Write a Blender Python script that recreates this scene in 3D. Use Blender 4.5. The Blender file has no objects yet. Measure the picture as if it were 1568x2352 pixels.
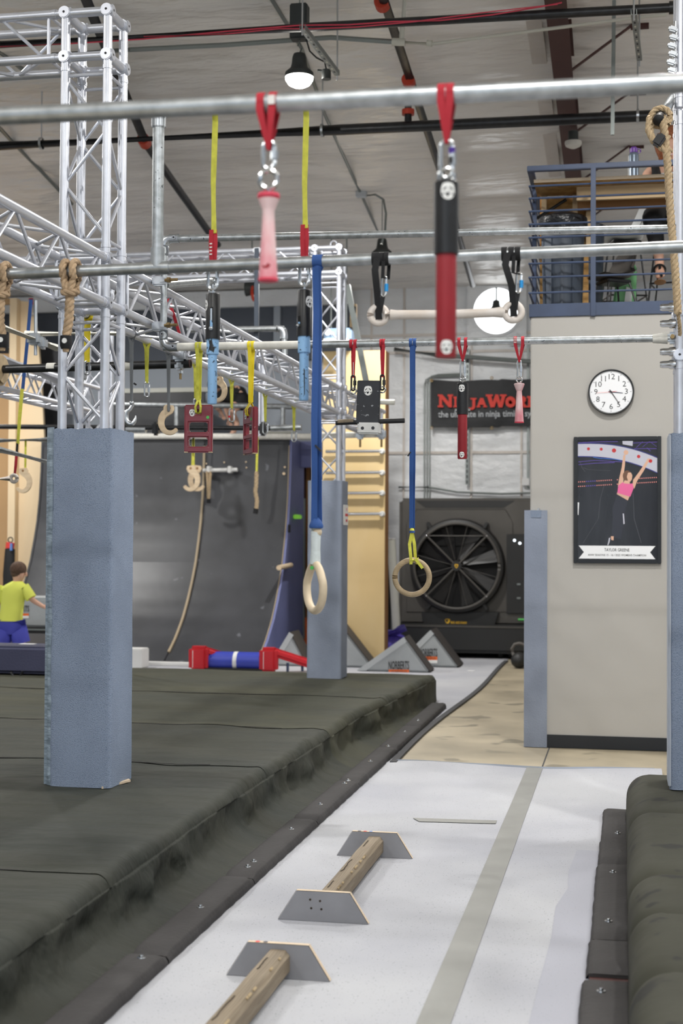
import bpy, bmesh, math, random
from mathutils import Vector, Matrix, noise
random.seed(7)
sc = bpy.context.scene
C = sc.collection
R = math.radians

# ------------------------------------------------------------------ camera
FPX = 50 / 36 * 2352
CAM = Vector((0, 0, 1.61))
CROT = Matrix.Rotation(R(11.19), 3, 'Z') @ Matrix.Rotation(R(90 + 1.262), 3, 'X') @ Matrix.Rotation(R(.3), 3, 'Z')
cd = bpy.data.cameras.new('camera')
cd.lens = 50; cd.sensor_width = 36; cd.sensor_fit = 'AUTO'; cd.clip_end = 200
cd.dof.use_dof = True; cd.dof.focus_distance = 7.9; cd.dof.aperture_fstop = 2.8
cam = bpy.data.objects.new('camera', cd); C.objects.link(cam)
cam.matrix_world = Matrix.Translation(CAM) @ CROT.to_4x4()
sc.camera = cam

# ------------------------------------------------------------------ world, daylight, exposure
w = bpy.data.worlds.new('sky'); sc.world = w; w.use_nodes = True
w.node_tree.nodes['Background'].inputs[0].default_value = (.80, .90, 1, 1)
w.node_tree.nodes['Background'].inputs[1].default_value = 1.2
def area_light(name, loc, rot, sx, sy, power, col):
    l = bpy.data.lights.new(name, 'AREA'); l.shape = 'RECTANGLE'; l.size = sx; l.size_y = sy
    l.energy = power; l.color = col
    o = bpy.data.objects.new(name, l); C.objects.link(o); o.location = loc; o.rotation_euler = rot
    return o
# daylight that comes in through the two open roll-up doors behind the photographer
area_light('door_daylight', (-4.5, -6.9, 2.5), (R(90), 0, R(180)), 5, 4.6, 640, (.84, .92, 1))
area_light('door_daylight', (2.8, -6.9, 2.5), (R(90), 0, R(180)), 5, 4.6, 640, (.84, .92, 1))
LAMP_POWER = 165
LAMP_COL = (1, .985, .955)
sc.view_settings.view_transform = 'Standard'; sc.view_settings.look = 'None'
sc.view_settings.exposure = -0.13; sc.view_settings.gamma = 1
sc.view_settings.use_curve_mapping = False
sc.cycles.use_denoising = True
try: sc.cycles.denoiser = 'OPENIMAGEDENOISE'
except Exception: pass
sc.cycles.max_bounces = 5; sc.cycles.diffuse_bounces = 4; sc.cycles.glossy_bounces = 3; sc.cycles.use_adaptive_sampling = True; sc.cycles.adaptive_threshold = .06; sc.cycles.caustics_reflective = False; sc.cycles.caustics_refractive = False
sc.cycles.sample_clamp_indirect = 4

# ------------------------------------------------------------------ pixel helpers (1568 x 2352)
def ray(px, py): return CROT @ Vector(((px - 784) / FPX, -(py - 1176) / FPX, -1))
def az(px, py, z): r = ray(px, py); return CAM + r * ((z - CAM.z) / r.z)
def ay(px, py, y): r = ray(px, py); return CAM + r * (y / r.y)
def ax(px, py, x): r = ray(px, py); return CAM + r * (x / r.x)

# ------------------------------------------------------------------ materials
def lin(c):
    c = c / 255
    return c / 12.92 if c <= .04045 else ((c + .055) / 1.055) ** 2.4
def rgb(c, k=1.0): return tuple(min(1, lin(v) * k) for v in c) + (1,)
MATS = {}
def mat(name, col, rough=.6, metal=0, n=None, col2=None, bump=None, spec=.5, emit=0, stretch=(1, 1, 1), lo=.35, hi=.65, wave=None, fleck=None, coat=0):
    m = bpy.data.materials.new(name); m.use_nodes = True; MATS[name] = m
    nt = m.node_tree; N = nt.nodes; L = nt.links; b = N['Principled BSDF']
    b.inputs['Base Color'].default_value = rgb(col); b.inputs['Roughness'].default_value = rough
    b.inputs['Metallic'].default_value = metal; b.inputs['Specular IOR Level'].default_value = spec
    b.inputs['Coat Weight'].default_value = coat
    if emit:
        b.inputs['Emission Color'].default_value = rgb(col); b.inputs['Emission Strength'].default_value = emit
    g = N.new('ShaderNodeNewGeometry'); mp = N.new('ShaderNodeMapping'); mp.inputs['Scale'].default_value = stretch
    L.new(g.outputs['Position'], mp.inputs['Vector'])
    last = None
    if n:
        t = N.new('ShaderNodeTexNoise'); t.inputs['Scale'].default_value = n[0]; t.inputs['Detail'].default_value = 5
        L.new(mp.outputs[0], t.inputs['Vector'])
        r = N.new('ShaderNodeValToRGB'); r.color_ramp.elements[0].position = lo; r.color_ramp.elements[1].position = hi
        if col2: r.color_ramp.elements[0].color = rgb(col); r.color_ramp.elements[1].color = rgb(col2)
        else: r.color_ramp.elements[0].color = rgb(col, 1 - n[1]); r.color_ramp.elements[1].color = rgb(col, 1 + n[1])
        L.new(t.outputs['Fac'], r.inputs[0]); last = r.outputs[0]
    if wave:
        t = N.new('ShaderNodeTexWave'); t.wave_type = 'BANDS'; t.bands_direction = wave[2]; t.inputs['Scale'].default_value = wave[0]
        t.inputs['Distortion'].default_value = 6; t.inputs['Detail'].default_value = 3; t.inputs['Detail Scale'].default_value = 1.5
        L.new(mp.outputs[0], t.inputs['Vector'])
        mx = N.new('ShaderNodeMix'); mx.data_type = 'RGBA'; mx.inputs['B'].default_value = rgb(wave[1])
        if last: L.new(last, mx.inputs['A'])
        else: mx.inputs['A'].default_value = rgb(col)
        mm = N.new('ShaderNodeMath'); mm.operation = 'MULTIPLY'; mm.inputs[1].default_value = wave[3]
        L.new(t.outputs['Fac'], mm.inputs[0]); L.new(mm.outputs[0], mx.inputs['Factor']); last = mx.outputs['Result']
    if fleck:   # (scale, colour, threshold)
        t = N.new('ShaderNodeTexNoise'); t.inputs['Scale'].default_value = fleck[0]; t.inputs['Detail'].default_value = 2
        L.new(g.outputs['Position'], t.inputs['Vector'])
        r = N.new('ShaderNodeValToRGB'); r.color_ramp.elements[0].position = fleck[2]; r.color_ramp.elements[1].position = fleck[2] + .05
        L.new(t.outputs['Fac'], r.inputs[0])
        mx = N.new('ShaderNodeMix'); mx.data_type = 'RGBA'; mx.inputs['B'].default_value = rgb(fleck[1])
        if last: L.new(last, mx.inputs['A'])
        else: mx.inputs['A'].default_value = rgb(col)
        L.new(r.outputs[0], mx.inputs['Factor']); last = mx.outputs['Result']
    if last: L.new(last, b.inputs['Base Color'])
    if bump:
        t = N.new('ShaderNodeTexNoise'); t.inputs['Scale'].default_value = bump[0]; t.inputs['Detail'].default_value = 4
        L.new(mp.outputs[0], t.inputs['Vector'])
        bp = N.new('ShaderNodeBump'); bp.inputs['Strength'].default_value = bump[1]
        bp.inputs['Distance'].default_value = bump[2] if len(bump) > 2 else .01
        L.new(t.outputs['Fac'], bp.inputs['Height']); L.new(bp.outputs[0], b.inputs['Normal'])
    return m
mat('alu', (214, 217, 226), .36, .65, n=(9, .07))
mat('alu_dark', (60, 60, 64), .5, .6)
mat('galv', (178, 182, 184), .38, .85, n=(22, .22), lo=.3, hi=.7)
mat('galv_spot', (182, 186, 188), .36, .85, n=(30, .2), fleck=(60, (70, 74, 80), .68))
mat('tape_white', (226, 224, 216), .7, n=(30, .06))
mat('zinc', (190, 194, 198), .3, .95)
mat('brass', (150, 128, 90), .4, .8)
mat('steel', (200, 202, 204), .22, 1)
mat('black_pipe', (40, 41, 43), .35, .3, n=(14, .3))
mat('black', (20, 20, 22), .45)
mat('black_gloss', (16, 16, 18), .25)
mat('black_fabric', (22, 22, 25), .8)
mat('concrete', (186, 174, 150), .4, n=(1.1, .16), col2=(150, 140, 120), stretch=(1, 1.1, 1), lo=.38, hi=.7, fleck=(2.6, (138, 130, 112), .62))
mat('carpet_white', (186, 187, 191), .95, spec=.1, n=(.9, .06), col2=(172, 173, 180), fleck=(130, (112, 112, 118), .67), bump=(260, .35, .004))
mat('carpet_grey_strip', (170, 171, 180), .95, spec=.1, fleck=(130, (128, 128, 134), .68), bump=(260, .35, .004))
mat('carpet_back', (176, 182, 192), .95, spec=.1)
mat('carpet_edge', (70, 70, 72), .9)
mat('floor_tape', (140, 140, 136), .5, n=(4, .06))
mat('carpet_blue', (140, 152, 172), .97, spec=.05, n=(2.2, .08), fleck=(190, (122, 135, 155), .56), bump=(190, .7, .006))
mat('carpet_blue_far', (142, 150, 166), .97, spec=.05, n=(3, .08), bump=(120, .5, .006))
mat('vinyl_bluegrey', (132, 146, 158), .55, bump=(14, .5, .02), stretch=(1, 1, 3))
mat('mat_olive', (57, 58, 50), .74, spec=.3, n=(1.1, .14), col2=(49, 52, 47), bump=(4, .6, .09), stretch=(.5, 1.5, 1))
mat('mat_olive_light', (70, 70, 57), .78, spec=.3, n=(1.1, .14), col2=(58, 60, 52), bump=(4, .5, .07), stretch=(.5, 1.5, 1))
mat('mat_right', (58, 58, 48), .75, spec=.3, n=(2, .1), fleck=(7, (42, 42, 38), .62), bump=(8, .25, .02))
mat('curb', (62, 60, 60), .8, spec=.3, n=(6, .08), bump=(40, .3, .01))
mat('beam_wood', (138, 125, 106), .7, n=(3, .2), wave=(5, (112, 96, 76), 'X', .5), stretch=(6, .6, 6), bump=(12, .3, .01))
mat('beam_edge', (172, 152, 118), .7)
mat('crack', (58, 48, 38), .9)
mat('plate_grey', (140, 140, 144), .6, n=(9, .05))
mat('ply_edge', (214, 194, 168), .7, n=(40, .08), stretch=(1, 1, 6))
mat('tan_wall', (182, 179, 174), .7, spec=.25, n=(.7, .03))
mat('baseboard', (30, 33, 38), .5)
mat('white_vinyl', (240, 242, 244), .36, n=(1.1, .06), bump=(2.4, .5, .1), stretch=(1, 1, 1.8))
mat('bluegrey_wall', (172, 180, 190), .6, n=(1, .05))
mat('dark_wall', (92, 98, 108), .7, n=(1, .06))
mat('ceiling_vinyl', (240, 236, 231), .3, n=(.6, .04), bump=(1.5, .8, .14), stretch=(.8, 2.4, 1))
mat('ceiling_seam', (214, 206, 198), .35, bump=(4, .6, .05))
mat('beam_brown', (74, 42, 38), .6, n=(4, .08))
mat('conduit', (136, 142, 140), .4, .6)
mat('pvc', (206, 206, 196), .4)
mat('red_coupling', (190, 62, 38), .5)
mat('red_wire', (214, 70, 92), .5)
mat('housing', (58, 62, 62), .5, .3)
mat('lamp_glow', (255, 250, 240), .5, emit=60)
mat('lamp_glow_far', (255, 250, 240), .5, emit=25)
mat('strap_red', (176, 32, 48), .75, bump=(200, .4, .003))
mat('strap_yellow', (208, 206, 78), .75, n=(30, .1), bump=(200, .4, .003))
mat('strap_yellow_pure', (236, 214, 40), .75, bump=(200, .4, .003))
mat('strap_blue', (44, 82, 146), .75, bump=(200, .4, .003))
mat('strap_grey', (120, 124, 128), .7, bump=(150, .4, .003))
mat('stitch_white', (226, 222, 218), .8)
mat('pole_black', (24, 24, 26), .4, n=(20, .3))
mat('pole_red', (150, 34, 44), .55, n=(6, .1))
mat('pink', (214, 110, 126), .7, n=(9, .3), col2=(234, 204, 205), lo=.32, hi=.58, stretch=(1, 1, .6))
mat('pink_rim', (206, 60, 84), .6)
mat('pole_blue', (146, 190, 232), .5, fleck=(85, (26, 36, 60), .64), stretch=(1, 1, 1))
mat('plate_red', (122, 30, 42), .3, n=(12, .12), fleck=(45, (208, 176, 170), .72), coat=.4)
mat('wood_pale', (226, 204, 172), .55, n=(8, .07), wave=(6, (206, 180, 146), 'Z', .4))
mat('wood_ring', (172, 152, 120), .55, n=(25, .14), wave=(30, (150, 128, 96), 'Z', .4))
mat('wood_ring_pale', (214, 196, 168), .55, n=(10, .1))
mat('white_bar', (228, 220, 214), .5, n=(12, .06), col2=(214, 202, 190))
mat('white_tape', (206, 214, 214), .85, bump=(50, .6, .006))
mat('board_black', (40, 42, 48), .55, fleck=(42, (140, 144, 148), .69), n=(10, .15))
mat('block_white', (214, 214, 212), .5, n=(14, .05))
mat('sticker_white', (236, 236, 234), .5)
mat('sticker_black', (22, 22, 24), .5)
mat('sticker_green', (84, 190, 92), .5)
mat('dot_red', (226, 70, 64), .5); mat('dot_blue', (104, 140, 206), .5); mat('dot_dark', (52, 46, 58), .5)
mat('anod_purple', (86, 60, 150), .3, .6); mat('anod_blue', (60, 160, 226), .3, .6)
mat('rope', (184, 162, 130), .9, n=(60, .15), bump=(130, .5, .004))
mat('rope_pale', (182, 156, 126), .95, n=(40, .2), bump=(110, .6, .005))
mat('clock_face', (246, 247, 250), .4); mat('clock_rim', (26, 30, 34), .35)
mat('frame_black', (26, 29, 34), .4)
mat('rail_blue', (58, 72, 100), .5, n=(6, .1))
mat('osb', (158, 118, 66), .8, n=(14, .3), col2=(190, 150, 92), stretch=(1, 1, 2))
mat('lumber', (198, 172, 134), .7, n=(5, .08), stretch=(.5, 1, 4))
mat('ply', (226, 202, 156), .6, n=(1.2, .06), col2=(214, 186, 134), stretch=(1, 1, .3))
mat('ply_cream', (240, 216, 178), .6, n=(1, .04), stretch=(1, 1, .3))
mat('ply_brown', (186, 150, 106), .6, n=(1, .06))
mat('ply_side', (150, 108, 66), .7)
mat('ramp', (60, 61, 65), .4, n=(1.6, .2), fleck=(5, (104, 106, 112), .72), bump=(3, .15, .02))
mat('ramp_edge', (166, 150, 124), .6)
mat('ramp_side', (116, 122, 168), .6, n=(2, .05))
mat('doorway_dark', (26, 24, 24), .8)
mat('fan_grey', (74, 71, 67), .55, n=(3, .08)); mat('fan_dark', (34, 34, 34), .5); mat('fan_blade', (24, 23, 23), .4)
mat('fan_void', (10, 10, 11), .9)
mat('yellow_print', (226, 178, 36), .5)
mat('wedge_grey', (160, 164, 166), .65, bump=(6, .3, .03)); mat('wedge_light', (178, 182, 184), .65); mat('wedge_dark', (66, 62, 60), .7)
mat('orange_label', (232, 110, 50), .6); mat('white_label', (232, 232, 230), .6)
mat('pad_red', (196, 28, 40), .55, bump=(9, .4, .03)); mat('roller_blue', (56, 70, 176), .4); mat('vinyl_purple', (78, 66, 160), .35, bump=(6, .4, .04))
mat('navy', (62, 64, 88), .75, bump=(60, .3, .01))
mat('skin', (218, 172, 148), .6, n=(8, .04)); mat('hair_brown', (88, 66, 52), .8, n=(60, .25)); mat('hair_red', (138, 82, 50), .7, n=(60, .25))
mat('shirt_yellow', (226, 232, 104), .85, bump=(9, .3, .02)); mat('shorts_blue', (66, 70, 168), .8, bump=(9, .3, .02))
mat('bin', (58, 66, 78), .5); mat('bin_liner', (26, 27, 30), .3, bump=(8, .8, .05)); mat('chair_shell', (206, 208, 208), .5); mat('chair_dark', (96, 92, 88), .6)
mat('tote_green', (110, 168, 116), .7)
mat('bottle', (104, 116, 130), .3, .4); mat('bottle_lid', (96, 52, 140), .4)
mat('sky_glow', (250, 253, 255), .5, emit=3.2)
mat('banner_black', (34, 35, 38), .6, bump=(2.5, .5, .06)); mat('banner_red', (222, 62, 48), .6); mat('banner_text', (196, 200, 204), .6)
mat('p_black', (36, 36, 40), .2, n=(3, .3), stretch=(3, 1, .6)); mat('p_white', (196, 196, 208), .2); mat('p_purple', (110, 86, 186), .2); mat('p_navy', (52, 54, 130), .2)
mat('p_skin', (222, 178, 152), .2); mat('p_pink', (236, 106, 160), .2); mat('p_hair', (112, 78, 58), .2); mat('p_leg', (44, 44, 52), .2); mat('p_light', (240, 150, 140), .2)
mat('p_red', (196, 50, 50), .2); mat('p_blue', (60, 120, 210), .2); mat('p_grey', (76, 76, 80), .2)
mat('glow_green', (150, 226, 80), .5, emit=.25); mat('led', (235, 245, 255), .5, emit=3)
mat('sign_white', (236, 236, 236), .5); mat('sign_red', (200, 50, 60), .5)
mat('heater', (150, 176, 206), .25, .3); mat('smoke_white', (226, 222, 214), .5)
mat('foam_white', (222, 222, 220), .6)

# ------------------------------------------------------------------ mesh builder
def frame_for(d):
    d = d.normalized(); u = Vector((0, 0, 1)) if abs(d.z) < .95 else Vector((0, 1, 0))
    a = d.cross(u).normalized(); return a, a.cross(d).normalized()
class MB:
    def __init__(s): s.v = []; s.f = []
    def add(s, vs, fs):
        o = len(s.v); s.v += [Vector(x) for x in vs]; s.f += [tuple(i + o for i in f) for f in fs]; return s
    def box(s, c, size, rot=None):
        c = Vector(c); h = Vector(size) / 2; M = rot if rot is not None else Matrix.Identity(3)
        vs = [c + M @ Vector((x * h.x, y * h.y, z * h.z)) for x in (-1, 1) for y in (-1, 1) for z in (-1, 1)]
        return s.add(vs, [(0, 1, 3, 2), (4, 6, 7, 5), (0, 4, 5, 1), (2, 3, 7, 6), (0, 2, 6, 4), (1, 5, 7, 3)])
    def bb(s, x0, x1, y0, y1, z0, z1): return s.box(((x0 + x1) / 2, (y0 + y1) / 2, (z0 + z1) / 2), (x1 - x0, y1 - y0, z1 - z0))
    def cyl(s, a, b, r, r2=None, n=16, cap=True):
        a = Vector(a); b = Vector(b); r2 = r if r2 is None else r2; p, q = frame_for(b - a); vs = []
        for k in range(n):
            t = 2 * math.pi * k / n; e = p * math.cos(t) + q * math.sin(t); vs += [a + e * r, b + e * r2]
        fs = [(2 * k, 2 * ((k + 1) % n), 2 * ((k + 1) % n) + 1, 2 * k + 1) for k in range(n)]
        if cap: fs += [tuple(2 * k for k in range(n))[::-1], tuple(2 * k + 1 for k in range(n))]
        return s.add(vs, fs)
    def pipe(s, a, b, r, ri, n=20):      # hollow ring / band
        a = Vector(a); b = Vector(b); p, q = frame_for(b - a); vs = []
        for k in range(n):
            t = 2 * math.pi * k / n; e = p * math.cos(t) + q * math.sin(t); vs += [a + e * r, b + e * r, b + e * ri, a + e * ri]
        fs = []
        for k in range(n):
            j = (k + 1) % n
            for i in range(4): fs.append((4 * k + i, 4 * j + i, 4 * j + (i + 1) % 4, 4 * k + (i + 1) % 4))
        return s.add(vs, fs)
    def tube(s, pts, r, n=10, closed=False, cap=True):
        pts = [Vector(p) for p in pts]; m = len(pts); vs = []; rr = r if isinstance(r, (list, tuple)) else [r] * m
        up = None
        for i in range(m):
            if closed: d = pts[(i + 1) % m] - pts[i - 1]
            else: d = pts[min(i + 1, m - 1)] - pts[max(i - 1, 0)]
            if d.length < 1e-9: d = Vector((0, 0, 1))
            d.normalize()
            if up is None: p, q = frame_for(d)
            else:
                p = up - d * up.dot(d)
                if p.length < 1e-6: p, _ = frame_for(d)
                p.normalize(); q = d.cross(p)
            up = p
            for k in range(n):
                t = 2 * math.pi * k / n; vs.append(pts[i] + (p * math.cos(t) + q * math.sin(t)) * rr[i])
        fs = []
        for i in range(m if closed else m - 1):
            j = (i + 1) % m
            for k in range(n): fs.append((i * n + k, i * n + (k + 1) % n, j * n + (k + 1) % n, j * n + k))
        if cap and not closed: fs += [tuple(range(n))[::-1], tuple((m - 1) * n + k for k in range(n))]
        return s.add(vs, fs)
    def lathe(s, prof, c, n=24, axis=(0, 0, 1)):
        c = Vector(c); a = Vector(axis).normalized(); p, q = frame_for(a); vs = []; m = len(prof)
        for k in range(n):
            t = 2 * math.pi * k / n; e = p * math.cos(t) + q * math.sin(t)
            vs += [c + e * max(r, 1e-4) + a * z for r, z in prof]
        fs = []
        for k in range(n):
            j = (k + 1) % n
            for i in range(m - 1): fs.append((k * m + i, j * m + i, j * m + i + 1, k * m + i + 1))
        return s.add(vs, fs)
    def prism(s, poly, d):
        poly = [Vector(p) for p in poly]; d = Vector(d); n = len(poly)
        fs = [tuple(range(n)), tuple(range(2 * n - 1, n - 1, -1))] + [(i, (i + 1) % n, (i + 1) % n + n, i + n) for i in range(n)]
        return s.add(poly + [p + d for p in poly], fs)
    def flat(s, poly): return s.add(poly, [tuple(range(len(poly)))])
    def ribbon(s, pts, wv, th=.003):
        pts = [Vector(p) for p in pts]; m = len(pts); wl = wv if isinstance(wv, list) else [Vector(wv)] * m; vs = []
        for i in range(m):
            d = pts[min(i + 1, m - 1)] - pts[max(i - 1, 0)]; wv_ = Vector(wl[i]); nn = d.cross(wv_)
            nn = nn.normalized() * th / 2 if nn.length > 1e-9 else Vector((0, th / 2, 0))
            vs += [pts[i] - wv_ / 2 - nn, pts[i] + wv_ / 2 - nn, pts[i] + wv_ / 2 + nn, pts[i] - wv_ / 2 + nn]
        fs = [(0, 1, 2, 3), (4 * m - 1, 4 * m - 2, 4 * m - 3, 4 * m - 4)]
        for i in range(m - 1):
            for k in range(4): fs.append((4 * i + k, 4 * i + (k + 1) % 4, 4 * i + 4 + (k + 1) % 4, 4 * i + 4 + k))
        return s.add(vs, fs)
    def torus(s, c, axis, Rr, r, n=32, m=10, sx=1, sy=1, xdir=None):
        c = Vector(c); a = Vector(axis).normalized()
        if xdir is None: p, q = frame_for(a)
        else: p = Vector(xdir).normalized(); q = a.cross(p)
        pts = [c + p * Rr * sx * math.cos(2 * math.pi * k / n) + q * Rr * sy * math.sin(2 * math.pi * k / n) for k in range(n)]
        return s.tube(pts, r, m, closed=True)
    def ball(s, c, r, n=16, m=10):
        c = Vector(c); r = Vector((r, r, r)) if not hasattr(r, '__len__') else Vector(r)
        prof = [(math.sin(math.pi * i / m), -math.cos(math.pi * i / m)) for i in range(m + 1)]; o = len(s.v)
        s.lathe(prof, (0, 0, 0), n)
        for i in range(o, len(s.v)): v = s.v[i]; s.v[i] = Vector((v.x * r.x, v.y * r.y, v.z * r.z)) + c
        return s
    def grid(s, fn, nu, nv):
        vs = [fn(i / nu, j / nv) for j in range(nv + 1) for i in range(nu + 1)]
        fs = [(j * (nu + 1) + i, j * (nu + 1) + i + 1, (j + 1) * (nu + 1) + i + 1, (j + 1) * (nu + 1) + i) for j in range(nv) for i in range(nu)]
        return s.add(vs, fs)
ORG = {}
def finish(o, label=None, cat=None, group=None, kind=None):
    if label: o['label'] = label
    if cat: o['category'] = cat
    if group: o['group'] = group
    if kind: o['kind'] = kind
    return o
def thing(name, label, cat, loc=(0, 0, 0), group=None):
    o = bpy.data.objects.new(name, None); C.objects.link(o); o.location = loc; o.empty_display_size = .1
    ORG[o.name] = Vector(loc); return finish(o, label, cat, group)
def mesh_of(name, mb, org, bevel=0, smooth=35, seg=2):
    bm = bmesh.new(); vv = [bm.verts.new(v - org) for v in mb.v]
    for f in mb.f:
        try: bm.faces.new([vv[i] for i in f])
        except ValueError: pass
    bmesh.ops.remove_doubles(bm, verts=bm.verts, dist=1e-5)
    bmesh.ops.recalc_face_normals(bm, faces=bm.faces)
    if bevel:
        es = [e for e in bm.edges if len(e.link_faces) == 2 and e.calc_face_angle(0) > .6]
        bmesh.ops.bevel(bm, geom=es, offset=bevel, segments=seg, affect='EDGES', clamp_overlap=True)
    me = bpy.data.meshes.new(name); bm.to_mesh(me); bm.free()
    for p in me.polygons: p.use_smooth = True
    me.set_sharp_from_angle(angle=R(smooth))
    return me
def put(name, mb, m, parent=None, bevel=0, smooth=35, kind=None, seg=2, label=None, cat=None, group=None):
    if parent is None:
        lo = Vector(min(v[i] for v in mb.v) for i in range(3)); hi = Vector(max(v[i] for v in mb.v) for i in range(3))
        org = Vector(((lo.x + hi.x) / 2, (lo.y + hi.y) / 2, lo.z))
    else: org = ORG[parent.name]
    me = mesh_of(name, mb, org, bevel, smooth, seg); me.materials.append(MATS[m])
    o = bpy.data.objects.new(name, me); C.objects.link(o)
    if parent is None: o.location = org
    else: o.parent = parent
    ORG[o.name] = org
    return finish(o, label, cat, group, kind)
UNIT = {}
def rod(parent, name, a, b, r, m, n=12):
    a = Vector(a); b = Vector(b); key = (m, n)
    if key not in UNIT:
        UNIT[key] = mesh_of('tube_' + m, MB().cyl((0, 0, 0), (0, 0, 1), 1, n=n), Vector()); UNIT[key].materials.append(MATS[m])
    o = bpy.data.objects.new(name, UNIT[key]); C.objects.link(o)
    d = b - a; q = d.to_track_quat('Z', 'Y')
    o.parent = parent
    o.matrix_local = Matrix.LocRotScale(a - ORG[parent.name], q, Vector((r, r, d.length)))
    return o
def text(parent, name, body, size, org, ux, uy, m, align='CENTER', wide=1.0, offset=0, depth=0, space=1.0):
    cu = bpy.data.curves.new(name, 'FONT'); cu.body = body; cu.size = 1; cu.align_x = align; cu.align_y = 'CENTER'
    cu.offset = offset; cu.space_character = space; cu.resolution_u = 2
    t = bpy.data.objects.new(name + '_tmp', cu); C.objects.link(t)
    bpy.context.view_layer.update()
    me = bpy.data.meshes.new_from_object(t.evaluated_get(bpy.context.evaluated_depsgraph_get()))
    bpy.data.objects.remove(t)
    ux = Vector(ux).normalized(); uy = Vector(uy).normalized(); nz = ux.cross(uy)
    o3 = ORG[parent.name]
    for v in me.vertices: v.co = Vector(org) - o3 + ux * (v.co.x * size * wide) + uy * (v.co.y * size) + nz * (v.co.z * size)
    me.materials.clear(); me.materials.append(MATS[m]); me.name = name
    o = bpy.data.objects.new(name, me); C.objects.link(o); o.parent = parent; ORG[o.name] = o3
    return o
def rope_mb(pts, Rr, strands=3, pitch=None, n=7, mb=None):
    pts = [Vector(p) for p in pts]; pitch = pitch or Rr * 5.5; mb = mb or MB()
    L = [0]
    for i in range(1, len(pts)): L.append(L[-1] + (pts[i] - pts[i - 1]).length)
    steps = max(6, int(L[-1] / pitch * 9)); cen = []; j = 0
    for k in range(steps + 1):
        t = L[-1] * k / steps
        while j < len(L) - 2 and L[j + 1] < t: j += 1
        f = (t - L[j]) / max(1e-9, L[j + 1] - L[j]); cen.append(pts[j].lerp(pts[j + 1], min(1, f)))
    for s_ in range(strands):
        out = []; up = None
        for k in range(steps + 1):
            d = (cen[min(k + 1, steps)] - cen[max(k - 1, 0)]).normalized()
            if up is None: p, q = frame_for(d)
            else: p = (up - d * up.dot(d)).normalized(); q = d.cross(p)
            up = p; a = 2 * math.pi * (s_ / strands + L[-1] * k / steps / pitch)
            out.append(cen[k] + (p * math.cos(a) + q * math.sin(a)) * Rr * .48)
        mb.tube(out, Rr * .56, n)
    return mb
def bez(a, b, c, n=10): a, b, c = Vector(a), Vector(b), Vector(c); return [a.lerp(b, t / n).lerp(b.lerp(c, t / n), t / n) for t in range(n + 1)]
def arc(c, r, a0, a1, n, u, v): c = Vector(c); u = Vector(u); v = Vector(v); return [c + u * r * math.cos(a0 + (a1 - a0) * k / n) + v * r * math.sin(a0 + (a1 - a0) * k / n) for k in range(n + 1)]
VX, VY, VZ = Vector((1, 0, 0)), Vector((0, 1, 0)), Vector((0, 0, 1))
# ================================================================== THE SETTING
SL = .083
def ceil_z(y): return 5.6 + SL * (21.3 - y)
def ac(px, py, off=0):               # pixel ray meets the ceiling plane lowered by off
    r = ray(px, py); t = (5.6 + SL * 21.3 - off - CAM.z) / (r.z + SL * r.y); return CAM + r * t
def struct(name, mb, m, bevel=0, smooth=35, parent=None): return put(name, mb, m, parent, bevel, smooth, kind=None if parent else 'structure')
WY = 11.41          # front face of the office block
struct('floor', MB().bb(-13, 6, -8, 21.5, -.2, 0), 'concrete')
fl_joint = struct('trim_1', MB().bb(-.575, -.565, 10.3, WY, 0, .002), 'carpet_edge')
struct('wall_far', MB().bb(-13, 6, 21.3, 21.5, 0, 5.7), 'white_vinyl')
struct('wall_left', MB().bb(-13.2, -13, -8, 21.5, 0, 8.2), 'bluegrey_wall')
struct('wall_right', MB().bb(6, 6.2, -8, 21.5, 0, 8.2), 'bluegrey_wall')
wn = MB()
for x0, x1, z0, z1 in ((-13, -7, 0, 8.1), (-2, .3, 0, 8.1), (5.3, 6, 0, 8.1), (-7, -2, 4.9, 8.1), (.3, 5.3, 4.9, 8.1)): wn.bb(x0, x1, -8.2, -8, z0, z1)
struct('wall_near', wn, 'bluegrey_wall')
def ceil_fn(u, v):
    y = -8 + 29.3 * v; x = -13 + 19 * u; ph = ((y - 12.9) / 1.5) % 1
    s = math.sin(math.pi * ph)
    nz = noise.noise(Vector((x * .5, y * 2.2, 3))) * .016 + noise.noise(Vector((x * 1.6, y * 5, 9))) * .006
    return Vector((x, y, ceil_z(y) - .12 * abs(s) ** .5 + nz * (.5 + 1.2 * s)))
struct('ceiling', MB().grid(ceil_fn, 90, 220), 'ceiling_vinyl', smooth=180)
# dark upper panels and blue-grey lining on the left half of the far wall
struct('wall_lining', MB().bb(-12.9, ay(724, 900, 21.2).x, 21.2, 21.3, 2.5, ay(600, 705, 21.2).z), 'bluegrey_wall')
z0, z1 = ay(600, 775, 21.1).z, ay(600, 706, 21.1).z
dp = struct('wall_band', MB().bb(-12.9, ay(805, 740, 21.1).x, 21.1, 21.2, z0 - .35, z1), 'dark_wall')
struct('trim_2', MB().bb(ay(628, 740, 21.05).x, ay(643, 740, 21.05).x, 21.05, 21.1, z0 - .35, z1), 'bluegrey_wall')
struct('trim_3', MB().bb(-12.9, ay(805, 740, 21.05).x, 21.0, 21.1, z1, z1 + .25), 'white_vinyl')
# office block with the balcony on top
OX = -.724
struct('wall_office', MB().bb(OX, 6, WY, 21.25, 0, 3.43), 'tan_wall', bevel=.008)
struct('baseboard_office', MB().bb(OX - .008, 6, WY - .012, WY, .004, .105), 'baseboard', bevel=.003)
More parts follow.
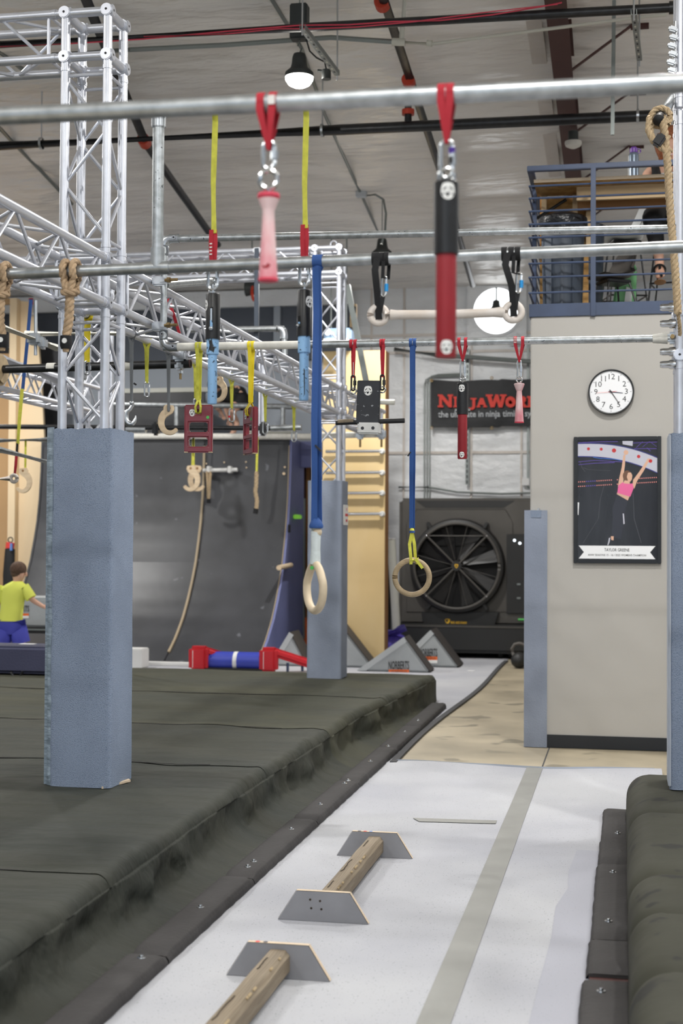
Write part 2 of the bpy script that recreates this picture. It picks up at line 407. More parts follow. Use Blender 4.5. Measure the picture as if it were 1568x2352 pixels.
# carpets on the concrete
def lane_fn(u, v):
    x = -1.93 + 2.2 * u; y = -2 + (12.34 + .03 * math.sin(x * 3 + 1) - .02 * math.sin(x * 9)) * v
    lift = .006
    if v > .985: lift += .022 * (.5 + .5 * math.sin(x * 4.1 + .6)) ** 2
    return Vector((x, y, lift))
lane = put('carpet_runner', MB().grid(lane_fn, 40, 90), 'carpet_white', smooth=180, label='pale speckled carpet runner down the lane between the two crash mats', cat='carpet')
lip = MB().ribbon([Vector((x, 10.345 + .03 * math.sin(x * 3 + 1) - .02 * math.sin(x * 9), .006 + .011 * (.5 + .5 * math.sin(x * 4.1 + .6)) ** 2)) for x in [-1.63 + .05 * k for k in range(38)]], (0, .004, .026), .01)
put('curled_edge', lip, 'carpet_back', lane, label='curled blue-grey backing along the far edge')
fx = -1.66
def edge_x(y): return fx + .03 * math.sin(y * .9) + (y - 10.3) * .012
far_fn = lambda u, v: Vector(((-12.9) * (1 - u) + edge_x(10.34 + 10.6 * v) * u, 10.34 + 10.6 * v, .005))
fc = put('floor_carpet', MB().grid(far_fn, 8, 40), 'carpet_white', smooth=180, label='pale carpet under the wedges at the back of the gym', cat='carpet')
put('edge_binding', MB().ribbon([Vector((edge_x(10.3 + .3 * k) + .012, 10.3 + .3 * k, .012)) for k in range(32)], (.05, 0, 0), .016), 'carpet_edge', fc, label='dark binding along the concrete')
# irregular grey band on the carpet beside the right mat
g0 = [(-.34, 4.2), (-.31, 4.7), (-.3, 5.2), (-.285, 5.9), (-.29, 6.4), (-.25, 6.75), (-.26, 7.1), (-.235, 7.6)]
put('grey_band', MB().flat([Vector((x, y, .0085)) for x, y in g0] + [Vector((-.08, 7.6, .0085)), Vector((-.14, 4.2, .0085))]), 'carpet_grey_strip', lane)
t = put('floor_tape_strip', MB().bb(-.675, -.562, .5, 10.36, .0086, .0104), 'floor_tape', label='long grey tape strip running down the carpet lane', cat='tape', group='grey tape on the carpet')
ct = [az(948, 1879, .009), az(1141, 1885, .009), az(1138, 1892, .009), az(962, 1887, .009)]
put('floor_tape_strip', MB().prism(ct, (0, 0, .0016)), 'floor_tape', label='short grey tape strip lying across the carpet beyond the balance beam', cat='tape', group='grey tape on the carpet')

# brown roof beam with flange braces
bx0 = az(1250, 0, 6.0).x; bx1 = az(1301, 0, 6.0).x; bxc = (bx0 + bx1) / 2
def beam_bot(y): return ceil_z(y) - .44
rb = thing('roof_beam', 'dark brown steel roof beam under the ceiling above the balcony', 'beam', (bxc, 10, beam_bot(10)))
for nm, xa, xb, o0, o1 in (('flange', bx0, bx1, 0, .02), ('web', bxc - .008, bxc + .03, .02, .36), ('flange', bx0, bx1, .34, .36)):
    ya, yb = 5, 21.2
    m_ = MB().add([(x, y, beam_bot(y) + o) for x in (xa, xb) for y in (ya, yb) for o in (o0, o1)], [(0, 1, 3, 2), (4, 6, 7, 5), (0, 4, 5, 1), (2, 3, 7, 6), (0, 2, 6, 4), (1, 5, 7, 3)])
    put(nm, m_, 'beam_brown', rb)
for y in (11.4, 12.9, 14.4, 15.9, 17.4):
    zb = beam_bot(y)
    br = put('brace', MB().box(((bxc + .36), y, zb + .23), (.78, .05, .012), Matrix.Rotation(-R(35), 3, 'Y')), 'beam_brown', rb)
    put('clip_plate', MB().box((bxc + .68, y, zb + .43), (.16, .02, .13)), 'beam_brown', rb)
struct('trim_4', MB().add([(x, y, ceil_z(y) - .09 + o) for x in (bx0 - .22, bx0 - .08) for y in (5, 21.2) for o in (-.02, .02)], [(0, 1, 3, 2), (4, 6, 7, 5), (0, 4, 5, 1), (2, 3, 7, 6), (0, 2, 6, 4), (1, 5, 7, 3)]), 'ceiling_seam')
p = ay(1316, 325, 14.2)
sd = thing('ceiling_detector', 'round white detector hanging from the brown roof beam', 'detector', p)
put('dome', MB().lathe([(0, -.07), (.03, -.068), (.075, -.045), (.085, -.02), (.082, 0), (.03, .012), (0, .012)], p), 'smoke_white', sd)
put('mount', MB().cyl(p + VZ * .01, p + VZ * .1, .05), 'housing', sd)

# ------------------------------------------------------------------ sprinkler pipes, conduits, struts
def pipe_thing(name, label, pts, r, m, group=None, n=14, cat='pipe'):
    return put(name, MB().tube(pts, r, n), m, label=label, cat=cat, group=group)
sp1 = thing('sprinkler_main', 'black sprinkler pipe nearest the top edge of the picture', 'pipe', ay(0, 102, 11.2), 'black sprinkler mains')
put('pipe', MB().tube([ay(-60, 106, 11.2), ay(700, 63, 11.2), ay(1548, 17, 11.2)], .036, 16), 'black_pipe', sp1)
put('coupling', MB().cyl(ay(1536, 18, 11.2), ay(1552, 17, 11.2), .05), 'black_pipe', sp1)
put('elbow', MB().tube(bez(ay(1548, 17, 11.2), ay(1566, 15, 11.2), ay(1566, 45, 11.2)), .045, 12), 'beam_brown', sp1)
put('red_wire', MB().tube([ay(x, y, 11.15) for x, y in ((-20, 108), (150, 101), (330, 90), (520, 72), (690, 58), (800, 57), (900, 50), (1010, 47), (1130, 34), (1240, 16), (1290, 6))], .006, 5), 'red_wire', sp1)
put('red_wire', MB().tube([ay(x, y, 11.12) for x, y in ((330, 84), (520, 78), (640, 66), (720, 66), (820, 62), (950, 50), (1100, 30), (1280, 10))], .005, 5), 'red_wire', sp1)
sp2 = thing('sprinkler_main', 'thick black sprinkler pipe passing behind the hanging red straps', 'pipe', ay(0, 335, 13.4), 'black sprinkler mains')
put('pipe', MB().tube([ay(-60, 338, 13.4), ay(784, 298, 13.4), ay(1530, 264, 13.4)], .052, 16), 'black_pipe', sp2)
for px in (95, 740, 1464):
    a = ay(px, 334 - (px * .0465), 13.4)
    put('hanger_loop', MB().pipe(a - VX * .012, a + VX * .012, .062, .056), 'zinc', sp2)
    rod(sp2, 'hanger_rod', a + VZ * .06, Vector((a.x, a.y, ceil_z(a.y) - .03)), .007, 'zinc', 8)
b1 = [ac(868, -40, .28), ac(1012, 395, .28)]
sb = thing('sprinkler_branch', 'dark branch pipe with red couplings running back under the ceiling', 'pipe', b1[0], 'dark branch pipes')
put('pipe', MB().tube([b1[0], b1[1], ac(1085, 655, .28)], .04, 14), 'black_pipe', sb)
for px, py in ((877, 8), (938, 186)):
    a = ac(px, py, .28); d = (b1[1] - b1[0]).normalized(); put('coupling', MB().cyl(a - d * .05, a + d * .05, .062), 'red_coupling', sb)
a = ac(938, 240, .28) ; put('drop_pipe', MB().cyl(ay(937, 236, 13.4), ay(937, 292, 13.4), .035), 'black_pipe', sb); put('coupling', MB().cyl(ay(937, 252, 13.4), ay(937, 264, 13.4), .06), 'red_coupling', sb)
sb = thing('sprinkler_branch', 'dark branch pipe slanting down behind the left truss tower', 'pipe', az(200, 0, 6.0), 'dark branch pipes')
put('pipe', MB().tube([ac(190, -20, .3), ac(335, 330, .3), ac(500, 562, .3)], .045, 14), 'black_pipe', sb)
a, b = ac(205, 330, .3), ac(214, 342, .3); put('coupling', MB().cyl(ac(328, 318, .3), ac(334, 330, .3), .065), 'red_coupling', sb)
cg = 'thin grey ceiling conduits'
cdt = thing('ceiling_conduit', 'thin conduit ending in a junction box with a looped grey cable', 'conduit', ac(620, 0, .1), cg)
put('tube', MB().tube([ac(x, y, .12) for x, y in ((606, -30), (692, 110), (745, 262), (830, 448), (872, 540))], .018, 8), 'conduit', cdt)
a = ac(830, 445, .14); put('junction_box', MB().box(a, (.13, .1, .09)), 'zinc', cdt, bevel=.01)
put('cable', MB().tube([ay(x, y, a.y) for x, y in ((838, 450), (862, 447), (880, 458), (886, 490), (884, 530), (876, 560))], .014, 7), 'conduit', cdt)
for lab, pts in (('thin conduit at the left edge running back under the ceiling', ((-30, 262), (25, 322), (92, 390), (165, 468))),
                 ('thin conduit in the upper left corner behind the truss corner', ((-20, 108), (30, 142), (75, 178)))):
    put('ceiling_conduit', MB().tube([ac(x, y, .12) for x, y in pts], .022, 8), 'conduit', label=lab, cat='conduit', group=cg)
ps = thing('water_line', 'thin pale water line with white fittings just below the black pipe', 'pipe', ay(300, 118, 11.8))
put('tube', MB().tube([ay(x, y, 11.8) for x, y in ((120, 126), (300, 114), (520, 103), (700, 90), (760, 86), (905, 96))], .022, 8), 'conduit', ps)
put('tube', MB().tube([ay(x, y, 11.8) for x, y in ((925, 97), (990, 101), (1200, 74), (1440, 43), (1530, 33))], .015, 8), 'pvc', ps)
put('fitting', MB().cyl(ay(900, 96, 11.8), ay(930, 97, 11.8), .032), 'pvc', ps); put('fitting', MB().cyl(ay(980, 99, 11.8), ay(992, 100, 11.8), .026), 'pvc', ps)
put('valve', MB().cyl(ay(921, 97, 11.8), ay(924, 62, 11.8), .022), 'pvc', ps); put('tube', MB().cyl(ay(925, 60, 11.8), ay(930, -20, 11.8), .016), 'pvc', ps)
for lab, q0, q1 in (('perforated steel strut beside the lit ceiling lamp', (694, 66), (774, 172)), ('perforated steel strut hanging at the upper right above the balcony', (1455, 32), (1468, 138))):
    a, b = az(*q0, 5.55), az(*q1, 5.55); b = Vector((a.x + (b.x - a.x), b.y, a.z))
    st = thing('hanging_strut', lab, 'strut', a, 'hanging steel struts')
    q = (b - a).to_track_quat('Y', 'Z').to_matrix(); L_ = (b - a).length; c = (a + b) / 2
    for sx in (-1, 1): put('flange', MB().box(c + q @ Vector((sx * .02, 0, .015)), (.003, L_, .04), q), 'conduit', st)
    put('channel_web', MB().box(c + q @ Vector((0, 0, -.005)), (.042, L_, .003), q), 'conduit', st)
    for k in range(12): put('slot', MB().box(c + q @ Vector((0, (k - 5.5) / 12 * L_ * .9, -.0075)), (.014, .03, .002), q), 'alu_dark' if k % 2 else 'pvc', st)
    for e in (a, b): rod(st, 'hanger_rod', e - VZ * .05, Vector((e.x, e.y, ceil_z(e.y) - .03)), .007, 'zinc', 8)
for px, py0, py1, yy in ((1410, 10, 300, 12.2),):
    put('wall_conduit', MB().tube([ay(px, -20, yy), ay(px - 4, 310, yy)], .016, 8), 'conduit', label='vertical conduit rising in the upper right corner behind the balcony', cat='conduit')
# ------------------------------------------------------------------ high-bay lamps
def highbay(p, label, glow='lamp_glow', scale=1.0, box=False, power=None):
    t = thing('high_bay_lamp', label, 'lamp', p, 'high bay lamps under the ceiling'); s = scale
    put('housing', MB().lathe([(0, .2), (.05, .2), (.06, .17), (.065, .12), (.075, .08), (.12, .04), (.125, 0), (.118, 0), (.115, .02), (0, .03)], p, 28) if s == 1 else MB().lathe([(0, .2 * s), (.07 * s, .17 * s), (.17 * s, .04 * s), (.17 * s, 0), (.15 * s, .02 * s), (0, .03 * s)], p, 28), 'housing', t)
    put('lens', MB().lathe([(0, -.085), (.05, -.08), (.09, -.06), (.116, -.02), (.118, .022), (0, .03)], p, 28), glow, t)
    put('hook', MB().tube([p + Vector((0, 0, .2)), p + Vector((.02, 0, .25)), p + Vector((0, 0, .3)), p + Vector((-.015, 0, .27))], .008, 6), 'conduit', t)
    rod(t, 'hanger_rod', p + VZ * .28, Vector((p.x, p.y, ceil_z(p.y) - .02)), .006, 'conduit', 6)
    if box:
        put('driver_box', MB().box(p + VZ * .47, (.15, .12, .3)), 'housing', t, bevel=.01)
        put('sensor_arm', MB().cyl(p + Vector((.16, 0, .05)), p + Vector((.22, 0, .04)), .012), 'housing', t); put('sensor', MB().cyl(p + Vector((.235, 0, -.03)), p + Vector((.235, 0, .05)), .04), 'housing', t)
        put('cable', MB().tube([p + Vector(v) for v in ((.06, 0, .32), (.09, 0, .22), (.15, 0, .16), (.22, 0, .12), (.235, 0, .05))], .007, 6), 'black', t)
    l = bpy.data.lights.new('lamp_light', 'AREA'); l.shape = 'DISK'; l.size = .29; l.energy = power or LAMP_POWER; l.color = LAMP_COL
    o = bpy.data.objects.new('lamp_light', l); C.objects.link(o); o.parent = t; o.location = (0, 0, -.1)
highbay(ay(687, 178, 11.7), 'brightly lit high bay lamp in full view with a driver box above it', box=True)
highbay(ay(877, 586, 17.2), 'far high bay lamp just above the pipe behind the white trapeze strap', 'lamp_glow_far')
LAMP_SPOTS = [(-8.6, 11.7), (4.2, 11.7), (-8.6, 17.2), (-6.2, 6.2), (.4, 8.4), (2.4, 5.2), (-5.6, .6), (-.4, .6), (3.8, .6), (-2.2, -4.2)]  # the lamp over the carpet lane is added to brighten right-hand faces
WHERE = ['left of the truss towers', 'over the balcony side', 'over the warped wall', 'over the left crash mat', 'over the carpet lane, added to brighten right-hand faces', 'over the right crash mat', 'behind the photographer at the left', 'right above the photographer', 'behind the photographer at the right', 'near the roll-up doors']
for (x, y), wh in zip(LAMP_SPOTS, WHERE): highbay(Vector((x, y, ceil_z(y) - .75)), 'high bay lamp hanging out of view ' + wh)
# ================================================================== CRASH MATS AND CURBS
MZ = .28
LX = -9.4
SEAMS = [2.6, 5.42, 8.15, 9.95, 12.1, 14.42]
cm = thing('crash_mat', 'huge dark olive crash mat with draped cover on the left', 'crash mat', (-5, 8, 0), 'crash mats beside the lane')
def wr(x, y, k): return noise.noise(Vector((x * .55, y * 2.4, k))) * .013 + noise.noise(Vector((x * 1.2 + y * .8, y * 6, k + 5))) * .007 + (abs(noise.noise(Vector((x * .7 + .3 * y, y * 2.6, k + 9)))) ** .7) * .02
def mat_panel(i):
    y0, y1 = SEAMS[i], SEAMS[i + 1]; last = i == len(SEAMS) - 2; k = 1.5
    def fn(u, v):
        y = y0 + (y1 - y0) * v
        ex = -2.045 + .10 * max(0, (7 - y) / 2.5 if y < 7 else 0) * .6 + (.18 * max(0, (y - 11) / 3.4))   # the top edge wanders a little
        lipz = .001 * math.exp(-(v * (y1 - y0) / .05) ** 2) - .003 * math.exp(-((1 - v) * (y1 - y0) / .05) ** 2)
        if u < .55:                                        # top
            s = u / .55; s = s ** .5; x = LX + (ex - .06 - LX) * s; z = MZ + wr(x, y, k) + lipz
            # puckers running in from the seams
            z += .012 * math.exp(-(min(v, 1 - v) * (y1 - y0) / .22) ** 2) * noise.noise(Vector((x * 3, y * 2, k)))
        elif u < .72:                                      # rounded shoulder
            s = (u - .55) / .17; a = s * math.pi / 2 * .93; rr = .06
            x = ex - rr + rr * math.sin(a); z = MZ - rr + rr * math.cos(a) + wr(x, y, k) * (1 - s) + lipz * (1 - .5 * s)
            x += .01 * noise.noise(Vector((0, y * 4, k))) * s
        else:                                              # hanging side with folds, flaring to the curb
            s = (u - .72) / .28; x = ex + .002 + (.012 + (-1.868 - ex)) * (.12 * s + .88 * s ** 6); z = (MZ - .06 + .003) * (1 - s) + .012
            fold = .05 * noise.noise(Vector((s * 1.0 + y * .4, y * 3.4, k + 2))) + .026 * noise.noise(Vector((s * 2, y * 9, k + 7)))
            x += fold * math.sin(math.pi * min(1, s * .9 + .05)) * min(1, max(0, (14.42 - y) / .8) if last else 1)
        if last:
            e = (1 - v) * (y1 - y0)
            if e < .06: z = min(z, MZ - .06 + math.sqrt(max(0, .0036 - (.06 - e) ** 2)))
        return Vector((x, y, z))
    mb = MB().grid(fn, 96, int((y1 - y0) * 26))
    if last:
        mb.add([(LX, y1, 0), (-1.87, y1, 0), (-1.87, y1, MZ - .06), (LX, y1, MZ - .06)], [(0, 1, 2, 3)])
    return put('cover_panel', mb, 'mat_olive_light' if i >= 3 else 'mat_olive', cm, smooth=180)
for i in range(len(SEAMS) - 1): mat_panel(i)
put('foam_core', MB().bb(LX, -2.22, 2.7, 14.3, .01, .2), 'mat_olive', cm)
# seam piping where the covers overlap
for i, y in enumerate(SEAMS[1:-1]):
    pts = [Vector((x, y + .012 * math.sin(x * 5 + i), MZ + .0005 + wr(x, y, 1.5))) for x in [LX + .2 * k for k in range(int((-2.2 - LX) / .2))]]
    put('seam', MB().ribbon(pts, (0, .005, .001), .003), 'curb', cm)

def bolt(parent, p):
    b = put('bolt', MB().lathe([(0, .012), (.007, .012), (.0085, .009), (.0085, .004), (.017, .003), (.018, 0)], p, 10), 'steel', parent); return b
def curb_seg(x0, x1, ya, yb, h, label, group, bolts, gap_open=False):
    t = thing('padded_curb', label, 'curb', ((x0 + x1) / 2, (ya + yb) / 2, 0), group); n = max(6, int((yb - ya) / .06))
    def fn(u, v):
        y = ya + (yb - ya) * v; a = -.15 + u * 1.3; rr = .028
        # rounded rectangle section
        per = [(x0, .010), (x0, h - rr), (x0 + rr * .3, h - rr * .3), (x0 + rr, h), (x1 - rr, h), (x1 - rr * .3, h - rr * .3), (x1, h - rr), (x1, .010)]
        f = u * (len(per) - 1); k = min(int(f), len(per) - 2); f -= k
        px, pz = per[k][0] * (1 - f) + per[k + 1][0] * f, per[k][1] * (1 - f) + per[k + 1][1] * f
        w_ = .004 * noise.noise(Vector((px * 12, y * 14, h))) + .0025 * math.sin(y * 70) * (1 if u > .7 else .2)
        ends = 1 - .35 * max(0, 1 - min(v, 1 - v) * (yb - ya) / .03)
        return Vector((px + w_, y, max(.009, (pz + w_ * .8) * ends)))
    put('cover', MB().grid(fn, 21, n), 'curb', t, smooth=180)
    put('end_cap', MB().bb(x0 + .01, x1 - .01, ya + .002, yb - .002, .009, h * .62), 'curb', t)
    for p in bolts: bolt(t, p)
LB = [(319, 2200), (460, 2084), (573, 1991), (586, 1979), (669, 1905), (736, 1848), (794, 1800), (803, 1793), (849, 1749), (889, 1714), (930, 1681), (962, 1655)]
lb = [az(x, y, .058) for x, y in LB]; lb = [Vector((-1.762, q.y, .058)) for q in lb]
ends = [3.2, az(341, 2187, .05).y, az(556, 2011, .05).y, az(705, 1880, .05).y, az(818, 1794, .05).y, az(900, 1717, .05).y, az(956, 1668, .05).y, 13.9]
who = ['at the lower left corner of the picture', 'beside the nearer balance beam', 'beside the farther balance beam', 'just beyond the balance beams', 'where the concrete floor begins', 'beside the strip of concrete', 'at the far end of the left crash mat']
for k in range(len(ends) - 1):
    curb_seg(-1.845, -1.69, ends[k] + .004, ends[k + 1] - .004, .06, 'dark padded curb segment with bolts along the left mat, ' + who[k], 'padded curbs along the left mat', [q for q in lb if ends[k] < q.y < ends[k + 1]])
RB = [(1418, 1914), (1407, 2004), (1397, 2116), (1380, 2277)]
rb_ = [az(x, y, .05) for x, y in RB]
re = [az(1400, 1856, .04).y, az(1400, 1921, .05).y, az(1400, 1978, .05).y, az(1385, 2148, .05).y, az(1375, 2226, .05).y, az(1375, 2240, .05).y]
who = ['the farthest piece, with a torn end', 'second piece from the far end', 'the longest piece, in the middle', 'just beyond the open gap']
for k in range(4):
    curb_seg(-.115 - .006 * k, .05, re[k + 1] + .003, re[k] - .003, .05, 'dark padded curb segment along the right mat, ' + who[k], 'padded curbs along the right mat', [q for q in rb_ if re[k + 1] < q.y < re[k]])
curb_seg(-.145, .05, 2.5, re[5], .05, 'dark padded curb segment along the right mat, nearest the camera below the open gap', 'padded curbs along the right mat', [q for q in rb_ if q.y < re[5]])
put('gap_board', MB().bb(-.12, .04, re[5] - .01, re[4] + .01, .010, .018), 'beam_brown', bevel=.001, label='bit of bare brown board showing in the gap of the right curb', cat='board')

# right crash mat: puffed sections
rm = thing('crash_mat', 'olive crash mat with puffed sections and dark scuffs on the right', 'crash mat', (.8, 6, 0), 'crash mats beside the lane')
RS = [1.9, 3.2, az(1440, 2214, MZ).y, az(1440, 2080, MZ).y, az(1440, 1996, MZ).y, az(1440, 1856, MZ).y, 8.6]
for i in range(len(RS) - 1):
    y0, y1 = RS[i], RS[i + 1]; last = i == len(RS) - 2
    def fn(u, v, y0=y0, y1=y1, last=last, i=i):
        y = y0 + (y1 - y0) * v; e = min(v, 1 - v) * (y1 - y0)
        if last and v > .5: e = (1 - v) * (y1 - y0); puff = math.sqrt(max(0, 1 - (1 - min(1, e / .16)) ** 2)); dz = -.16 * (1 - puff); dx = .10 * (1 - puff)
        else:
            puff = math.sqrt(max(0, 1 - (1 - min(1, e / .14)) ** 2)); dz = -.028 * (1 - puff); dx = .020 * (1 - puff)
        rr = .13; per = []
        if u < .3: s = u / .3; x = .022; z = .012 + (MZ - rr - .012) * s
        elif u < .6: a = (u - .3) / .3 * math.pi / 2; x = .022 + rr - rr * math.cos(a); z = MZ - rr + rr * math.sin(a)
        else: s = (u - .6) / .4; x = .022 + rr + 1.9 * s ** 1.5; z = MZ + .006 * noise.noise(Vector((x * 2, y * 3, i)))
        k = min(1, max(0, z / MZ))
        return Vector((x + dx * (1 - .0 * k) + .007 * noise.noise(Vector((i, y * 5, u * 4))), y, max(.010, z + dz * k)))
    put('cover_panel', MB().grid(fn, 50, max(14, int((y1 - y0) * 30))), 'mat_right', rm, smooth=180)
put('foam_core', MB().bb(.16, 2.0, 2, 8.35, .01, .18), 'mat_right', rm)

# ================================================================== BALANCE BEAMS
def balance_beam(ya, yb, label, dots):
    cx = -1.245; t = thing('balance_beam', label, 'balance beam', (cx, (ya + yb) / 2, .007), 'low balance beams on the carpet')
    h = .125; z0 = .007
    for e, y in ((0, ya), (1, yb)):
        s = -1 if e == 0 else 1
        poly = [Vector((cx - .195, y, z0)), Vector((cx + .195, y, z0)), Vector((cx + .115, y, z0 + h)), Vector((cx - .115, y, z0 + h))]
        pl = put('end_plate', MB().prism(poly, (0, s * .024, 0)), 'plate_grey', t)
        ed = [Vector((cx + .1955, y, z0 + .001)), Vector((cx + .1155, y, z0 + h + .001)), Vector((cx - .1155, y, z0 + h + .001)), Vector((cx - .1955, y, z0 + .001))]
        mb = MB()
        for i in range(3): a, b = ed[i], ed[i + 1]; off = Vector((0, 0, .0012)) + (VX * .001 if i == 0 else -VX * .001 if i == 2 else VX * 0); mb.add([a + off, b + off, b + off + VY * s * .024, a + off + VY * s * .024], [(0, 1, 2, 3)])
        put('raw_edge', mb, 'ply_edge', pl, label='pale raw plywood edge')
        if e == 0:
            for dx, dz in ((-.055, .098), (-.012, .094), (-.05, .062), (-.006, .06)): put('screw', MB().cyl((cx + dx, y - .0245, dz), (cx + dx, y - .0255, dz), .005, n=8), 'crack', pl)
        else:
            for k, c in enumerate(dots): put('sticker_dot', MB().cyl((cx - .08 + .03 * k, y + .012, z0 + h + .0022), (cx - .08 + .03 * k, y + .012, z0 + h + .003), .009, n=14), c, pl)
    w = .045; c = .017; za, zb = .018, .112                         # octagon-ish timber
    sec = [(-w + c, za), (w - c, za), (w, za + c), (w, zb - c * 1.2), (w - c, zb), (-w + c, zb), (-w, zb - c * 1.2), (-w, za + c)]
    def sect(y, j): return [Vector((cx + x + .003 * noise.noise(Vector((x * 40, y * 3, j))), y, z + .002 * noise.noise(Vector((y * 4, x * 30, 3))))) for x, z in sec]
    mb = MB(); n = 26; vs = []
    for k in range(n + 1): vs += sect(ya + (yb - ya) * k / n, 1)
    fs = [tuple(range(8)), tuple(range(n * 8 + 7, n * 8 - 1, -1))]
    for k in range(n):
        for j in range(8): fs.append((k * 8 + j, k * 8 + (j + 1) % 8, k * 8 + 8 + (j + 1) % 8, k * 8 + 8 + j))
    tb = put('timber', mb.add(vs, fs), 'beam_wood', t)
    for k in range(9):
        y = ya + .12 + (yb - ya - .2) * random.random(); put('chipped_edge', MB().box((cx + w - c + .004, y, zb - .002), (.009, .02 + .05 * random.random(), .006), Matrix.Rotation(R(45), 3, 'Y')), 'beam_edge', tb, bevel=.002)
    for y, l in ((ya + .14, .12), (ya + .45, .25), (yb - .25, .14)):
        pts = [Vector((cx - .012 + .012 * noise.noise(Vector((q * 5, y, 0))), y + l * q / 6, zb + .002)) for q in range(7)]
        put('crack', MB().ribbon(pts, (.004, 0, 0), .001), 'crack', tb)
balance_beam(5.955, 7.205, 'whole low balance beam of weathered timber on two grey trapezoid feet', ['dot_dark', 'dot_red', 'dot_blue'])
balance_beam(3.88, 5.13, 'low balance beam cut off by the bottom edge, with a red dot on its foot', ['dot_red', 'dot_dark'])

# ================================================================== TRUSSES
S = .245; CR = .025; BR = .0098
def truss(t, a, b, e1, e2, flip=0, pitch=.262, m='alu', cr=CR, br=BR, s=S, collars=True):
    a, b, e1, e2 = Vector(a), Vector(b), Vector(e1), Vector(e2); d = (b - a); L_ = d.length; d = d.normalized(); h = s / 2
    cs = [e1 * h * i + e2 * h * j for i, j in ((-1, -1), (1, -1), (1, 1), (-1, 1))]
    for c in cs:
        rod(t, 'chord', a + c, b + c, cr, m, 16)
        if collars:
            for q, sg in ((a, 1), (b, -1)):
                rod(t, 'collar', q + c + d * sg * .055, q + c + d * sg * .075, cr * 1.12, m, 14); rod(t, 'coupler', q + c + d * sg * .002, q + c + d * sg * .05, cr * .93, 'steel', 14)
    n = max(2, int(round((L_ - .24) / pitch))); st = (L_ - .24) / n
    for f in range(4):
        c0, c1 = cs[f], cs[(f + 1) % 4]
        for k in range(n):
            u, v = (c0, c1) if (k + f + flip) % 2 == 0 else (c1, c0)
            rod(t, 'brace', a + d * (.12 + k * st + .014) + u * .95 + v * .05, a + d * (.12 + (k + 1) * st - .014) + v * .95 + u * .05, br, m, 10)
        for q in (.10, L_ - .10): rod(t, 'batten', a + d * q + c0 * .92 + c1 * .08, a + d * q + c1 * .92 + c0 * .08, br, m, 10)
def corner(t, c, m='alu', faces=((0, -1, 0), (1, 0, 0))):
    c = Vector(c); h = S / 2; ns = [c + Vector((x * h, y * h, z * h)) for x in (-1, 1) for y in (-1, 1) for z in (-1, 1)]
    for i, j in ((0, 1), (0, 2), (0, 4), (1, 3), (1, 5), (2, 3), (2, 6), (3, 7), (4, 5), (4, 6), (5, 7), (6, 7)): rod(t, 'chord', ns[i], ns[j], CR, m, 16)
    for q in ns:
        put('node', MB().cyl(q - VY * .034, q + VY * .034, .0335, n=18), m, t, bevel=.004)
        put('node', MB().cyl(q - VX * .034, q + VX * .034, .0335, n=18), m, t, bevel=.004)
        put('bolt_hole', MB().cyl(q - VY * .0345, q - VY * .0352, .007, n=10), 'alu_dark', t); put('bolt_hole', MB().cyl(q + VX * .0345, q + VX * .0352, .007, n=10), 'alu_dark', t)
TLX, TLY = -2.8975, 7.4725; TFX, TFY = -2.868, 13.82
Z1, Z2, ZT = 2.915, 3.165, 4.405
tg = 'vertical aluminium truss towers'
t = thing('truss_tower', 'tall aluminium truss tower on the left rising out of a carpeted post', 'truss', (TLX, TLY, .3), tg)
truss(t, (TLX, TLY, .30), (TLX, TLY, Z1 - S / 2 + .12), VX, VY); corner(t, (TLX, TLY, 3.04)); truss(t, (TLX, TLY, 3.165), (TLX, TLY, 4.28), VX, VY, 1); corner(t, (TLX, TLY, ZT))
t = thing('truss_tower', 'far aluminium truss tower at the back corner of the crash mat', 'truss', (TFX, TFY, .3), tg)
truss(t, (TFX, TFY, .30), (TFX, TFY, Z1), VX, VY); corner(t, (TFX, TFY, 3.04)); truss(t, (TFX, TFY, 3.165), (TFX, TFY, 4.28), VX, VY, 1); corner(t, (TFX, TFY, ZT))
put('lifting_eye', MB().torus(ay(766, 561, TFY), VY, .032, .009, 16, 8), 'alu', t)
# right tower
TRX, TRY = ay(1560, 600, 8.0).x + S / 2, 8.0 + S / 2
t = thing('truss_tower', 'aluminium truss tower cut off by the right edge of the picture', 'truss', (TRX, TRY, .3), tg)
ZR = 2.775
truss(t, (TRX, TRY, .30), (TRX, TRY, ZR - S / 2), VX, VY); corner(t, (TRX, TRY, ZR)); truss(t, (TRX, TRY, ZR + S / 2), (TRX, TRY, 4.0), VX, VY, 1); truss(t, (TRX, TRY, 4.02), (TRX, TRY, 5.2), VX, VY)
for z in (ZR + S / 2 + .02, ZR + S / 2 - .07, ZR - S / 2 + .02, ZR - S / 2 - .05):
    a = Vector((TRX - S / 2 - .03, TRY - S / 2, z))
    put('spigot', MB().lathe([(0, -.075), (.016, -.075), (.02, -.06), (.02, -.03), (.026, -.02), (.026, .01), (0, .01)], a, 14, VX), 'steel', t)
for k in range(6):   # stacked clamps near the top
    a = ay(1545 + (k % 2) * 3 - k, 68 + 19 * k, 7.95); put('clamp', MB().box(a, (.05, .045, .03), Matrix.Rotation(R(20), 3, 'Y')), 'zinc', t, bevel=.008); put('clamp_bolt', MB().cyl(a + Vector((.01, 0, .01)), a + Vector((.012, 0, .045)), .008, n=8), 'steel', t)
hg = 'horizontal aluminium trusses'
t = thing('overhead_truss', 'overhead truss coming in from the left edge to the left tower', 'truss', (TLX, 6, Z1), hg)
truss(t, (TLX, 3.4, 3.04), (TLX, TLY - S / 2, 3.04), VX, VZ)
t = thing('overhead_truss', 'long overhead truss running back between the left tower and the far tower', 'truss', (TLX, 10, Z1), hg)
truss(t, (TLX, TLY + S / 2, 3.04), (TFX, TFY - S / 2, 3.02), VX, VZ, 1)
t = thing('overhead_truss', 'short truss stub sticking out behind the far tower', 'truss', (TFX, 15, Z1), hg)
